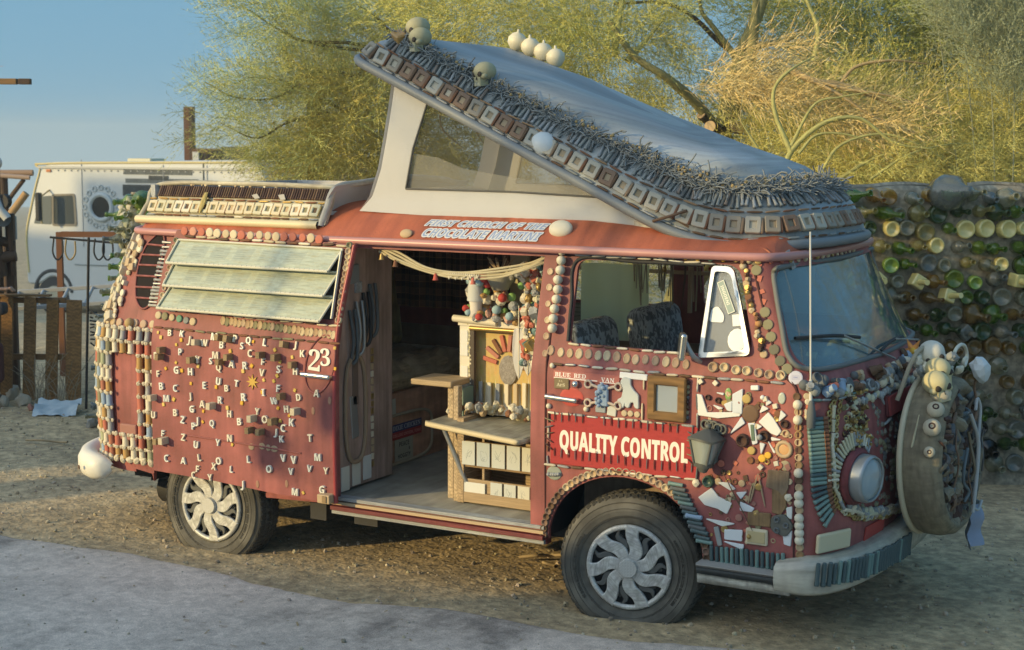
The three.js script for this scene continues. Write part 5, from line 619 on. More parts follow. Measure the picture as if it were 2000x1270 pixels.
// ---------- luggage tray over the rear ----------
{
  const pl = (i, z, y) => 0, wl = mat(.66, .60, .44, { roughness: .55, wear: 1 });
  const outer = (x, y, d = 0) => V(x, y, .70 - (y - 1.80) * .55 + d), inner = mat(.60, .62, .62, { roughness: .6, wear: .8 });
  const t = mesh(van, 'luggage_tray', panel(shp([-2.936,1.788, -2.901,1.863, -2.895,1.964, -1.757,1.978, -1.741,1.904, -1.745,1.802]), outer, .02, .08), wl);
  t.userData.label = 'cream roof luggage tray with rows of typewriter-like keys and brown rods';
  mesh(t, 'far_wall', box(1.15, .17, .03, [-2.35, 1.90, -.64]), inner); mesh(t, 'rear_wall', box(.03, .17, 1.28, [-2.93, 1.90, 0]), inner); mesh(t, 'tray_floor', box(1.2, .02, 1.28, [-2.35, 1.86, 0]), inner);
  // front wall swept up to a lip
  const fw = new THREE.PlaneGeometry(1, 1, 20, 12), p = fw.attributes.position, prof = [[-1.754,1.806], [-1.749,1.837], [-1.739,1.894], [-1.745,1.936]];
  for (let i = 0; i < p.count; i++) { const u = p.getX(i) + .5, v = p.getY(i) + .5, z = .66 - 1.32 * u; p.setXYZ(i, -1.80 + .05 * v + .16 * Math.pow(v, 3) * .3, 1.80 + .20 * v + .03 * Math.sin(Math.PI * u), z); } fw.computeVertexNormals();
  mesh(t, 'front_wall', fw, Object.assign(mat(.50, .53, .55, { roughness: .55 }), { side: 2 }));
  mesh(t, 'tray_lip', tube([[-1.77, 1.795, .70], [-1.76, 1.88, .66], [-1.745, 1.985, .60], [-1.72, 2.01, .4], [-1.71, 2.03, 0], [-1.72, 2.01, -.4], [-1.75, 1.98, -.62]], .018, 60, 8), K.white);
  mesh(t, 'tray_lip', tube([[-2.98, 1.80, .70], [-2.95, 1.88, .66], [-2.90, 1.985, .60], [-2.3, 1.998, .60], [-1.745, 1.99, .60]], .014, 60, 8), wl);
  mesh(t, 'tray_foot', tube([[-2.99, 1.80, .705], [-2.4, 1.80, .705], [-1.78, 1.80, .705]], .022, 30, 8), mat(.72, .62, .38, { roughness: .5 }));
  const keyF = (() => { const s = rshape([-.5, -.5, .5, -.5, .5, .5, -.5, .5], .12); s.holes.push(rshape([-.27, -.27, .27, -.27, .27, .27, -.27, .27], .05)); return ext(s, .16, .05); })();
  for (let i = 0; i < 19; i++) { const x = -2.90 + 1.08 * i / 18; const k = put(t, 'key_frame', keyF, pick([K.ivory, K.cream, K.bone]), outer, x, 1.868, { s: [.054, .062, .08], d: .004, z: rr(-.06, .06) }); mesh(k, 'key_face', G.cube, pick([K.tan, K.olive, K.brown]), [0, 0, .03], null, [.42, .46, .16]); put(t, 'key_bar', G.rod, pick([K.rust, mat(.42, .22, .06), K.brass]), outer, x + .03, 1.872, { s: [.065, .022, .022], z: 1.45, d: .018 }); put(t, 'base_rod', G.rod, pick([K.ivory, K.rust, K.greyW, K.brown]), outer, x, 1.828, { s: [.06, .022, .022], d: .008 }); }
  row(t, 'rust_rod', G.rod, [mat(.46, .28, .08), K.rust, K.brass], outer, [-2.93, 1.912], [-1.79, 1.912], 16, { s: [.07, .02, .02], d: .008 });
  for (let i = 0; i < 74; i++) put(t, 'brown_rod', G.cart, pick([K.brown, mat(.17, .10, .06), K.brownD]), outer, -2.89 + 1.12 * i / 73, 1.952, { s: [.062, .014, .014], z: 1.57 + rr(-.03, .03), d: .008 });
  for (let i = 0; i < 16; i++) put(t, 'top_bead', G.rock, pick([K.ivory, K.tan, K.beige]), outer, -2.88 + 1.1 * rnd(), 1.992, { s: rr(.02, .035), d: .004 });
  put(t, 'seahorse', G.rock, mat(.46, .36, .12), outer, -2.55, 1.90, { s: [.035, .13, .03], d: .03 }); put(t, 'feather_chip', G.chip, mat(.45, .42, .36), outer, -2.22, 1.935, { s: [.06, .03, .02], d: .02, z: -.5 }); put(t, 'feather_chip', G.chip, mat(.45, .42, .36), outer, -2.05, 1.935, { s: [.06, .035, .02], d: .02, z: -.7 });
}
// ---------- inside the van ----------
{
  const dkb = mat(.42, .30, .20, { wear: 1 }), ply = mat(.70, .60, .44, { map: woodTex }), och = mat(.62, .48, .28, { roughness: .95, wear: 2 }), card = [mat(.72, .73, .68), mat(.62, .66, .66), mat(.74, .70, .58)];
  // closet side behind the door opening, with a looped trim and three white cards
  const cl = xMap(-1.60), cp = mesh(van, 'closet_panel', box(.03, 1.26, .52, [-1.615, 1.10, .57]), mat(.56, .39, .31, { wear: 1 }));
  { const lp = []; for (let i = 0; i < 30; i++) { const t = i / 30 * 6.2832; lp.push(cl(-.66 + .09 * Math.sign(Math.cos(t)) * Math.pow(Math.abs(Math.cos(t)), .7), .87 + .27 * Math.sign(Math.sin(t)) * Math.pow(Math.abs(Math.sin(t)), .7), .01).toArray()); } mesh(cp, 'loop_trim', tube(lp, .012, 90, 6, true), mat(.36, .25, .15)); }
  for (let i = 0; i < 3; i++) put(cp, 'white_card', rbox(.072, .125, .006, .004), pick(card), cl, -.745 + .098 * i, .525 + .012 * i, { d: .002 });
  put(cp, 'metal_plate', rbox(.06, .22, .01, .01), K.steel, cl, -.66, .83, { z: .1 }); put(cp, 'metal_plate', rbox(.05, .3, .01, .004), mat(.16, .11, .08), cl, -.65, 1.04, {}); put(cp, 'metal_clasp', rbox(.09, .1, .02, .008), K.grey, cl, -.66, 1.56, {}); put(cp, 'metal_clasp', rbox(.06, .06, .02, .008), K.greyW, cl, -.62, 1.49, {});
  row(cp, 'gold_tile', G.cube, [K.ivory, K.brass, K.tan], cl, [-.50, .56], [-.50, 1.15], 16, { s: [.02, .03, .012] });
  for (let i = 0; i < 4; i++) mesh(cp, 'tube_loop', tube([[0, 0, 0], [.02, -.10, .02], [.02, -.24, .02], [0, -.27, .06], [.02, -.15, .07], [0, 0, .08]].map(([x, y, z]) => [x - 1.59, 1.50 - i * .04 + y, .48 + i * .06 + z * .6]), .009, 26, 6), pick([K.greyD, K.steel, K.dark]));
  mesh(van, 'closet_back', box(.03, 1.26, .3, [-1.62, 1.1, .16 - .05]), dkb).visible = true; van.remove(van.children[van.children.length - 1]);
  // rear bench: base with stickers, cushion, rumpled cover, back rest
  const bx = -1.74, bm = xMap(bx), base = mesh(van, 'bench_base', box(.9, .40, 1.45, [bx - .45, .655, -.12]), mat(.74, .42, .26, { wear: 1 }));
  { const lp = ell(0, 0, 1, 1, 40), q = []; for (let i = 0; i < 40; i++) q.push(bm(-.03 + .33 * Math.sign(lp[2 * i]) * Math.pow(Math.abs(lp[2 * i]), .45), .60 + .135 * Math.sign(lp[2 * i + 1]) * Math.pow(Math.abs(lp[2 * i + 1]), .45) , .006).toArray()); mesh(base, 'panel_trim', tube(q, .009, 100, 6, true), mat(.46, .40, .28)); }
  const sticker = (w, h, fn, a, y, z, label) => { const o = put(base, 'sticker', box(w, h, .003), new THREE.MeshStandardMaterial({ map: printTex(512, Math.round(512 * h / w), fn), roughness: .6 }), bm, a, y, { d: .004, z }); if (label) o.userData.label = label; return o; };
  sticker(.30, .085, (g, w, h) => { g.fillStyle = '#33406f'; g.fillRect(0, 0, w, h / 2); g.fillStyle = '#a8342f'; g.fillRect(0, h / 2, w, h / 2); g.fillStyle = '#c9cbd6'; g.font = 'bold 60px serif'; g.textBaseline = 'middle'; g.fillText('DIXIE CHICKEN', 14, h / 4, w - 28); g.fillStyle = '#e2a39a'; g.font = 'bold 40px sans-serif'; g.fillText('COLLEGE STATION, TEXAS', 14, h * .75, w - 28); }, .04, .64, 0, 'blue and red bumper sticker on the bench base');
  sticker(.18, .12, (g, w, h) => { g.fillStyle = '#b9b7a2'; g.fillRect(0, 0, w, h); g.fillStyle = '#3a3a36'; g.font = 'bold 100px sans-serif'; g.textAlign = 'center'; g.fillText('PEACE', w * .5, 120); g.font = 'bold 70px sans-serif'; g.fillText('&', w * .8, 200); g.font = 'bold 92px sans-serif'; g.fillText('HOGGTY', w * .5, 305); }, .01, .535, 0, 'pale sticker reading PEACE in dark capitals');
  put(base, 'diamond_sign', rbox(.105, .105, .004, .004), mat(.60, .64, .62), bm, -.22, .60, { d: .004, z: .785, s: [.85, .85, 1] }); put(base, 'paper_note', rbox(.20, .10, .003, .002), mat(.55, .56, .48), bm, -.17, .775, { d: .003, z: .04 });
  mesh(van, 'bench_cushion', rbox(.85, .15, 1.4, .05, [bx - .42, .93, -.12], null, 4), och);
  { const g = new THREE.PlaneGeometry(.9, 1.1, 50, 50), p = g.attributes.position; for (let i = 0; i < p.count; i++) { const u = p.getX(i), v = p.getY(i), q = fbm(u * 6 + 9, v * 6 + 9, 151, 4); const dr = Math.max(0, u - .36); p.setXYZ(i, bx - .40 + Math.min(u, .42), 1.03 + .10 * (q - .5) - dr * 1.2, v - .05); } g.computeVertexNormals();
    const b = mesh(scene, 'rumpled_blanket', g, Object.assign(mat(.60, .48, .30, { roughness: 1, wear: 2 }), { side: 2 })); tag(b, 'rumpled brown blanket lying over the bench cushion in the van', 'blanket'); b.name = numbered('rumpled_blanket'); }
  const bk = mesh(van, 'bench_backrest', rbox(.14, .66, 1.3, .05, [-2.32, 1.33, -.12], [0, 0, .12], 4), mat(.52, .39, .15, { roughness: .95, wear: 2 }));
  for (let i = 0; i < 3; i++) { const g = new THREE.SphereGeometry(.12, 14, 10); xf(g, [0, 0, 0], [0, 0, 0], [1, .55, 1]); const o = mesh(scene, 'crumpled_bag', g, pick([mat(.10, .06, .06), mat(.50, .38, .06), mat(.16, .13, .12)]), [bx - .12 - .1 * i, 1.06, .42 - .17 * i]); o.name = numbered('crumpled_bag'); tag(o, ['dark crumpled bag at the near end of the bench', 'yellow folded cloth bundle on the bench', 'grey crumpled bag lying furthest back on the bench'][i], 'bag'); o.material = [mat(.20, .14, .14), mat(.55, .42, .08), mat(.28, .25, .22)][i]; }
  // far side: curtain of dark plaid, strip of maps, shelf
  const pt = tex(256, (u, v) => { const a = (Math.floor(u * 10) % 2 ? .5 : .7) * (Math.floor(v * 10) % 2 ? .7 : 1), l = (u * 10 % 1 < .12 || v * 10 % 1 < .12) ? .18 : 0; return [a * .7 + l, a * .52 + l * .8, a * .42 + l * .5]; });
  const cur = new THREE.PlaneGeometry(1.15, .56, 70, 6); { const p = cur.attributes.position; for (let i = 0; i < p.count; i++) p.setZ(i, .016 * Math.sin(p.getX(i) * 42) + .01 * Math.sin(p.getX(i) * 19)); cur.computeVertexNormals(); }
  mesh(van, 'plaid_curtain', cur, new THREE.MeshStandardMaterial({ map: rep(pt, 4, 1.5), color: C(1, .95, .85), roughness: .95, side: 2 }), [-1.85, 1.52, -.72]);
  const mp = printTex(512, 128, (g) => { g.fillStyle = '#6c6a5c'; g.fillRect(0, 0, 512, 128); for (let i = 0; i < 5; i++) { g.fillStyle = ['#9a9a88', '#85887c', '#a09a80'][i % 3]; g.fillRect(8 + i * 101, 8, 92, 112); g.strokeStyle = '#5a5a50'; g.lineWidth = 3; for (let k = 0; k < 5; k++) { g.beginPath(); g.moveTo(10 + i * 101, 20 + k * 22); g.lineTo(96 + i * 101, rr(14, 110)); g.stroke(); } } });
  mesh(van, 'map_strip', box(.9, .16, .004, [-1.35, 1.24, -.745]), new THREE.MeshStandardMaterial({ map: mp, roughness: .8 }));
  mesh(van, 'far_lining', box(2.4, .62, .02, [-1.5, .82, -.78]), dkb); mesh(van, 'head_liner', box(.9, .02, 1.3, [-2.05, 1.78, 0]), dkb); mesh(van, 'rear_cupboard', box(.5, .6, 1.4, [-2.75, 1.45, 0]), dkb);
  // galley cabinet by the near front seat: card rack, posts, table leaf
  const gx = zMap(.64), cab = mesh(van, 'galley_cabinet', merge([box(.42, .05, .30, [-.75, .49, .50]), box(.035, .42, .30, [-.975, .67, .50]), box(.03, .42, .30, [-.555, .67, .50]), box(.42, .42, .02, [-.75, .67, .36]), box(.42, .10, .012, [-.75, .53, .63]), box(.012, .36, .05, [-.86, .66, .60])]), ply);
  mesh(cab, 'cabinet_post', rbox(.035, .58, .04, .006, [-1.075, .74, .56]), mat(.85, .78, .62, { map: woodTex })); mesh(cab, 'cabinet_post', rbox(.03, .58, .04, .006, [-1.02, .74, .60]), mat(.80, .72, .56, { map: woodTex })); mesh(cab, 'teal_panel', box(.02, .30, .10, [-1.03, .86, .50]), K.teal); mesh(cab, 'side_shelf', rbox(.24, .03, .22, .008, [-1.16, 1.035, .52]), mat(.80, .70, .50, { map: woodTex }));
  mesh(cab, 'card_rail', box(.40, .13, .008, [-.765, .705, .638]), mat(.44, .33, .18, { map: woodTex }));
  const sk = (g, w, h) => { g.fillStyle = pick(['#c8cdc8', '#bcc6c8', '#d2d0c0']); g.fillRect(0, 0, w, h); g.strokeStyle = 'rgba(110,120,125,.5)'; g.lineWidth = 3; for (let i = 0; i < 5; i++) { g.beginPath(); g.moveTo(rr(.2, .8) * w, rr(.2, .8) * h); g.quadraticCurveTo(rr(0, 1) * w, rr(0, 1) * h, rr(.2, .8) * w, rr(.2, .8) * h); g.stroke(); } };
  for (let i = 0; i < 5; i++) put(cab, 'picture_card', rbox(.074, .118, .005, .004), new THREE.MeshStandardMaterial({ map: printTex(128, 192, sk), roughness: .7 }), gx, -.930 + .084 * i, .71, { d: .008 });
  put(cab, 'picture_card', rbox(.125, .066, .005, .004), card[0], gx, -.90, .532, { d: .004 }); for (let i = 0; i < 3; i++) put(cab, 'picture_card', rbox(.066, .098, .005, .004), new THREE.MeshStandardMaterial({ map: printTex(128, 192, sk), roughness: .7 }), gx, -.775 + .076 * i, .528, { d: .004 });
  mesh(cab, 'table_leaf', panel(rshape([-1.12, -.72, -.56, -.895, -.50, -.87, -.50, -.40, -1.14, -.36], .03), (x, y, d) => V(x, .862 + d, -y), .028, .2), mat(.46, .44, .34, { roughness: .55, wear: 2 }));
  mesh(cab, 'table_edge', tube([[-1.12, .848, .70], [-1.10, .848, .728], [-.58, .848, .892], [-.51, .848, .875], [-.50, .848, .6]], .014, 40, 6), mat(.62, .52, .32)); mesh(cab, 'table_stay', rod([-1.06, .84, .68], [-.95, .56, .635], .012), K.steel);
  // painted altar on the table
  const az = .42, am = zMap(az), al = mesh(van, 'altar_cabinet', merge([box(.06, .44, .16, [-1.075, 1.10, .36]), box(.46, .03, .18, [-.88, 1.325, .36]), box(.46, .03, .2, [-.88, .89, .37]), box(.03, .44, .16, [-.665, 1.10, .36])]), mat(.76, .72, .60));
  const pic = printTex(512, 576, (g, w, h) => { g.fillStyle = '#c9ae72'; g.fillRect(0, 0, w, h); for (let i = 0; i < 500; i++) { g.fillStyle = `rgba(${150 + 90 * rnd() | 0},${120 + 70 * rnd() | 0},70,.12)`; g.fillRect(rnd() * w, rnd() * h, rr(4, 30), rr(10, 90)); } for (let i = 0; i < 14; i++) { g.fillStyle = 'rgba(222,216,196,.8)'; g.beginPath(); g.moveTo(i * 38, h); g.lineTo(i * 38 + 14, h - rr(120, 240)); g.lineTo(i * 38 + 30, h); g.fill(); } });
  mesh(al, 'painted_panel', box(.36, .40, .01, [-.86, 1.105, az - .03]), new THREE.MeshStandardMaterial({ map: pic, roughness: .7 }));
  const am2 = zMap(az - .022); for (let i = 0; i < 9; i++) { const a = 2.9 - i * .36; put(al, 'sun_ray', rbox(.085, .022, .012, .004), [K.coral, mat(.50, .20, .14), K.rust][i % 3], am2, -.85 + .105 * Math.cos(a), 1.11 + .12 * Math.sin(a), { z: a, d: .004 }); }
  put(al, 'sun_face', G.disc, mat(.46, .42, .38, { wear: 4 }), am2, -.845, 1.095, { s: [.105, .15, .03], d: .004 });
  for (const y of [1.22, 1.04]) put(al, 'white_tile', rbox(.045, .13, .01, .003), mat(.78, .78, .74), am, -1.078, y, { d: .022 }); for (let i = 0; i < 22; i++) put(al, 'white_bead', G.bead, pick([K.ivory, K.bone]), am, -1.045 + rr(-.01, .01), .90 + .42 * i / 21, { s: .02, d: .022 });
  mesh(al, 'white_roll', rod([-1.13, 1.345, .46], [-.88, 1.335, .46], .018, 12), K.ivory); mesh(al, 'gilt_bar', rod([-1.04, 1.30, .45], [-.68, 1.30, .45], .012, 8), K.brass); mesh(al, 'dark_post', box(.025, .40, .02, [-1.03, 1.10, .44]), mat(.10, .08, .06)); for (let i = 0; i < 7; i++) mesh(al, 'painted_slat', rbox(.022, rr(.10, .15), .012, .003, [-1.0 + .05 * i, .965, az - .01], null, 1), pick([K.greyW, K.beige, K.ivory, K.blueG]));
  // ornaments heaped over the altar: each its own thing
  const trin = [['shell', 'pale', K.ivory], ['stone', 'grey', K.greyW], ['bead', 'red', mat(.50, .06, .05)], ['bead', 'blue', mat(.34, .50, .56)], ['figurine', 'white', mat(.74, .72, .66)], ['bead', 'green', mat(.30, .55, .18)], ['shell', 'pink', mat(.60, .36, .28)], ['stone', 'amber', mat(.46, .28, .10)]];
  for (let i = 0; i < 150; i++) { const t = trin[i % trin.length], x = -1.06 + .50 * rnd(), y = 1.345 + .26 * Math.pow(rnd(), 1.3) * (1 - .5 * Math.abs(x + .8)), z = .34 + .16 * rnd(); mesh(al, t[0] === 'bead' ? 'bead' : t[0] === 'shell' ? 'shell' : 'stone', t[0] === 'bead' ? G.bead : t[0] === 'figurine' ? G.cart : G.rock, t[2], [x, y, z], [rnd() * 6, rnd() * 6, rnd() * 6], rr(.03, .06)); }
  for (let i = 0; i < 60; i++) mesh(al, 'stone', G.rock, pick([K.ivory, K.tan, K.greyW, K.rust, K.bone]), [-1.1 + .48 * rnd(), .885 + .05 * rnd(), .44 + .14 * rnd()], [rnd() * 6, rnd() * 6, 0], rr(.025, .055));
  const pot = thing('clay_pot', 'small grey clay pot among the ornaments over the painted altar', 'pot', [-.86, 1.50, .46]); mesh(pot, 'body', lathe([[0, 0], [.04, 0], [.065, .05], [.07, .09], [.06, .09], [.055, .05], [0, .02]], 18), mat(.34, .32, .24)); mesh(pot, 'dry_flowers', merge(Array.from({ length: 20 }, () => rod([0, .08, 0], [rr(-.07, .07), rr(.1, .17), rr(-.06, .06)], .004))), K.tan);
  const fig = thing('white_figurine', 'slim white figurine standing left of the pot on the altar', 'figurine', [-1.0, 1.36, .46]); mesh(fig, 'figure', lathe([[0, 0], [.035, 0], [.03, .05], [.04, .11], [.022, .14], [.014, .15], [.026, .175], [.02, .205], [0, .215]], 14), mat(.76, .72, .66)); mesh(fig, 'veil', lathe([[.03, .20], [.04, .15], [.045, .08]], 14), Object.assign(mat(.62, .66, .68), { side: 2 }));
  for (const [x, h, i] of [[-.71, .24, 0], [-.66, .20, 1]]) { const f = thing('hanging_feather', i ? 'right-hand white feather hanging by the altar, closer to the door pillar' : 'left-hand white feather hanging beside the painted altar', 'feather', [x, 1.20, .54], .3); const s = new THREE.Shape(); s.moveTo(0, -h / 2); s.quadraticCurveTo(.045, -.03, .024, h / 2); s.quadraticCurveTo(0, h / 2 + .02, -.024, h / 2); s.quadraticCurveTo(-.045, -.03, 0, -h / 2); const g = ext(s, .004, .001, 10), p = g.attributes.position; for (let k = 0; k < p.count; k++) p.setZ(k, p.getZ(k) + .8 * p.getX(k) * p.getX(k) * 8 + .1 * p.getY(k) * p.getY(k)); g.computeVertexNormals(); mesh(f, 'vane', g, mat(.72, .70, .64)); mesh(f, 'quill', rod([0, -h / 2, .006], [0, h / 2 + .12, .012], .003), K.ivory); }
  // strings of shells and tags hanging inside the pillar
  for (let k = 0; k < 7; k++) { const x = -.64 + .022 * k, st = thing('shell_string', ['string of pale shells nearest the altar', 'second string of shells beside the altar', 'third shell string, hung with a white tag', 'fourth string of shells toward the pillar', 'fifth string of shells toward the pillar', 'sixth string of shells just inside the pillar', 'string of shells closest to the door pillar'][k], 'garland', [x, 1.66, .62 + rr(-.05, .05)]); mesh(st, 'cord', rod([0, 0, 0], [0, -.5, 0], .002), K.tan); for (let i = 0; i < 16; i++) mesh(st, i % 5 === 2 ? 'tag' : 'shell', i % 5 === 2 ? G.cube : G.rock, pick([K.ivory, K.greyW, K.bone, K.coral, K.teal, K.brass, K.ivory]), [rr(-.012, .012), -.02 - i * .031, rr(-.01, .01)], [rnd(), rnd() * 6, rnd()], rr(.025, .05)); }
  // rope garland over the doorway with small bells
  const gp = [[-1.40, 1.715, .72], [-1.28, 1.68, .74], [-1.10, 1.625, .75], [-.92, 1.605, .75], [-.72, 1.625, .74], [-.56, 1.665, .73], [-.47, 1.70, .72]], rg = thing('rope_garland', 'pale twisted rope swagged across the top of the door opening', 'garland'); const gc = gp.map((p) => p);
  for (let k = 0; k < 4; k++) mesh(rg, 'strand', tube(gc.map(([x, y, z], i) => [x, y - k * .010 + .006 * Math.sin(i * 2 + k), z + .008 * Math.cos(i * 3 + k * 1.6)]), .0065, 60, 6), mat(.50, .44, .28)); mesh(rg, 'white_lace', merge(Array.from({ length: 14 }, (_, i) => tube([[-.98 + i * .012, 1.60, .755], [-.975 + i * .012, 1.57 + .01 * (i % 3), .76], [-.968 + i * .012, 1.60, .755]], .003, 8, 4))), K.ivory);
  for (const [x, y, m] of [[-1.36, 1.66, K.brass], [-1.28, 1.63, K.rust], [-1.05, 1.575, mat(.5, .1, .07)], [-.84, 1.565, mat(.55, .15, .10)]]) { mesh(rg, 'small_bell', lathe([[.004, .02], [.008, .012], [.012, -.008], [.016, -.012]], 12), m, [x, y, .76]); }
  // cab: seats, wheel, dashboard, far window with towel, beads and sticks
  const seatT = tex(256, (u, v) => { const a = fbm(u * 12, v * 12, 161, 4, 12), k = .52 + (a > .52 ? .22 : 0) + .25 * (a - .5); return [k, k * 1.02, k]; }), seatM = new THREE.MeshStandardMaterial({ map: rep(seatT, 2), color: C(.95, .98, .98), roughness: .95 });
  for (const z of [.40, -.40]) { const s = mesh(van, 'cab_seat', rbox(.5, .16, .52, .06, [-.10, .82, z], null, 4), seatM); mesh(s, 'seat_back', rbox(.14, .56, .50, .07, [-.38, 1.10, z], [0, 0, .16], 4), seatM); mesh(s, 'seat_plinth', box(.46, .42, .44, [-.08, .64, z]), dkb); }
  const sw = mesh(van, 'steering_wheel', xf(new THREE.TorusGeometry(.20, .013, 8, 40), [0, 0, 0], [Math.PI / 2, 0, 0]), K.dark, [.42, 1.20, -.40], [0, 0, -.45]); mesh(sw, 'wheel_spoke', merge([rod([-.2, 0, 0], [.2, 0, 0], .012), rod([0, -.5, 0], [0, 0, 0], .02)]), K.dark);
  mesh(van, 'dashboard', rbox(.22, .20, 1.5, .05, [.74, 1.15, 0], null, 4), mat(.05, .05, .05)); for (let i = 0; i < 26; i++) mesh(van.children[van.children.length - 1], 'dash_trinket', pick([G.rock, G.bead, G.cart]), pick([K.ivory, K.bone, K.coral, K.brass, K.greyW, K.yellow]), [.78 + rr(-.08, .05), 1.28, rr(-.65, .65)], [rnd() * 6, rnd() * 6, 0], rr(.03, .08));
  const tw = new THREE.PlaneGeometry(.40, .42, 20, 16); { const p = tw.attributes.position; for (let i = 0; i < p.count; i++) p.setZ(i, .012 * Math.sin(p.getX(i) * 26)); tw.computeVertexNormals(); }
  const towel = mesh(scene, 'green_towel', tw, phys(.80, .86, .50, { roughness: 1, transmission: .6, thickness: 0, side: 2 }), [-.74,1.354, -.60]); towel.name = numbered('green_towel'); tag(towel, 'pale green towel hung across the far window behind the seats', 'towel');
  mesh(van, 'far_window_bar', merge([box(.02, .40, .02, [-.36, 1.50, -.76]), box(.9, .02, .02, [-.6, 1.52, -.76])]), K.tan); mesh(van, 'cream_board', box(.10, .30, .02, [-.84, 1.55, .3]), mat(.50, .44, .28));
  for (let k = 0; k < 12; k++) { const x = -.62 + .05 * k, z = -.60 + .04 * (k % 3); const st = thing('bead_strand', `${['first', 'second', 'third', 'fourth', 'fifth', 'sixth', 'seventh', 'eighth', 'ninth', 'tenth', 'eleventh', 'twelfth'][k]} strand of dry sticks and beads from the rear in the far cab window`, 'bead strand', [x, 1.70, z]); mesh(st, 'stick', merge(Array.from({ length: 4 }, () => rod([rr(-.012, .012), 0, rr(-.02, .02)], [rr(-.02, .02), -rr(.22, .36), rr(-.03, .03)], rr(.002, .005), 5))), pick([K.tan, K.brown, mat(.42, .36, .22)])); mesh(st, 'bead', G.bead, pick([K.brass, K.coral, K.tan, K.ivory]), [0, -.06 - .1 * rnd(), .02], null, .028); }
  mesh(van, 'rear_view_mirror', rbox(.02, .06, .18, .01, [.62, 1.62, 0]), K.dark);
}
// ---------- background: bottle wall ----------
const glass = (r, g, b) => phys(r, g, b, { roughness: .12, transmission: .75, thickness: 0, clearcoat: 1, clearcoatRoughness: .06, ior: 1.5, side: 2 });
const GLS = [glass(.24, .42, .05), glass(.36, .52, .08), glass(.12, .22, .06), glass(.62, .40, .08), glass(.45, .30, .08), glass(.55, .56, .42), glass(.42, .46, .43), glass(.62, .58, .26), glass(.05, .045, .03), phys(.72, .62, .24, { roughness: .2, clearcoat: 1 }), phys(.66, .62, .42, { roughness: .2, clearcoat: 1 }), phys(.20, .32, .05, { roughness: .2, clearcoat: 1 })];  // yellow and opaque ones carry light from behind in their colour
const bottleGeo = [[.040, .06, .016, .13], [.046, .05, .016, .12], [.056, .05, .018, .12], [.040, .09, .015, .16], [.038, .045, .015, .11], [.062, .06, .020, .13]].map(([r, b, n, l]) => xf(lathe([[0, -.02], [r, -.02], [r, b * .45], [r * .93, b * .62], [r * .55, b * .9], [n, b * 1.1], [n * .92, l - .018], [n * 1.25, l - .016], [n * 1.25, l], [n * .8, l], [n * .7, l - .04], [0, l - .05]], 14), [0, 0, 0], [Math.PI / 2, 0, 0]));
const bottleEnd = [.045, .052, .06].map((r) => xf(lathe([[0, .01], [r * .45, .012], [r * .7, .03], [r * .9, .034], [r, .022], [r, -.03]], 16), [0, 0, 0], [Math.PI / 2, 0, 0]));
const squareBottle = merge([rbox(.085, .085, .08, .012, [0, 0, .02]), cyl(.022, .018, .10, 12, [0, 0, .10], [Math.PI / 2, 0, 0])]);
const mudTex = tex(512, (u, v) => { const a = fbm(u * 6, v * 6, 171, 5, 6), b = fbm(u * 50, v * 50, 175, 3, 50), k = .55 + .35 * (a - .5) + .3 * (b - .5); return [k, k * .96, k * .88]; });
const mud = new THREE.MeshStandardMaterial({ color: C(.95, .91, .80), map: mudTex, bumpMap: wearBump, bumpScale: .012, roughness: 1, side: 2 });
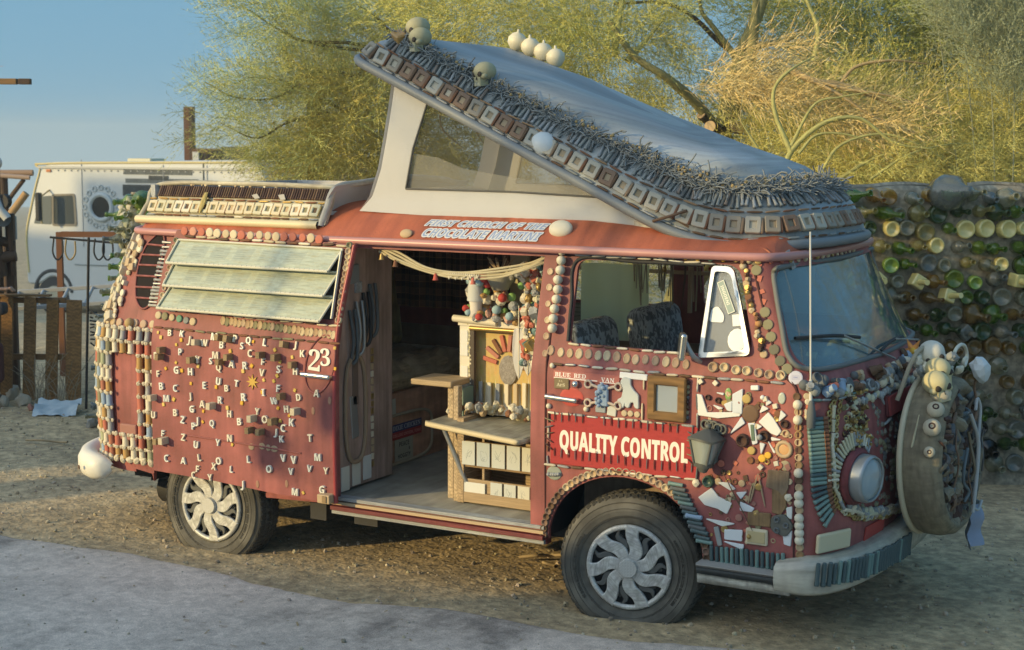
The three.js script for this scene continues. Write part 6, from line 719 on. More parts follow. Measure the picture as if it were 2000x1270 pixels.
{
  const w = thing('bottle_wall', 'mud wall set with rows of green, amber and clear glass bottles behind the van nose', 'bottle wall', [-.75, GY, -2.06], 29.03 * R), prof = [[.10, -.12], [.02, .1], [0, .5], [0, 1.0], [0, 1.5], [.01, 1.78], [-.03, 1.86], [-.10, 1.90], [-.22, 1.90], [-.32, 1.82], [-.35, 1.5], [-.35, -.12]], nx = 160, x0 = .35, x1 = 4.4, np = 56;
  const pos = [], uv = [], idx = [];
  for (let i = 0; i <= nx; i++) for (let j = 0; j <= np; j++) { const t = j / np * (prof.length - 1), k = Math.min(prof.length - 2, Math.floor(t)), f = t - k, x = x0 + (x1 - x0) * i / nx, y = prof[k][1] + (prof[k + 1][1] - prof[k][1]) * f, top = Math.max(0, y - 1.6) / .3, z = prof[k][0] + (prof[k + 1][0] - prof[k][0]) * f + .05 * (fbm(x * 5 + 20, t * 2.2, 181, 4) - .5) + .012 * (fbm(x * 26, y * 26, 185, 2) - .5); pos.push(x, y + top * .09 * (fbm(x * 3.2, 5, 187, 2) - .5), z); uv.push(x / 1.1, (y + (j > np * .6 ? 1 : 0)) / 1.1); }
  for (let i = 0; i < nx; i++) for (let j = 0; j < np; j++) { const a = i * (np + 1) + j, b = a + np + 1; idx.push(a, b, a + 1, b, b + 1, a + 1); }
  const g = new THREE.BufferGeometry(); g.setAttribute('position', new THREE.Float32BufferAttribute(pos, 3)); g.setAttribute('uv', new THREE.Float32BufferAttribute(uv, 2)); g.setIndex(idx); g.computeVertexNormals(); mesh(w, 'mud_core', g, mud);
  for (let j = 0; j < 17; j++) for (let i = 0; i < 14; i++) {
    const x = .86 + i * .122 + (j % 2) * .06 + rr(-.02, .02), y = 1.83 - j * .106 + rr(-.013, .013); if (x > 2.55 || rnd() < .06) continue; const up = y > 1.2, k = rnd();  // upper rows: backlit glow is put into the glass colour
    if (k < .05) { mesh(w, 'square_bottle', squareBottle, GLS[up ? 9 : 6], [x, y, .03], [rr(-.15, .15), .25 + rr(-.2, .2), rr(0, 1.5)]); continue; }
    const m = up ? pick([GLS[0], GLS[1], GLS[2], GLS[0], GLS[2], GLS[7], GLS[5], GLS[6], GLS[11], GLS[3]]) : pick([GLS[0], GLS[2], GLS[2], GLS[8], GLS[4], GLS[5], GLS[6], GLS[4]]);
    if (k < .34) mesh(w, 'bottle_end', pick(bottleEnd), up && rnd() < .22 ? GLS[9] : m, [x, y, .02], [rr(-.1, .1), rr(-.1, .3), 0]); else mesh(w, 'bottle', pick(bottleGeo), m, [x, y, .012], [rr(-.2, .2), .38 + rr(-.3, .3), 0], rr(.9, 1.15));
  }
  mesh(w, 'glass_jug', xf(lathe([[0, 0], [.10, 0], [.12, .08], [.10, .16], [.04, .22], [.03, .27], [0, .27]], 22), [0, 0, 0], [Math.PI / 2, 0, 0]), GLS[6], [1.42, 1.845, -.02], [-.1, .5, 0]);
}
const stM = [mat(.50, .47, .36), mat(.38, .40, .34), mat(.36, .37, .24), mat(.56, .54, .46)];
{ // pillar of bottles behind the van's rear
  const b = [-4.947,.106,-1.432], p = thing('bottle_pillar', 'mossy pillar built of bottles with their necks sticking out, behind the rear of the van', 'bottle pillar', [b[0], GY, b[2]].map((v) => v), 29.03 * R);
  const hh = 1.78, rad = (y) => .20 - .07 * Math.max(0, y - .7) / 1.1 + .03 * Math.sin(y * 9), off = (y) => [-.06 + .10 * Math.max(0, y - .5) , 0];
  const g = new THREE.CylinderGeometry(1, 1, hh, 28, 30), q = g.attributes.position; for (let i = 0; i < q.count; i++) { const y = q.getY(i) + hh / 2, r = rad(y) * .9 + .05 * (fbm(q.getX(i) * 4 + 9, y * 7 + q.getZ(i) * 3, 191, 3) - .5), l = Math.hypot(q.getX(i), q.getZ(i)) || 1; q.setXYZ(i, q.getX(i) * r + off(y)[0], y, q.getZ(i) * r); } g.computeVertexNormals(); mesh(p, 'mud_core', g, mud);
  for (let j = 0; j < 19; j++) for (let i = 0; i < 9; i++) { if (rnd() < .3) continue; const y = .05 + j * .092 + rr(-.02, .02), a = -.15 * Math.PI + 1.25 * Math.PI * (i + (j % 2) * .5) / 9 + rr(-.1, .1), r = rad(y) * .86, o = mesh(p, 'bottle', pick(bottleGeo), pick([GLS[0], GLS[1], GLS[5], GLS[6], GLS[6], GLS[5], GLS[5]]), [off(y)[0] + r * -Math.cos(a) * -1 * (1), y, r * Math.sin(a)], [rr(-.2, .2), Math.atan2(Math.cos(a), Math.sin(a)), 0], rr(.8, 1.05)); }
  for (let i = 0; i < 150; i++) { const y = rr(.2, 1.75), a = rr(-.2, Math.PI + .2), r = rad(y); mesh(p, 'stone', G.rock, pick([stM[0], stM[1], stM[2], stM[3]]), [off(y)[0] + r * Math.cos(a), y, r * Math.sin(a)], [rnd() * 6, rnd() * 6, 0], rr(.05, .10)); }
  mesh(p, 'glass_jug', xf(lathe([[0, 0], [.07, 0], [.08, .06], [.07, .12], [.02, .16], [.018, .2], [0, .2]], 20), [0, 0, 0], [0, 0, 0]), GLS[1], [.06, 1.70, .05], [1.3, .3, 0]);
}
// ---------- fence, ladder, stand, rubbish ----------
{
  const wd = [mat(.42, .27, .12, { map: woodTex }), mat(.36, .23, .11, { map: woodTex }), mat(.40, .25, .10, { map: woodTex })], F0 = [-6.727,.056,-2.165], f = thing('plank_fence', 'low fence of upright brown planks at the left edge', 'fence', [F0[0], GY, F0[2]], 29.03 * R);
  const X = (u) => (u - 86) / 233.4, Y = (v) => (783 - v) / 233.4;
  for (const [u0, u1, v, bot] of [[11, 33, 583, 775], [54, 77, 583, 778], [97, 120, 587, 786], [137, 166, 588, 790], [-32, -8, 583, 780], [-76, -52, 584, 780]]) { const o = mesh(f, 'plank', rbox((u1 - u0) / 233.4, Y(v) + .06, .028, .004), pick(wd), [X((u0 + u1) / 2 - 5), Y(v) / 2 - .03, rr(-.01, .01)], [0, 0, -.045 + rr(-.006, .006)]); }
  mesh(f, 'rail', rbox(X(132) - X(-80), .045, .05, .005), wd[1], [X(26), Y(590), -.045]); mesh(f, 'rail', rbox(X(140) - X(-80), .05, .03, .005), wd[1], [X(30), Y(701), -.04]); mesh(f, 'top_board', rbox(X(104) - X(-80), .018, .09, .004), wd[0], [X(12), Y(580), -.02]);
  const l0 = [-7.303,.802,-2.868], l = thing('aluminium_ladder', 'aluminium ladder lying on edge behind the plank fence', 'ladder', l0, 29.03 * R), al = mat(.45, .47, .48, { metalness: .5, roughness: .5 }); l.rotation.order = 'YXZ'; l.rotation.z = .07; mesh(l, 'ladder_rail', rbox(1.4, .035, .03, .004), al, [.3, .10, 0]); mesh(l, 'ladder_rail', rbox(1.4, .035, .03, .004), al, [.3, -.02, .3]); for (let i = 0; i < 6; i++) mesh(l, 'rung', rod([-.3 + i * .22, .10, 0], [-.3 + i * .22, -.02, .3], .016), al);
  const s0 = [-6.123,.117,-2.047], st = thing('iron_stand', 'thin black iron stand with curled hooks beside the plank fence', 'stand', [s0[0], GY - .02, s0[2]], 29.03 * R), ir = mat(.03, .03, .03, { metalness: .5, roughness: .6 });
  mesh(st, 'pole', rod([-.01, 0, 0], [.05, 1.40, 0], .011), ir); mesh(st, 'cross_bar', rod([-.26, 1.40, 0], [.22, 1.36, 0], .009), ir); for (const x of [-.20, -.10, .13, .20]) mesh(st, 'hook', tube([[x - .03, 1.39, 0], [x - .035, 1.28, .02], [x, 1.22, .02], [x + .04, 1.27, .01], [x + .04, 1.37, 0]], .007, 24, 6), x === -.10 ? mat(.35, .25, .10) : ir); for (let i = 0; i < 10; i++) mesh(st, 'leaf_hook', rod([.04, .55 + i * .03, 0], [.04 + rr(.02, .08), .52 + i * .03 + rr(-.02, .05), rr(-.03, .03)], .007), ir);
  const fr0 = [-7.56,.961,-3.208], fr = thing('rusty_pipe_frame', 'rusty pipe frame standing in front of the motorhome', 'pipe frame', [fr0[0], -.05, fr0[2]], 29.03 * R), ru = mat(.20, .09, .045, { roughness: .9 }); mesh(fr, 'upright', box(.05, 1.44, .05, [0, .72, 0]), ru); mesh(fr, 'crossbar', box(.86, .05, .05, [.45, 1.42, 0]), ru); mesh(fr, 'upright', box(.05, 1.44, .05, [.88, .72, 0]), ru);
  for (const [px, pz, s, l, m] of [[-6.986,-2.061, .16, 'large pale stone by the first fence plank', mat(.40, .36, .28)], [-6.676,-1.892, .13, 'rounded pale stone second along the fence foot', mat(.38, .34, .26)], [-6.774,-1.777, .12, 'pale stone at the very left edge by the fence', mat(.36, .33, .26)], [-5.573,-1.681, .17, 'yellowish stone at the foot of the bottle pillar', mat(.46, .38, .20)], [-6.444,-1.749, .07, 'small reddish stone in front of the fence', mat(.34, .16, .12)], [-5.461,-1.424, .11, 'grey stone left of the yellowish stone', mat(.28, .27, .24)], [-5.219,-1.495, .12, 'dusty stone just behind the rear bumper', mat(.36, .30, .20)]]) { const o = mesh(scene, 'loose_stone', G.rock, m, null, [rnd() * 6, rnd() * 6, 0], s); o.name = numbered('loose_stone'); o.position.set(px, GY + s * .22, pz); tag(o, l, 'stone', 'stones along the fence and pillar'); }
  const cg = new THREE.PlaneGeometry(.34, .30, 14, 14); { const p = cg.attributes.position; for (let i = 0; i < p.count; i++) p.setZ(i, .10 * fbm(p.getX(i) * 12 + 3, p.getY(i) * 12 + 7, 201, 3)); cg.computeVertexNormals(); cg.rotateX(-1.35); }
  const c0 = [-6.157,-1.755], cs = mesh(scene, 'crumpled_sheet', cg, Object.assign(mat(.42, .50, .54), { side: 2 }), [c0[0], GY, c0[1]], [0, .6, 0]); cs.name = numbered('crumpled_sheet'); tag(cs, 'crumpled pale blue sheet lying at the foot of the fence', 'sheet');
  const wg = []; for (let i = 0; i < 40; i++) { const q = rnd(), c = [-6.68 + .48 * q, -2.0 - .02 * q], h = rr(.1, .45), a = rr(-.25, .25); wg.push(tube([[c[0], GY, c[1]], [c[0] + a * .4, GY + h * .6, c[1]], [c[0] + a, GY + h, c[1] + rr(-.1, .1)]], .003, 8, 4)); } const wm = mesh(scene, 'dry_weeds', merge(wg), mat(.26, .22, .15)); tag(wm, 'thin dry weeds growing along the fence foot', null, null, 'stuff');
  for (const [px, pz, l, a, lab] of [[-5.268,-.783, .35, .2, 'thin crooked stick lying on the dirt left of the rear bumper'], [-.793,.151, .22, .6, 'short dry stick on the gravel under the door sill'], [-.671,.268, .12, -.5, 'tiny dry twig on the gravel near the front wheel']]) { const o = mesh(scene, 'dry_stick', tube([[-l / 2, .02, 0], [-l * .1, .035, .03], [l * .2, .02, -.02], [l / 2, .03, .01]], .009, 14, 6), mat(.40, .31, .18), [px, GY, pz], [0, a, 0]); o.name = numbered('dry_stick'); tag(o, lab, 'stick'); }
}
// ---------- motorhome ----------
{
  const S = 106.7, B = [-16.574,-1.009,-14.061], X = (u) => (u - 280) / S * 1.08, Y = (v) => (622 - v) / S, rv = thing('motorhome', 'old white motorhome with a round porthole parked beyond the fence at left', 'motorhome', [B[0], B[1], B[2]], 10 * R);
  const wm = mat(.60, .62, .61, { roughness: .5 }), o = (...a) => a.map((v, i) => i % 2 ? Y(v) : X(v));
  const s = rshape(o(38, 560, 36, 470, 44, 425, 70, 338, 92, 323, 300, 320, 505, 316, 524, 326, 532, 360, 536, 596, 128, 596, 122, 560, 92, 538, 62, 560), [.05, .1, .1, .25, .15, .5, .1, .12, .1, .05, .02, .2, .3, .2]);
  const body = mesh(rv, 'body', xf(ext(s, 2.1, .03, 8), [0, 0, -2.1]), wm);
  mesh(rv, 'side_window', xf(ext(rshape(o(54, 442, 72, 388, 94, 386, 92, 443), .03), .01), [0, 0, .026]), mat(.16, .18, .18, { roughness: .15 })); mesh(rv, 'side_window', xf(ext(rshape(o(97, 443, 98, 386, 142, 384, 144, 442), .05), .01), [0, 0, .026]), mat(.07, .08, .08, { roughness: .1 })); 
  { const fr = rshape(o(94, 446, 95, 383, 145, 381, 148, 445), .06); fr.holes.push(rshape(o(98, 442, 99, 387, 141, 385, 143, 441), .04)); mesh(rv, 'window_frame', xf(ext(fr, .02), [0, 0, .026]), mat(.22, .20, .16)); }
  const pc = [X(200), Y(407)], ph = mesh(rv, 'porthole', xf(new THREE.TorusGeometry(.23, .045, 8, 36), [pc[0], pc[1], .05], [0, 0, 0], [.86, 1, 1].map((v, i) => 1)), mat(.52, .56, .56)); mesh(ph, 'porthole_glass', cyl(.20, .20, .02, 30, [pc[0], pc[1], .045], [Math.PI / 2, 0, 0]), mat(.03, .03, .03, { roughness: .1 })); for (let i = 0; i < 16; i++) { const a = i / 16 * 6.283; mesh(ph, 'scroll', G.ring, mat(.50, .54, .54), [pc[0] + .36 * Math.cos(a), pc[1] + .36 * Math.sin(a), .04], [0, 0, a], .11); }
  const sm = mesh(rv, 'side_mirror', rbox(.10, .52, .10, .03, [X(86), Y(407), .32]), mat(.03, .03, .03)); mesh(sm, 'mirror_stalk', rod([X(90), Y(375), .03], [X(86), Y(390), .3], .015), mat(.4, .3, .14)); mesh(sm, 'mirror_bar', rod([X(89), Y(380), .28], [X(89), Y(440), .28], .02), mat(.45, .36, .18));
  for (const [u0, v0, u1, v1, m] of [[248, 332, 388, 342, .20], [252, 350, 400, 358, .24], [246, 362, 340, 384, .10], [300, 344, 340, 352, .12], [255, 388, 330, 396, .2], [410, 320, 412, 352, .15], [140, 520, 530, 522, .42], [200, 470, 530, 471, .5]]) mesh(rv, 'dark_strip', box(Math.abs(X(u1) - X(u0)), Y(v0) - Y(v1), .012, [(X(u0) + X(u1)) / 2, (Y(v0) + Y(v1)) / 2, .036]), mat(m * .9, m, m, { wear: 2 }));
  for (const [u, v, w2, h2, c] of [[330, 430, .012, 2.0, .42], [418, 430, .012, 2.0, .42], [160, 400, .012, 1.6, .45], [470, 380, .5, .34, .08], [250, 480, .35, .28, .38], [345, 470, .55, .5, .10]]) mesh(rv, w2 < .1 ? 'panel_seam' : 'hatch', rbox(w2, h2, .02, .005, [X(u), Y(v), .034]), mat(c, c * 1.02, c * 1.02)); mesh(rv, 'gutter_trim', box(4.6, .04, .05, [.15, Y(330), .04]), mat(.5, .5, .46)); for (let i = 0; i < 30; i++) mesh(rv, 'rivet', G.bead, mat(.5, .5, .48), [X(110 + i * 14), Y(336), .04], null, .03);
  mesh(rv, 'roof_vent', rbox(.5, .07, .5, .02, [X(237), Y(316), -.9]), mat(.62, .58, .40)); mesh(rv, 'yellow_trim', tube([[X(40), Y(540), .03], [X(37), Y(470), .03], [X(45), Y(425), .03], [X(71), Y(338), .03], [X(92), Y(323), .03], [X(500), Y(317), .03]], .022, 60, 6), mat(.60, .50, .24)); mesh(rv, 'marker_lamp', rbox(.10, .05, .03, .01, [X(90), Y(337), .04]), mat(.55, .20, .08));
  for (const u of [92, 470]) { const w = mesh(rv, 'wheel', cyl(.36, .36, .22, 28, [X(u), .34, -.10], [Math.PI / 2, 0, 0]), K.rubber); mesh(w, 'hubcap', cyl(.2, .16, .03, 20, [X(u), .34, .02], [Math.PI / 2, 0, 0]), mat(.45, .42, .30)); }
  mesh(rv, 'wheel_arch', xf(new THREE.TorusGeometry(.40, .05, 6, 20, Math.PI), [X(92), .42, 0]), mat(.06, .06, .06));
  // rusty steel post on a machine box behind it
  const D = [-19.379,1.951,-18.668], ru = mat(.16, .08, .045, { roughness: .9 }), rp = thing('rusty_steel_post', 'tall rusty steel post rising from a box behind the motorhome', 'post', [D[0], -1.1, D[2]], 29.03 * R), k = 90.5; mesh(rp, 'post', box(.21, 4.0, .2, [0, 2.05, 0]), ru); mesh(rp, 'post_face', box(.07, 3.9, .03, [.05, 2.05, .11]), mat(.08, .05, .035)); mesh(rp, 'machine_box', box(.64, 3.16, .6, [.42, 1.58, 0]), ru); mesh(rp, 'machine_box', box(.5, 3.20, .6, [.98, 1.60, 0]), mat(.10, .10, .075)); mesh(rp, 'dark_opening', box(.3, .25, .02, [.6, 3.0, .302]), mat(.03, .025, .02)); mesh(rp, 'white_can', box(.13, .22, .1, [.2, 2.98, .36]), mat(.7, .68, .6)); mesh(rp, 'low_wall', box(5, 3.0, .3, [3.3, 1.5, -.4]), mat(.26, .24, .18));
}
// ---------- scrap and timber at the left edge ----------
{
  const th = 29.03 * R, wd = mat(.44, .29, .13, { map: woodTex }), dk = mat(.12, .07, .04, { wear: 1 }), wp = mat(.60, .62, .60, { roughness: .4 }), f = (d) => 2987 / d;
  { const d = 13.2, k = f(d), b = [-7.356,-.045,-2.263], g = thing('scrap_sculpture', 'tall scrap sculpture of rusty posts and white bent pipe at the left edge', 'sculpture', [b[0], GY - .1, b[2]], th), X = (u) => u / k, Y = (v) => (790 - v) / k + .1 - .02;
    mesh(g, 'post', rbox(.09, Y(300), .08, .01, [X(3), Y(300) / 2, 0]), dk); mesh(g, 'post', rbox(.07, Y(440), .07, .01, [X(27), Y(440) / 2, -.06]), dk); mesh(g, 'bent_pipe', tube([[X(4), Y(280), .05], [X(6), Y(330), .06], [X(8), Y(390), .08], [X(20), Y(428), .10], [X(34), Y(448), .1]], .038, 30, 10), wp); mesh(g, 'pipe_ball', ball(.055, [X(15), Y(342), .1], [1, 1.1, 1]), wp); mesh(g, 'flared_end', rod([X(2), Y(290), .05], [X(14), Y(272), .08], .018, 10, .04), wp); mesh(g, 'loop', xf(new THREE.TorusGeometry(.05, .010, 6, 20), [X(-1), Y(275), .06]), wp);
    mesh(g, 'black_disc', cyl(.06, .06, .05, 18, [X(28), Y(415), .08], [Math.PI / 2, 0, .4]), K.dark); mesh(g, 'black_disc', cyl(.07, .07, .05, 18, [X(22), Y(448), .06], [Math.PI / 2, 0, -.3]), K.greyD); mesh(g, 'black_disc', cyl(.05, .05, .05, 18, [X(6), Y(470), .06], [Math.PI / 2, 0, -.3]), K.dark);
    for (const [u0, v0, u1, v1, m, w] of [[-20, 450, 28, 412, wd, .03], [-20, 470, 20, 440, wd, .02], [-20, 480, 35, 500, dk, .04], [-20, 530, 40, 520, dk, .05], [30, 440, 34, 560, dk, .02], [-10, 420, 14, 560, dk, .05]]) mesh(g, 'scrap_bar', rod([X(u0), Y(v0), rr(-.05, .1)], [X(u1), Y(v1), rr(-.05, .1)], w, 7), m); mesh(g, 'bead_chain', tube([[X(0), Y(420), .12], [X(10), Y(440), .13], [X(22), Y(432), .12]], .008, 20, 6), K.brass); }
  { const b = [-7.43,-.012,-1.996], g = thing('timber_gibbet', 'high sunlit timber beam reaching in from the left against the sky', 'beam', [b[0], GY - .1, b[2]], th), k = f(13); mesh(g, 'beam', rbox(150 / k, 11 / k, .06, .004, [(-72 + 150 + 0) / 2 / k - .0, (790 - 185) / k + .1, 0]), wd); mesh(g, 'post', rbox(.10, 650 / k, .1, .01, [-.02, 325 / k, 0]), dk); mesh(g, 'red_pennant', xf(ext(shp([0, -.012, .42, .003, 0, .014]), .004), [-.02, (790 - 157) / k + .1, 0]), mat(.62, .20, .14)); mesh(g, 'end_cap', rbox(22 / k, 11 / k, .062, .003, [(140 - 11) / k, (790 - 185) / k + .1, .001]), dk); }
  { const b = [-12.37,-.213,-7.289], g = thing('timber_trestle', 'brown timber trestle standing between the sculpture and the motorhome', 'trestle', [b[0], b[1], b[2]], th), k = f(20), X = (u) => (u - 50) / k, Y = (v) => (640 - v) / k; mesh(g, 'top_beam', rod([X(-30), Y(340), 0], [X(74), Y(339), 0], .04, 8), mat(.34, .22, .14)); mesh(g, 'top_beam', rod([X(12), Y(344), .1], [X(72), Y(348), .1], .03, 8), mat(.42, .30, .22)); mesh(g, 'brace', rod([X(18), Y(400), 0], [X(56), Y(352), 0], .03, 6), dk); mesh(g, 'brace', rod([X(20), Y(432), .05], [X(62), Y(378), .05], .05, 6), mat(.40, .25, .11)); mesh(g, 'post', rod([X(16), 0, 0], [X(16), Y(340), 0], .06, 8), dk); mesh(g, 'post', rod([X(-30), 0, 0], [X(-30), Y(340), 0], .06, 8), dk); mesh(g, 'grey_drum', cyl(.14, .14, .3, 16, [X(20), Y(445), .05]), K.grey); }
}

// ---------- the person half out of the frame at the left ----------
{
  const o = [-6.974,-1.659], pn = thing('person', 'person in dark jacket and jeans at the left edge resting a hand on the fence', 'person', [o[0], GY, o[1]], 29.03 * R), skin = mat(.42, .26, .18, { roughness: .6 }), f = (a) => a;
  const S1 = [.02, 1.42, .16], E1 = [.06, 1.14, .20], W1 = [.215, .965, .10], S2 = [.02, 1.42, -.17], E2 = [-.04, 1.14, -.22], W2 = [.04, .93, -.22];
  const bone = (a, ra, b, rb) => [...a, ra, ...b, rb], hand = (w, d, up) => { const q = []; const pc = [w[0] + d[0] * .05, w[1] + d[1] * .05, w[2] + d[2] * .05]; for (let i = 0; i < 4; i++) { const s = (i - 1.5) * .019, r = [pc[0] + d[0] * .045 + d[2] * -s, pc[1], pc[2] + d[2] * .045 + d[0] * s], l = [.036, .042, .039, .030][i]; const m = [r[0] + d[0] * l, r[1] + .006, r[2] + d[2] * l], e = [m[0] + d[0] * l * .6, m[1] - .022, m[2] + d[2] * l * .6]; q.push(bone([w[0] + d[0] * .02 + d[2] * -s * .8, w[1], w[2] + d[2] * .02 + d[0] * s * .8], .013, r, .0105), bone(r, .010, m, .009), bone(m, .009, e, .0075)); } const t0 = [w[0] + d[0] * .02 + d[2] * .025, w[1] - .004, w[2] + d[2] * .02 - d[0] * .025], t1 = [t0[0] + d[0] * .04 + d[2] * .022, t0[1] - .006, t0[2] + d[2] * .04 - d[0] * .022], t2 = [t1[0] + d[0] * .03, t1[1] - .012, t1[2] + d[2] * .03]; q.push(bone(t0, .013, t1, .010), bone(t1, .010, t2, .008)); return q; };
  const arms = [bone(E1, .040, W1, .026), bone(E2, .040, W2, .026)];
  const h1 = hand(W1, [.94, -.05, -.34]), h2 = hand(W2, [.3, -.5, 0]);
  const head = [bone([.02, 1.46, 0], .055, [.035, 1.56, 0], .052), bone([.045, 1.62, 0], .085, [.035, 1.68, 0], .092), bone([.10, 1.585, 0], .035, [.07, 1.60, 0], .05), bone([.135, 1.625, 0], .010, [.125, 1.66, 0], .008), bone([.04, 1.63, .09], .012, [.04, 1.66, .092], .014), bone([.04, 1.63, -.09], .012, [.04, 1.66, -.092], .014)];
  mesh(pn, 'body', merge([blend(arms.concat(head), [.06, 1.3, 0], .52, 72, .02), blend([bone([W1[0] - .05, W1[1] + .02, W1[2] + .03], .027, W1, .024)].concat(h1), [W1[0] + .06, W1[1], W1[2] - .02], .13, 72, .008), blend(h2, [W2[0] + .03, W2[1] - .05, W2[2]], .13, 60, .008)]), skin);
  const jk = [bone([0, 1.02, .05], .135, [.01, 1.32, .06], .135), bone([0, 1.02, -.05], .135, [.01, 1.32, -.06], .135), bone([.01, 1.40, .10], .085, [.01, 1.40, -.10], .085), bone(S1, .075, E1, .055), bone(S2, .075, E2, .055)];
  mesh(pn, 'jacket', blend(jk, [0, 1.2, 0], .42, 56, .04), mat(.05, .05, .06, { roughness: .9 }));
  mesh(pn, 'jeans', blend([bone([0, .96, .06], .12, [0, .90, .08], .115), bone([0, .96, -.06], .12, [0, .90, -.08], .115), bone([0, .88, .09], .095, [.02, .50, .10], .065), bone([.02, .50, .10], .065, [0, .12, .10], .055), bone([0, .88, -.09], .095, [.02, .50, -.10], .065), bone([.02, .50, -.10], .065, [0, .12, -.10], .055)], [0, .55, 0], .55, 64, .03), mat(.13, .17, .24, { roughness: .95 }));
  mesh(pn, 'shoes', blend([bone([-.03, .05, .10], .05, [.16, .035, .11], .04), bone([-.03, .05, -.10], .05, [.16, .035, -.11], .04)], [.06, .05, 0], .25, 44, .02), mat(.05, .045, .04));
  mesh(pn, 'hair', blend([bone([.02, 1.68, 0], .097, [.0, 1.64, 0], .095)], [.0, 1.68, 0], .2, 36, .02), mat(.06, .04, .03)); for (const z of [-.033, .033]) mesh(pn, 'eye', ball(.011, [.118, 1.652, z]), mat(.6, .6, .58)); mesh(pn, 'mouth', rbox(.008, .008, .04, .003, [.131, 1.592, 0]), mat(.30, .12, .10));
  const bg = [-6.824,-1.748], b = thing('shoulder_bag', 'dark maroon bag hanging beside the person at the left edge', 'bag', [bg[0], GY, bg[1]], 29.03 * R); b.position.y = GY; mesh(b, 'body', rbox(.16, .34, .12, .05, [.0, .36, .05], null, 4), mat(.08, .025, .025)); mesh(b, 'flap', rbox(.18, .10, .13, .03, [.03, .80, .05], null, 3), mat(.03, .03, .035)); mesh(b, 'strap', tube([[0, .52, .05], [-.03, .7, .06], [-.06, .95, .10], [-.12, 1.30, .12]], .012, 20, 6), mat(.05, .05, .05));
}
// ---------- trees ----------
function taper(pts, r0, r1, n = 24, k = 9, bump = .12) { // a limb that thins along its curve, slightly knobbly
  const c = curve(pts), fr = c.computeFrenetFrames(n, false), pos = [], uv = [], idx = [], L = c.getLength();
  for (let i = 0; i <= n; i++) { const t = i / n, p = c.getPointAt(t), r = (r0 + (r1 - r0) * t); for (let j = 0; j <= k; j++) { const a = j / k * 6.28319, q = r * (1 + bump * (vnoise(t * L * 5 + 40, (j % k) * 1.3 + 10, 211) - .5) * 2); const v = p.clone().addScaledVector(fr.normals[i], Math.cos(a) * q).addScaledVector(fr.binormals[i], Math.sin(a) * q); pos.push(v.x, v.y, v.z); uv.push(j / k, t * L * 2); } }
  for (let i = 0; i < n; i++) for (let j = 0; j < k; j++) { const a = i * (k + 1) + j, b = a + k + 1; idx.push(a, b, a + 1, b, b + 1, a + 1); }
  const g = new THREE.BufferGeometry(); g.setAttribute('position', new THREE.Float32BufferAttribute(pos, 3)); g.setAttribute('uv', new THREE.Float32BufferAttribute(uv, 2)); g.setIndex(idx); g.computeVertexNormals(); return g;
}
// a feathery spray, about 1 m long along +x: thin stem, side twigs, tiny leaflets
function sprayGeo(s0, leaf, twigs) {
  seed = s0; const pos = [], nor = [];
  const tri = (a, b, c) => { pos.push(...a, ...b, ...c); const u = V(...b).sub(V(...a)), w = V(...c).sub(V(...a)), n = u.cross(w).normalize(); for (let i = 0; i < 3; i++) nor.push(n.x, n.y, n.z); };
  const strip = (pts, w0, w1) => { for (let i = 0; i + 1 < pts.length; i++) { const a = pts[i], b = pts[i + 1], t = i / (pts.length - 1), w = w0 + (w1 - w0) * t, d = V(b[0] - a[0], b[1] - a[1], b[2] - a[2]), n = d.clone().cross(V(rr(-1, 1), rr(-1, 1), rr(-1, 1))).normalize().multiplyScalar(w); tri([a[0] + n.x, a[1] + n.y, a[2] + n.z], [a[0] - n.x, a[1] - n.y, a[2] - n.z], b); } };
  const stem = (t) => [t, .10 * t - .30 * t * t, .06 * Math.sin(t * 5)];
  strip([0, .2, .4, .6, .8, 1].map(stem), .006, .003);
  for (let i = 0; i < twigs; i++) {
    const t = .08 + .92 * i / twigs, b = stem(t), l = rr(.22, .62) * (1.1 - .5 * t), a = rr(0, 6.283), f = rr(.5, 1.0), d = [f, Math.sin(a) * .8, Math.cos(a) * .8], q = []; for (let k = 0; k <= 4; k++) { const u = k / 4; q.push([b[0] + d[0] * l * u, b[1] + d[1] * l * u - .35 * l * u * u, b[2] + d[2] * l * u]); }
    strip(q, .0046, .0024);
    for (let k = 0; k < leaf; k++) { const u = rr(.1, 1), j = Math.min(3, Math.floor(u * 4)), g = u * 4 - j, p = [0, 1, 2].map((m) => q[j][m] + (q[j + 1][m] - q[j][m]) * g), e = V(rr(-1, 1) + .6, rr(-1, 1), rr(-1, 1)).normalize().multiplyScalar(rr(.025, .06)), n = V(rr(-1, 1), rr(-1, 1), rr(-1, 1)).normalize().multiplyScalar(.0055); tri([p[0] - n.x, p[1] - n.y, p[2] - n.z], [p[0] + n.x, p[1] + n.y, p[2] + n.z], [p[0] + e.x, p[1] + e.y, p[2] + e.z]); }
  }
  const g = new THREE.BufferGeometry(); g.setAttribute('position', new THREE.Float32BufferAttribute(pos, 3)); g.setAttribute('normal', new THREE.Float32BufferAttribute(nor, 3)); g.setAttribute('uv', new THREE.Float32BufferAttribute(new Float32Array(pos.length / 3 * 2), 2)); return g;
}
const sprays = [sprayGeo(11, 3, 34), sprayGeo(12, 3, 32), sprayGeo(13, 4, 26)], greyTwig = sprayGeo(14, 12, 20), dryTwig = sprayGeo(15, 0, 34);
seed = 501;
const leafM = new THREE.MeshStandardMaterial({ color: C(1, 1, 1), roughness: .8, side: 2 });
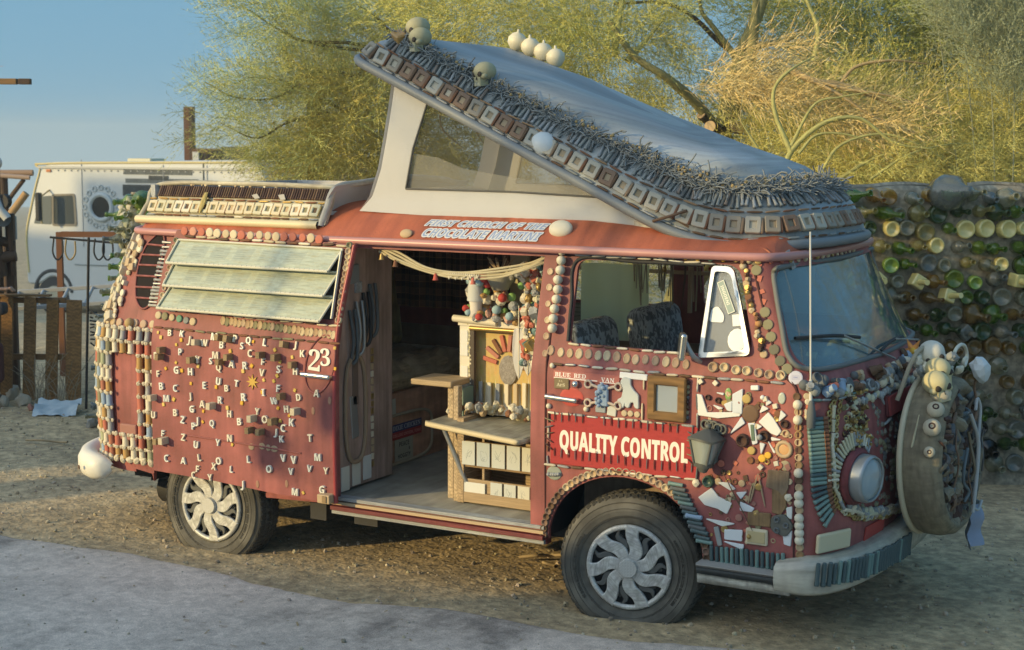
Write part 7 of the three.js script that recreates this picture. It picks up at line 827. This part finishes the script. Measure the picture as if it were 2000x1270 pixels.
function crown(parent, name, geo, clumps, tint, s0, s1) { // sprays spread through ellipsoid clumps: [x, y, z, rx, ry, rz, count, lean x, lean y, brightness]
  clumps = clumps.map((c) => c.map((v, i) => i === 6 ? Math.round(v * 1.25) : v)); const n = clumps.reduce((a, c) => a + c[6], 0), im = new THREE.InstancedMesh(geo, leafM, n), m = new THREE.Matrix4(), c = new THREE.Color(); let k = 0;
  for (const [x, y, z, rx, ry, rz, cnt, lx = 0, ly = 0, br = 1] of clumps) for (let i = 0; i < cnt; i++) {
    let d; do d = V(rr(-1, 1), rr(-1, 1), rr(-1, 1)); while (d.lengthSq() > 1);
    const p = V(x + d.x * rx - (lx * .5), y + d.y * ry, z + d.z * rz), dir = V(d.x + lx + rr(-.5, .5), d.y * .6 + ly + rr(-.35, .35), d.z + rr(-.5, .5)).normalize(), s = rr(s0, s1);
    const q = new THREE.Quaternion().setFromUnitVectors(V(1, 0, 0), dir).multiply(new THREE.Quaternion().setFromAxisAngle(V(1, 0, 0), rr(0, 6.283))); m.compose(p, q, V(s, s, s)); im.setMatrixAt(k, m);
    const v = rr(.7, 1.25) * br, t = rr(-.08, .08); c.setRGB(tint[0] * v * (1 + t), tint[1] * v, tint[2] * v * (1 - t)); im.setColorAt(k++, c);
  }
  im.name = name; im.castShadow = im.receiveShadow = true; parent.add(im); return tag(im, null, null, null, 'stuff');
}
const bark = mat(.30, .28, .11, { roughness: .9, wear: 2 }), barkY = mat(.58, .56, .20, { roughness: .85, wear: 2 }), barkD = mat(.10, .075, .045, { roughness: .95, wear: 2 }), cutM = mat(.50, .36, .20);
{
  const t = thing('palo_verde_tree', 'large palo verde with green pruned limbs behind the bottle wall, right of the pop-top', 'tree');
  const base = [-2.45, .0, -5.6];
  mesh(t, 'trunk', taper([base, [-2.42, .9, -5.6], [-1.829,1.705,-5.339], [-1.999,2.288,-5.324]], .17, .10, 30, 10), bark);
  const limb = (name, m, r0, r1, ...pts) => mesh(t, name, taper(pts, r0, r1, 26, 8), m);
  limb('limb', bark, .075, .04, [-1.997,2.266,-5.322], [-1.943,2.612,-5.4], [-1.908,3.008,-5.588], [-1.847,3.321,-5.78], [-1.825,3.739,-6.079]);
  limb('limb', bark, .05, .02, [-1.988,2.301,-5.332], [-2.101,2.541,-5.071], [-2.267,2.765,-4.78], [-2.499,2.931,-4.674], [-2.701,3.223,-4.601]);
  limb('limb', bark, .07, .03, [-1.948,2.396,-5.367], [-1.809,2.695,-5.37], [-1.727,3.032,-5.346], [-1.726,3.501,-5.41]);
  limb('limb', barkD, .026, .01, [-1.92,2.955,-5.574], [-2.123,3.092,-5.595], [-2.349,3.318,-5.501], [-2.588,3.427,-5.383], [-2.935,3.412,-5.188]); limb('limb', bark, .03, .012, [-1.942,2.942,-5.56], [-2.131,3.202,-5.491], [-2.236,3.354,-5.453], [-2.269,3.572,-5.465]);
  limb('limb', barkY, 0.0250, 0.0066, [-.992,1.978,-4.055], [-.938,2.18,-4.113], [-.727,2.378,-4.199], [-.495,2.41,-4.332], [-.268,2.236,-4.435], [-.014,2.185,-4.569]);
  limb('limb', barkY, 0.0225, 0.0060, [-.947,2.157,-4.105], [-1.081,2.435,-4.126], [-1.103,2.626,-4.14], [-1.018,2.76,-4.206], [-.888,2.882,-4.409]);
  limb('limb', barkY, 0.0150, 0.0036, [-.95,2.206,-4.11], [-.818,2.511,-4.225], [-.654,2.569,-4.324], [-.455,2.609,-4.439]); limb('limb', barkY, 0.0175, 0.0054, [-.661,1.957,-4.409], [-.499,2.081,-4.516], [-.334,2.152,-4.617], [-.179,2.122,-4.699]); limb('limb', barkY, 0.0125, 0.0030, [-1.166,2.186,-3.987], [-1.26,2.338,-3.956], [-1.286,2.383,-3.948]);
  limb('limb', barkY, .03, .012, [-2.733,2.942,-4.775], [-2.724,3.155,-4.81], [-2.749,3.419,-4.947], [-2.765,3.677,-4.973]); limb('limb', barkY, .028, .01, [-2.637,2.9,-4.823], [-2.541,3.099,-5.019], [-2.461,3.301,-5.206]);
  limb('limb', barkY, .03, .01, [-1.27,2.907,-5.583], [-1.256,3.163,-5.626], [-1.337,3.375,-5.61], [-1.425,3.587,-5.59]); limb('limb', bark, .03, .012, [-1.725,3.039,-5.463], [-1.539,3.083,-5.573], [-1.392,3.148,-5.663]);
  limb('limb', barkY, 0.0140, 0.0024, [-.736,1.98,-4.14], [-.616,2.208,-4.238], [-.355,2.297,-4.395], [-.083,2.211,-4.534], [.138,2.04,-4.749]); limb('limb', barkY, 0.0130, 0.0024, [-.88,2.15,-4.083], [-.755,2.294,-4.172], [-.487,2.266,-4.318], [-.269,2.095,-4.53]); limb('limb', barkY, 0.0110, 0.0018, [-.401,1.963,-4.324], [-.146,2.154,-4.491], [.16,2.231,-4.787], [.413,2.156,-5.032]);
  for (const [p, r, d] of [[[-2,2.318,-5.327], .055, [-.5, .2, 1]], [[-1.977,2.37,-5.347], .05, [.6, -.1, 1]], [[-2.022,2.352,-5.32], .045, [-.8, .6, .8]]]) { const q = V(...p), e = q.clone().add(V(...d).applyAxisAngle(V(0, 1, 0), .5).normalize().multiplyScalar(.24)); const st = mesh(t, 'cut_stub', rod([q.x, q.y, q.z], e.toArray(), r, 12), barkD); mesh(st, 'cut_face', rod(e.toArray(), e.clone().addScaledVector(e.clone().sub(q).normalize(), .006).toArray(), r * .9, 14), cutM); }
  const yg = [.62, .57, .17];
  crown(t, 'crown', sprays[0], [[-1.362,2.055,-5.531, .4, .2, .3, 80, .3, -.1], [-.854,2.102,-5.589, .5, .25, .3, 120, .3, -.2], [-.354,2.065,-5.631, .5, .25, .4, 130, .3, -.1], [.026,2.191,-5.744, .5, .35, .4, 130, .2, 0], [.266,2.36,-6.13, .45, .4, .4, 100, 0, 0, .9], [-1.131,2.36,-6.046, .5, .2, .4, 80, .2, .1], [-1.631,2.724,-6.279, .4, .3, .4, 45, 0, .2]], yg, .4, .75);
  crown(t, 'crown', sprays[0], [[-.637,2.055,-4.32, .35, .08, .1, 14, .4, -.1], [-.233,2.057,-4.545, .4, .08, .1, 16, .4, -.1], [.17,2.059,-4.769, .4, .08, .1, 18, .3, -.1], [.415,2.117,-5.028, .3, .15, .1, 22, .2, 0]], yg, .25, .45);
  crown(t, 'crown', sprays[1], [[-2.541,2.628,-5.761, .3, .2, .4, 30, -.2, .2], [-3.191,3.182,-5.015, .6, .3, .5, 120, -.3, .1], [-4.08,3.415,-4.784, .9, .28, .5, 120, -.4, .1], [-2.901,3.377,-5.433, .35, .25, .5, 55, 0, .2], [-2.561,2.332,-5.479, .3, .2, .3, 40, -.2, 0], [-2.267,3.462,-6.257, .35, .22, .4, 26, 0, .3], [-3.181,2.841,-5.204, .4, .2, .3, 60, -.2, 0]], [.56, .53, .14], .45, .8);
  crown(t, 'crown', sprays[2], [[-1.33,3.329,-6.759, .7, .35, .5, 130, 0, .1, .85], [-.767,3.209,-7.285, .7, .4, .5, 150, .1, .1, .75], [-.198,3.274,-7.84, .6, .5, .5, 130, 0, 0, .7], [-1.051,2.758,-7.527, .8, .4, .4, 120, 0, 0, .7], [-.418,2.72,-8.104, .7, .5, .4, 120, 0, 0, .6], [-1.798,2.227,-7.271, .6, .3, .4, 90, 0, 0, .7]], [.38, .42, .10], .55, .95);
}
{
  const t = thing('feathery_tree', 'tall feathery green tree with sparse twigs against the sky, left of the pop-top', 'tree');
  mesh(t, 'trunk', taper([[-6.191,.789,-5.327], [-6.135,1.606,-5.239], [-6.184,2.104,-5.28], [-6.244,2.653,-5.321]], .12, .075, 20, 9), barkD);
  for (const [r0, ...p] of [[.035, [-5.324,3.021,-5.191], [-5.526,3.133,-4.979], [-5.884,3.148,-4.667], [-6.036,3.258,-4.482], [-6.273,3.458,-4.263]], [.03, [-5.453,3.069,-5.126], [-5.733,3.108,-4.861], [-5.97,3.195,-4.626], [-6.129,3.421,-4.453]], [.03, [-5.581,2.833,-5.138], [-5.863,2.875,-4.872], [-6.122,2.631,-4.58], [-6.392,2.626,-4.314], [-6.65,2.766,-4.19]], [.025, [-5.874,2.496,-5.045], [-6.147,2.396,-4.764], [-6.329,2.25,-4.528], [-6.633,2.392,-4.378]], [.025, [-5.614,2.449,-5.182], [-5.82,2.591,-4.972], [-6.047,2.774,-4.641], [-6.321,2.815,-4.379]], [.05, [-5.318,2.799,-5.625], [-5.409,3.275,-5.409], [-5.564,3.499,-5.123]], [.025, [-5.622,2.108,-5.362], [-5.971,2.156,-5.174], [-6.268,2.055,-4.996]], [.03, [-4.767,2.881,-5.481], [-4.715,2.399,-5.214], [-4.514,2.164,-5.293]], [.02, [-4.415,2.643,-5.644], [-4.422,2.354,-5.37], [-4.282,2.118,-5.416]]]) mesh(t, 'limb', taper(p, r0 * .62, r0 * .16, 20, 6), mat(.17, .14, .07, { wear: 2 }));
  crown(t, 'crown', sprays[0], [[-6.291,3.373,-4.357, .3, .2, .4, 40, -.7, .5], [-6.015,3.242,-4.607, .35, .2, .4, 44, -.7, .3], [-6.419,2.7,-4.424, .35, .18, .4, 38, -.8, .1], [-6.064,2.73,-4.74, .45, .2, .4, 56, -.7, .1], [-6.59,2.345,-4.511, .3, .15, .4, 30, -.8, .1], [-6.284,2.227,-4.78, .4, .18, .4, 40, -.7, -.1], [-5.695,3.314,-5.14, .4, .2, .5, 45, -.5, .2]], [.50, .52, .18], .4, .7);
  crown(t, 'crown', sprays[1], [[-5.742,2.89,-5.286, .5, .3, .4, 95, -.4, .1], [-5.775,2.476,-5.327, .42, .25, .4, 120, -.3, 0], [-5.81,2.107,-5.373, .38, .22, .4, 120, -.3, -.1], [-6.211,1.979,-5.248, .4, .14, .4, 50, -.5, -.1], [-5.532,3.055,-5.772, .5, .4, .4, 100, -.2, .1], [-5.199,3.357,-5.997, .6, .3, .5, 90, -.2, .1], [-5.065,2.362,-6.166, .7, .3, .4, 110, 0, 0], [-5.719,1.953,-5.863, .6, .3, .4, 100, 0, 0], [-4.477,2.112,-6.689, .8, .3, .5, 100, 0, 0, .8]], [.58, .52, .15], .45, .75);
}
{
  const t = thing('dead_branch', 'brown dead branch with a fan of dry twigs lodged over the bottle wall', 'branch'), db = mat(.42, .31, .15, { roughness: .9 });
  mesh(t, 'stem', taper([[-1.134,2.787,-4.605], [-.941,2.705,-4.586], [-.766,2.678,-4.679], [-.554,2.601,-4.786], [-.367,2.487,-4.99]], .028, .014, 20, 7), db); mesh(t, 'cut_end', rod([-1.134,2.787,-4.605], [-1.149,2.795,-4.598], .03, 10), cutM);
  for (const p of [[[-.976,2.716,-4.568], [-.731,2.597,-4.572], [-.516,2.442,-4.671], [-.199,2.3,-4.827]], [[-.766,2.678,-4.679], [-.664,2.816,-4.755], [-.433,2.864,-4.89], [-.215,2.844,-5.123]], [[-.906,2.697,-4.604], [-.665,2.636,-4.615], [-.353,2.579,-4.78], [-.027,2.447,-5.058]]]) mesh(t, 'side_branch', taper(p, .016, .006, 18, 5), db);
  crown(t, 'dry_twigs', dryTwig, [[-.54,2.819,-4.709, .22, .05, .15, 10, 2.4, .15], [-.361,2.595,-4.662, .3, .06, .15, 14, 2.4, -.1], [-.055,2.578,-4.83, .35, .10, .15, 14, 2.0, -.25], [.026,2.366,-4.846, .35, .10, .15, 12, 1.7, -.4], [-.569,2.652,-4.555, .2, .05, .12, 10, 2.6, -.12]], [.68, .54, .24], .55, .95);
}
{
  const t = thing('grey_green_bush', 'grey green bush with upright leafy twigs at the upper right', 'bush'); for (let i = 0; i < 5; i++) mesh(t, 'stem', taper([[.442,1.693,-4.985].map((v, k) => v + (k === 0 ? i * .12 - .3 : 0)), [.394,2.464,-5.064].map((v, k) => v + (k === 0 ? i * .16 - .4 : 0)), [.297,3.467,-5.147].map((v, k) => v + (k === 0 ? i * .2 - .5 : 0))], .007, .003, 16, 5), mat(.25, .27, .18));
  crown(t, 'crown', greyTwig, [[.321,3.081,-5.108, .35, .35, .3, 120, 0, 1.2], [.483,2.658,-5.14, .3, .3, .3, 80, 0, 1.0], [.096,3.252,-5.236, .2, .2, .3, 34, 0, 1.2]], [.32, .36, .22], .35, .6);
}
{ // scrub closing the view under the trees
  const t = thing('far_scrub', 'dense olive scrub closing the view behind the wall and the van', 'scrub'); tag(t, null, null, null, 'stuff');
  crown(t, 'scrub', sprays[2], [[-7, .4, -11.5, 1.6, .5, .6, 90, 0, .3, .8], [-3.8, .9, -9.8, 1.6, .9, .8, 130, 0, .3, .8], [-1.4, 1.2, -8.9, 1.3, .9, .8, 150, 0, .3, .75], [1.4, 1.6, -7.8, 1.5, 1.5, .8, 230, 0, .3, .7], [3.4, 1.8, -6.8, 1.4, 1.6, .8, 150, 0, .3, .65]], [.36, .36, .12], .7, 1.2);
}

{ // unseen tree added left of the camera, shaped to shade the dirt, the pop-top and the door
  const t = thing('added_shade_tree', 'added unseen tree with one long low limb for shade, left of the camera', 'tree');
  mesh(t, 'trunk', taper([[-8.5, 0, 6.3], [-8.45, 1.6, 6.3], [-8.3, 3.2, 6.25], [-7.6, 4.2, 6.2]], .36, .2, 24, 10), barkD); mesh(t, 'limb', taper([[-7.7, 4.1, 6.2], [-6.6, 4.55, 6.2], [-5.5, 4.32, 6.2], [-4.5, 3.88, 6.2], [-3.5, 3.42, 6.2]], .16, .07, 30, 8), barkD);
  mesh(t, 'drooping_twig', taper([[-5.9, 4.3, 6.35], [-5.85, 3.4, 6.5], [-5.72, 2.4, 6.52]], .03, .02, 16, 6), barkD); mesh(t, 'drooping_twig', taper([[-4.3, 3.8, 6.35], [-4.1, 3.2, 6.45], [-4.08, 2.75, 6.45]], .025, .02, 16, 6), barkD);
  crown(t, 'crown', sprays[0], [[-5.2, 4.22, 6.2, .45, .10, .25, 60, .4, -.2], [-4.4, 3.86, 6.2, .45, .10, .25, 60, .4, -.2], [-3.7, 3.5, 6.2, .4, .10, .25, 50, .4, -.2]], [.30, .30, .10], .2, .34);
  crown(t, 'shade_tuft', sprays[2], [[-5.62, 2.34, 6.5, .22, .22, .08, 130, 0, -.2], [-4.05, 2.84, 6.45, .06, .14, .05, 50, 0, -.2], [-3.80, 2.82, 6.45, .05, .07, .05, 34, 0, 0]], [.30, .30, .10], .08, .16);  // tufts added to dapple the doors with shade
  for (const [x, y, z, s] of [[-5.42, 2.48, 6.5, [.22, .36, .2]], [-5.80, 2.24, 6.5, [.26, .26, .2]], [-4.02, 2.86, 6.45, [.10, .30, .1]], [-3.79, 2.84, 6.45, [.12, .13, .1]]]) mesh(t, 'shade_clump', G.rock, mat(.12, .13, .06), [x, y, z], [.3, .5, .5], s);  // solid lumps added to cast the soft shadow blobs on the doors
}
renderer.render(scene, camera);
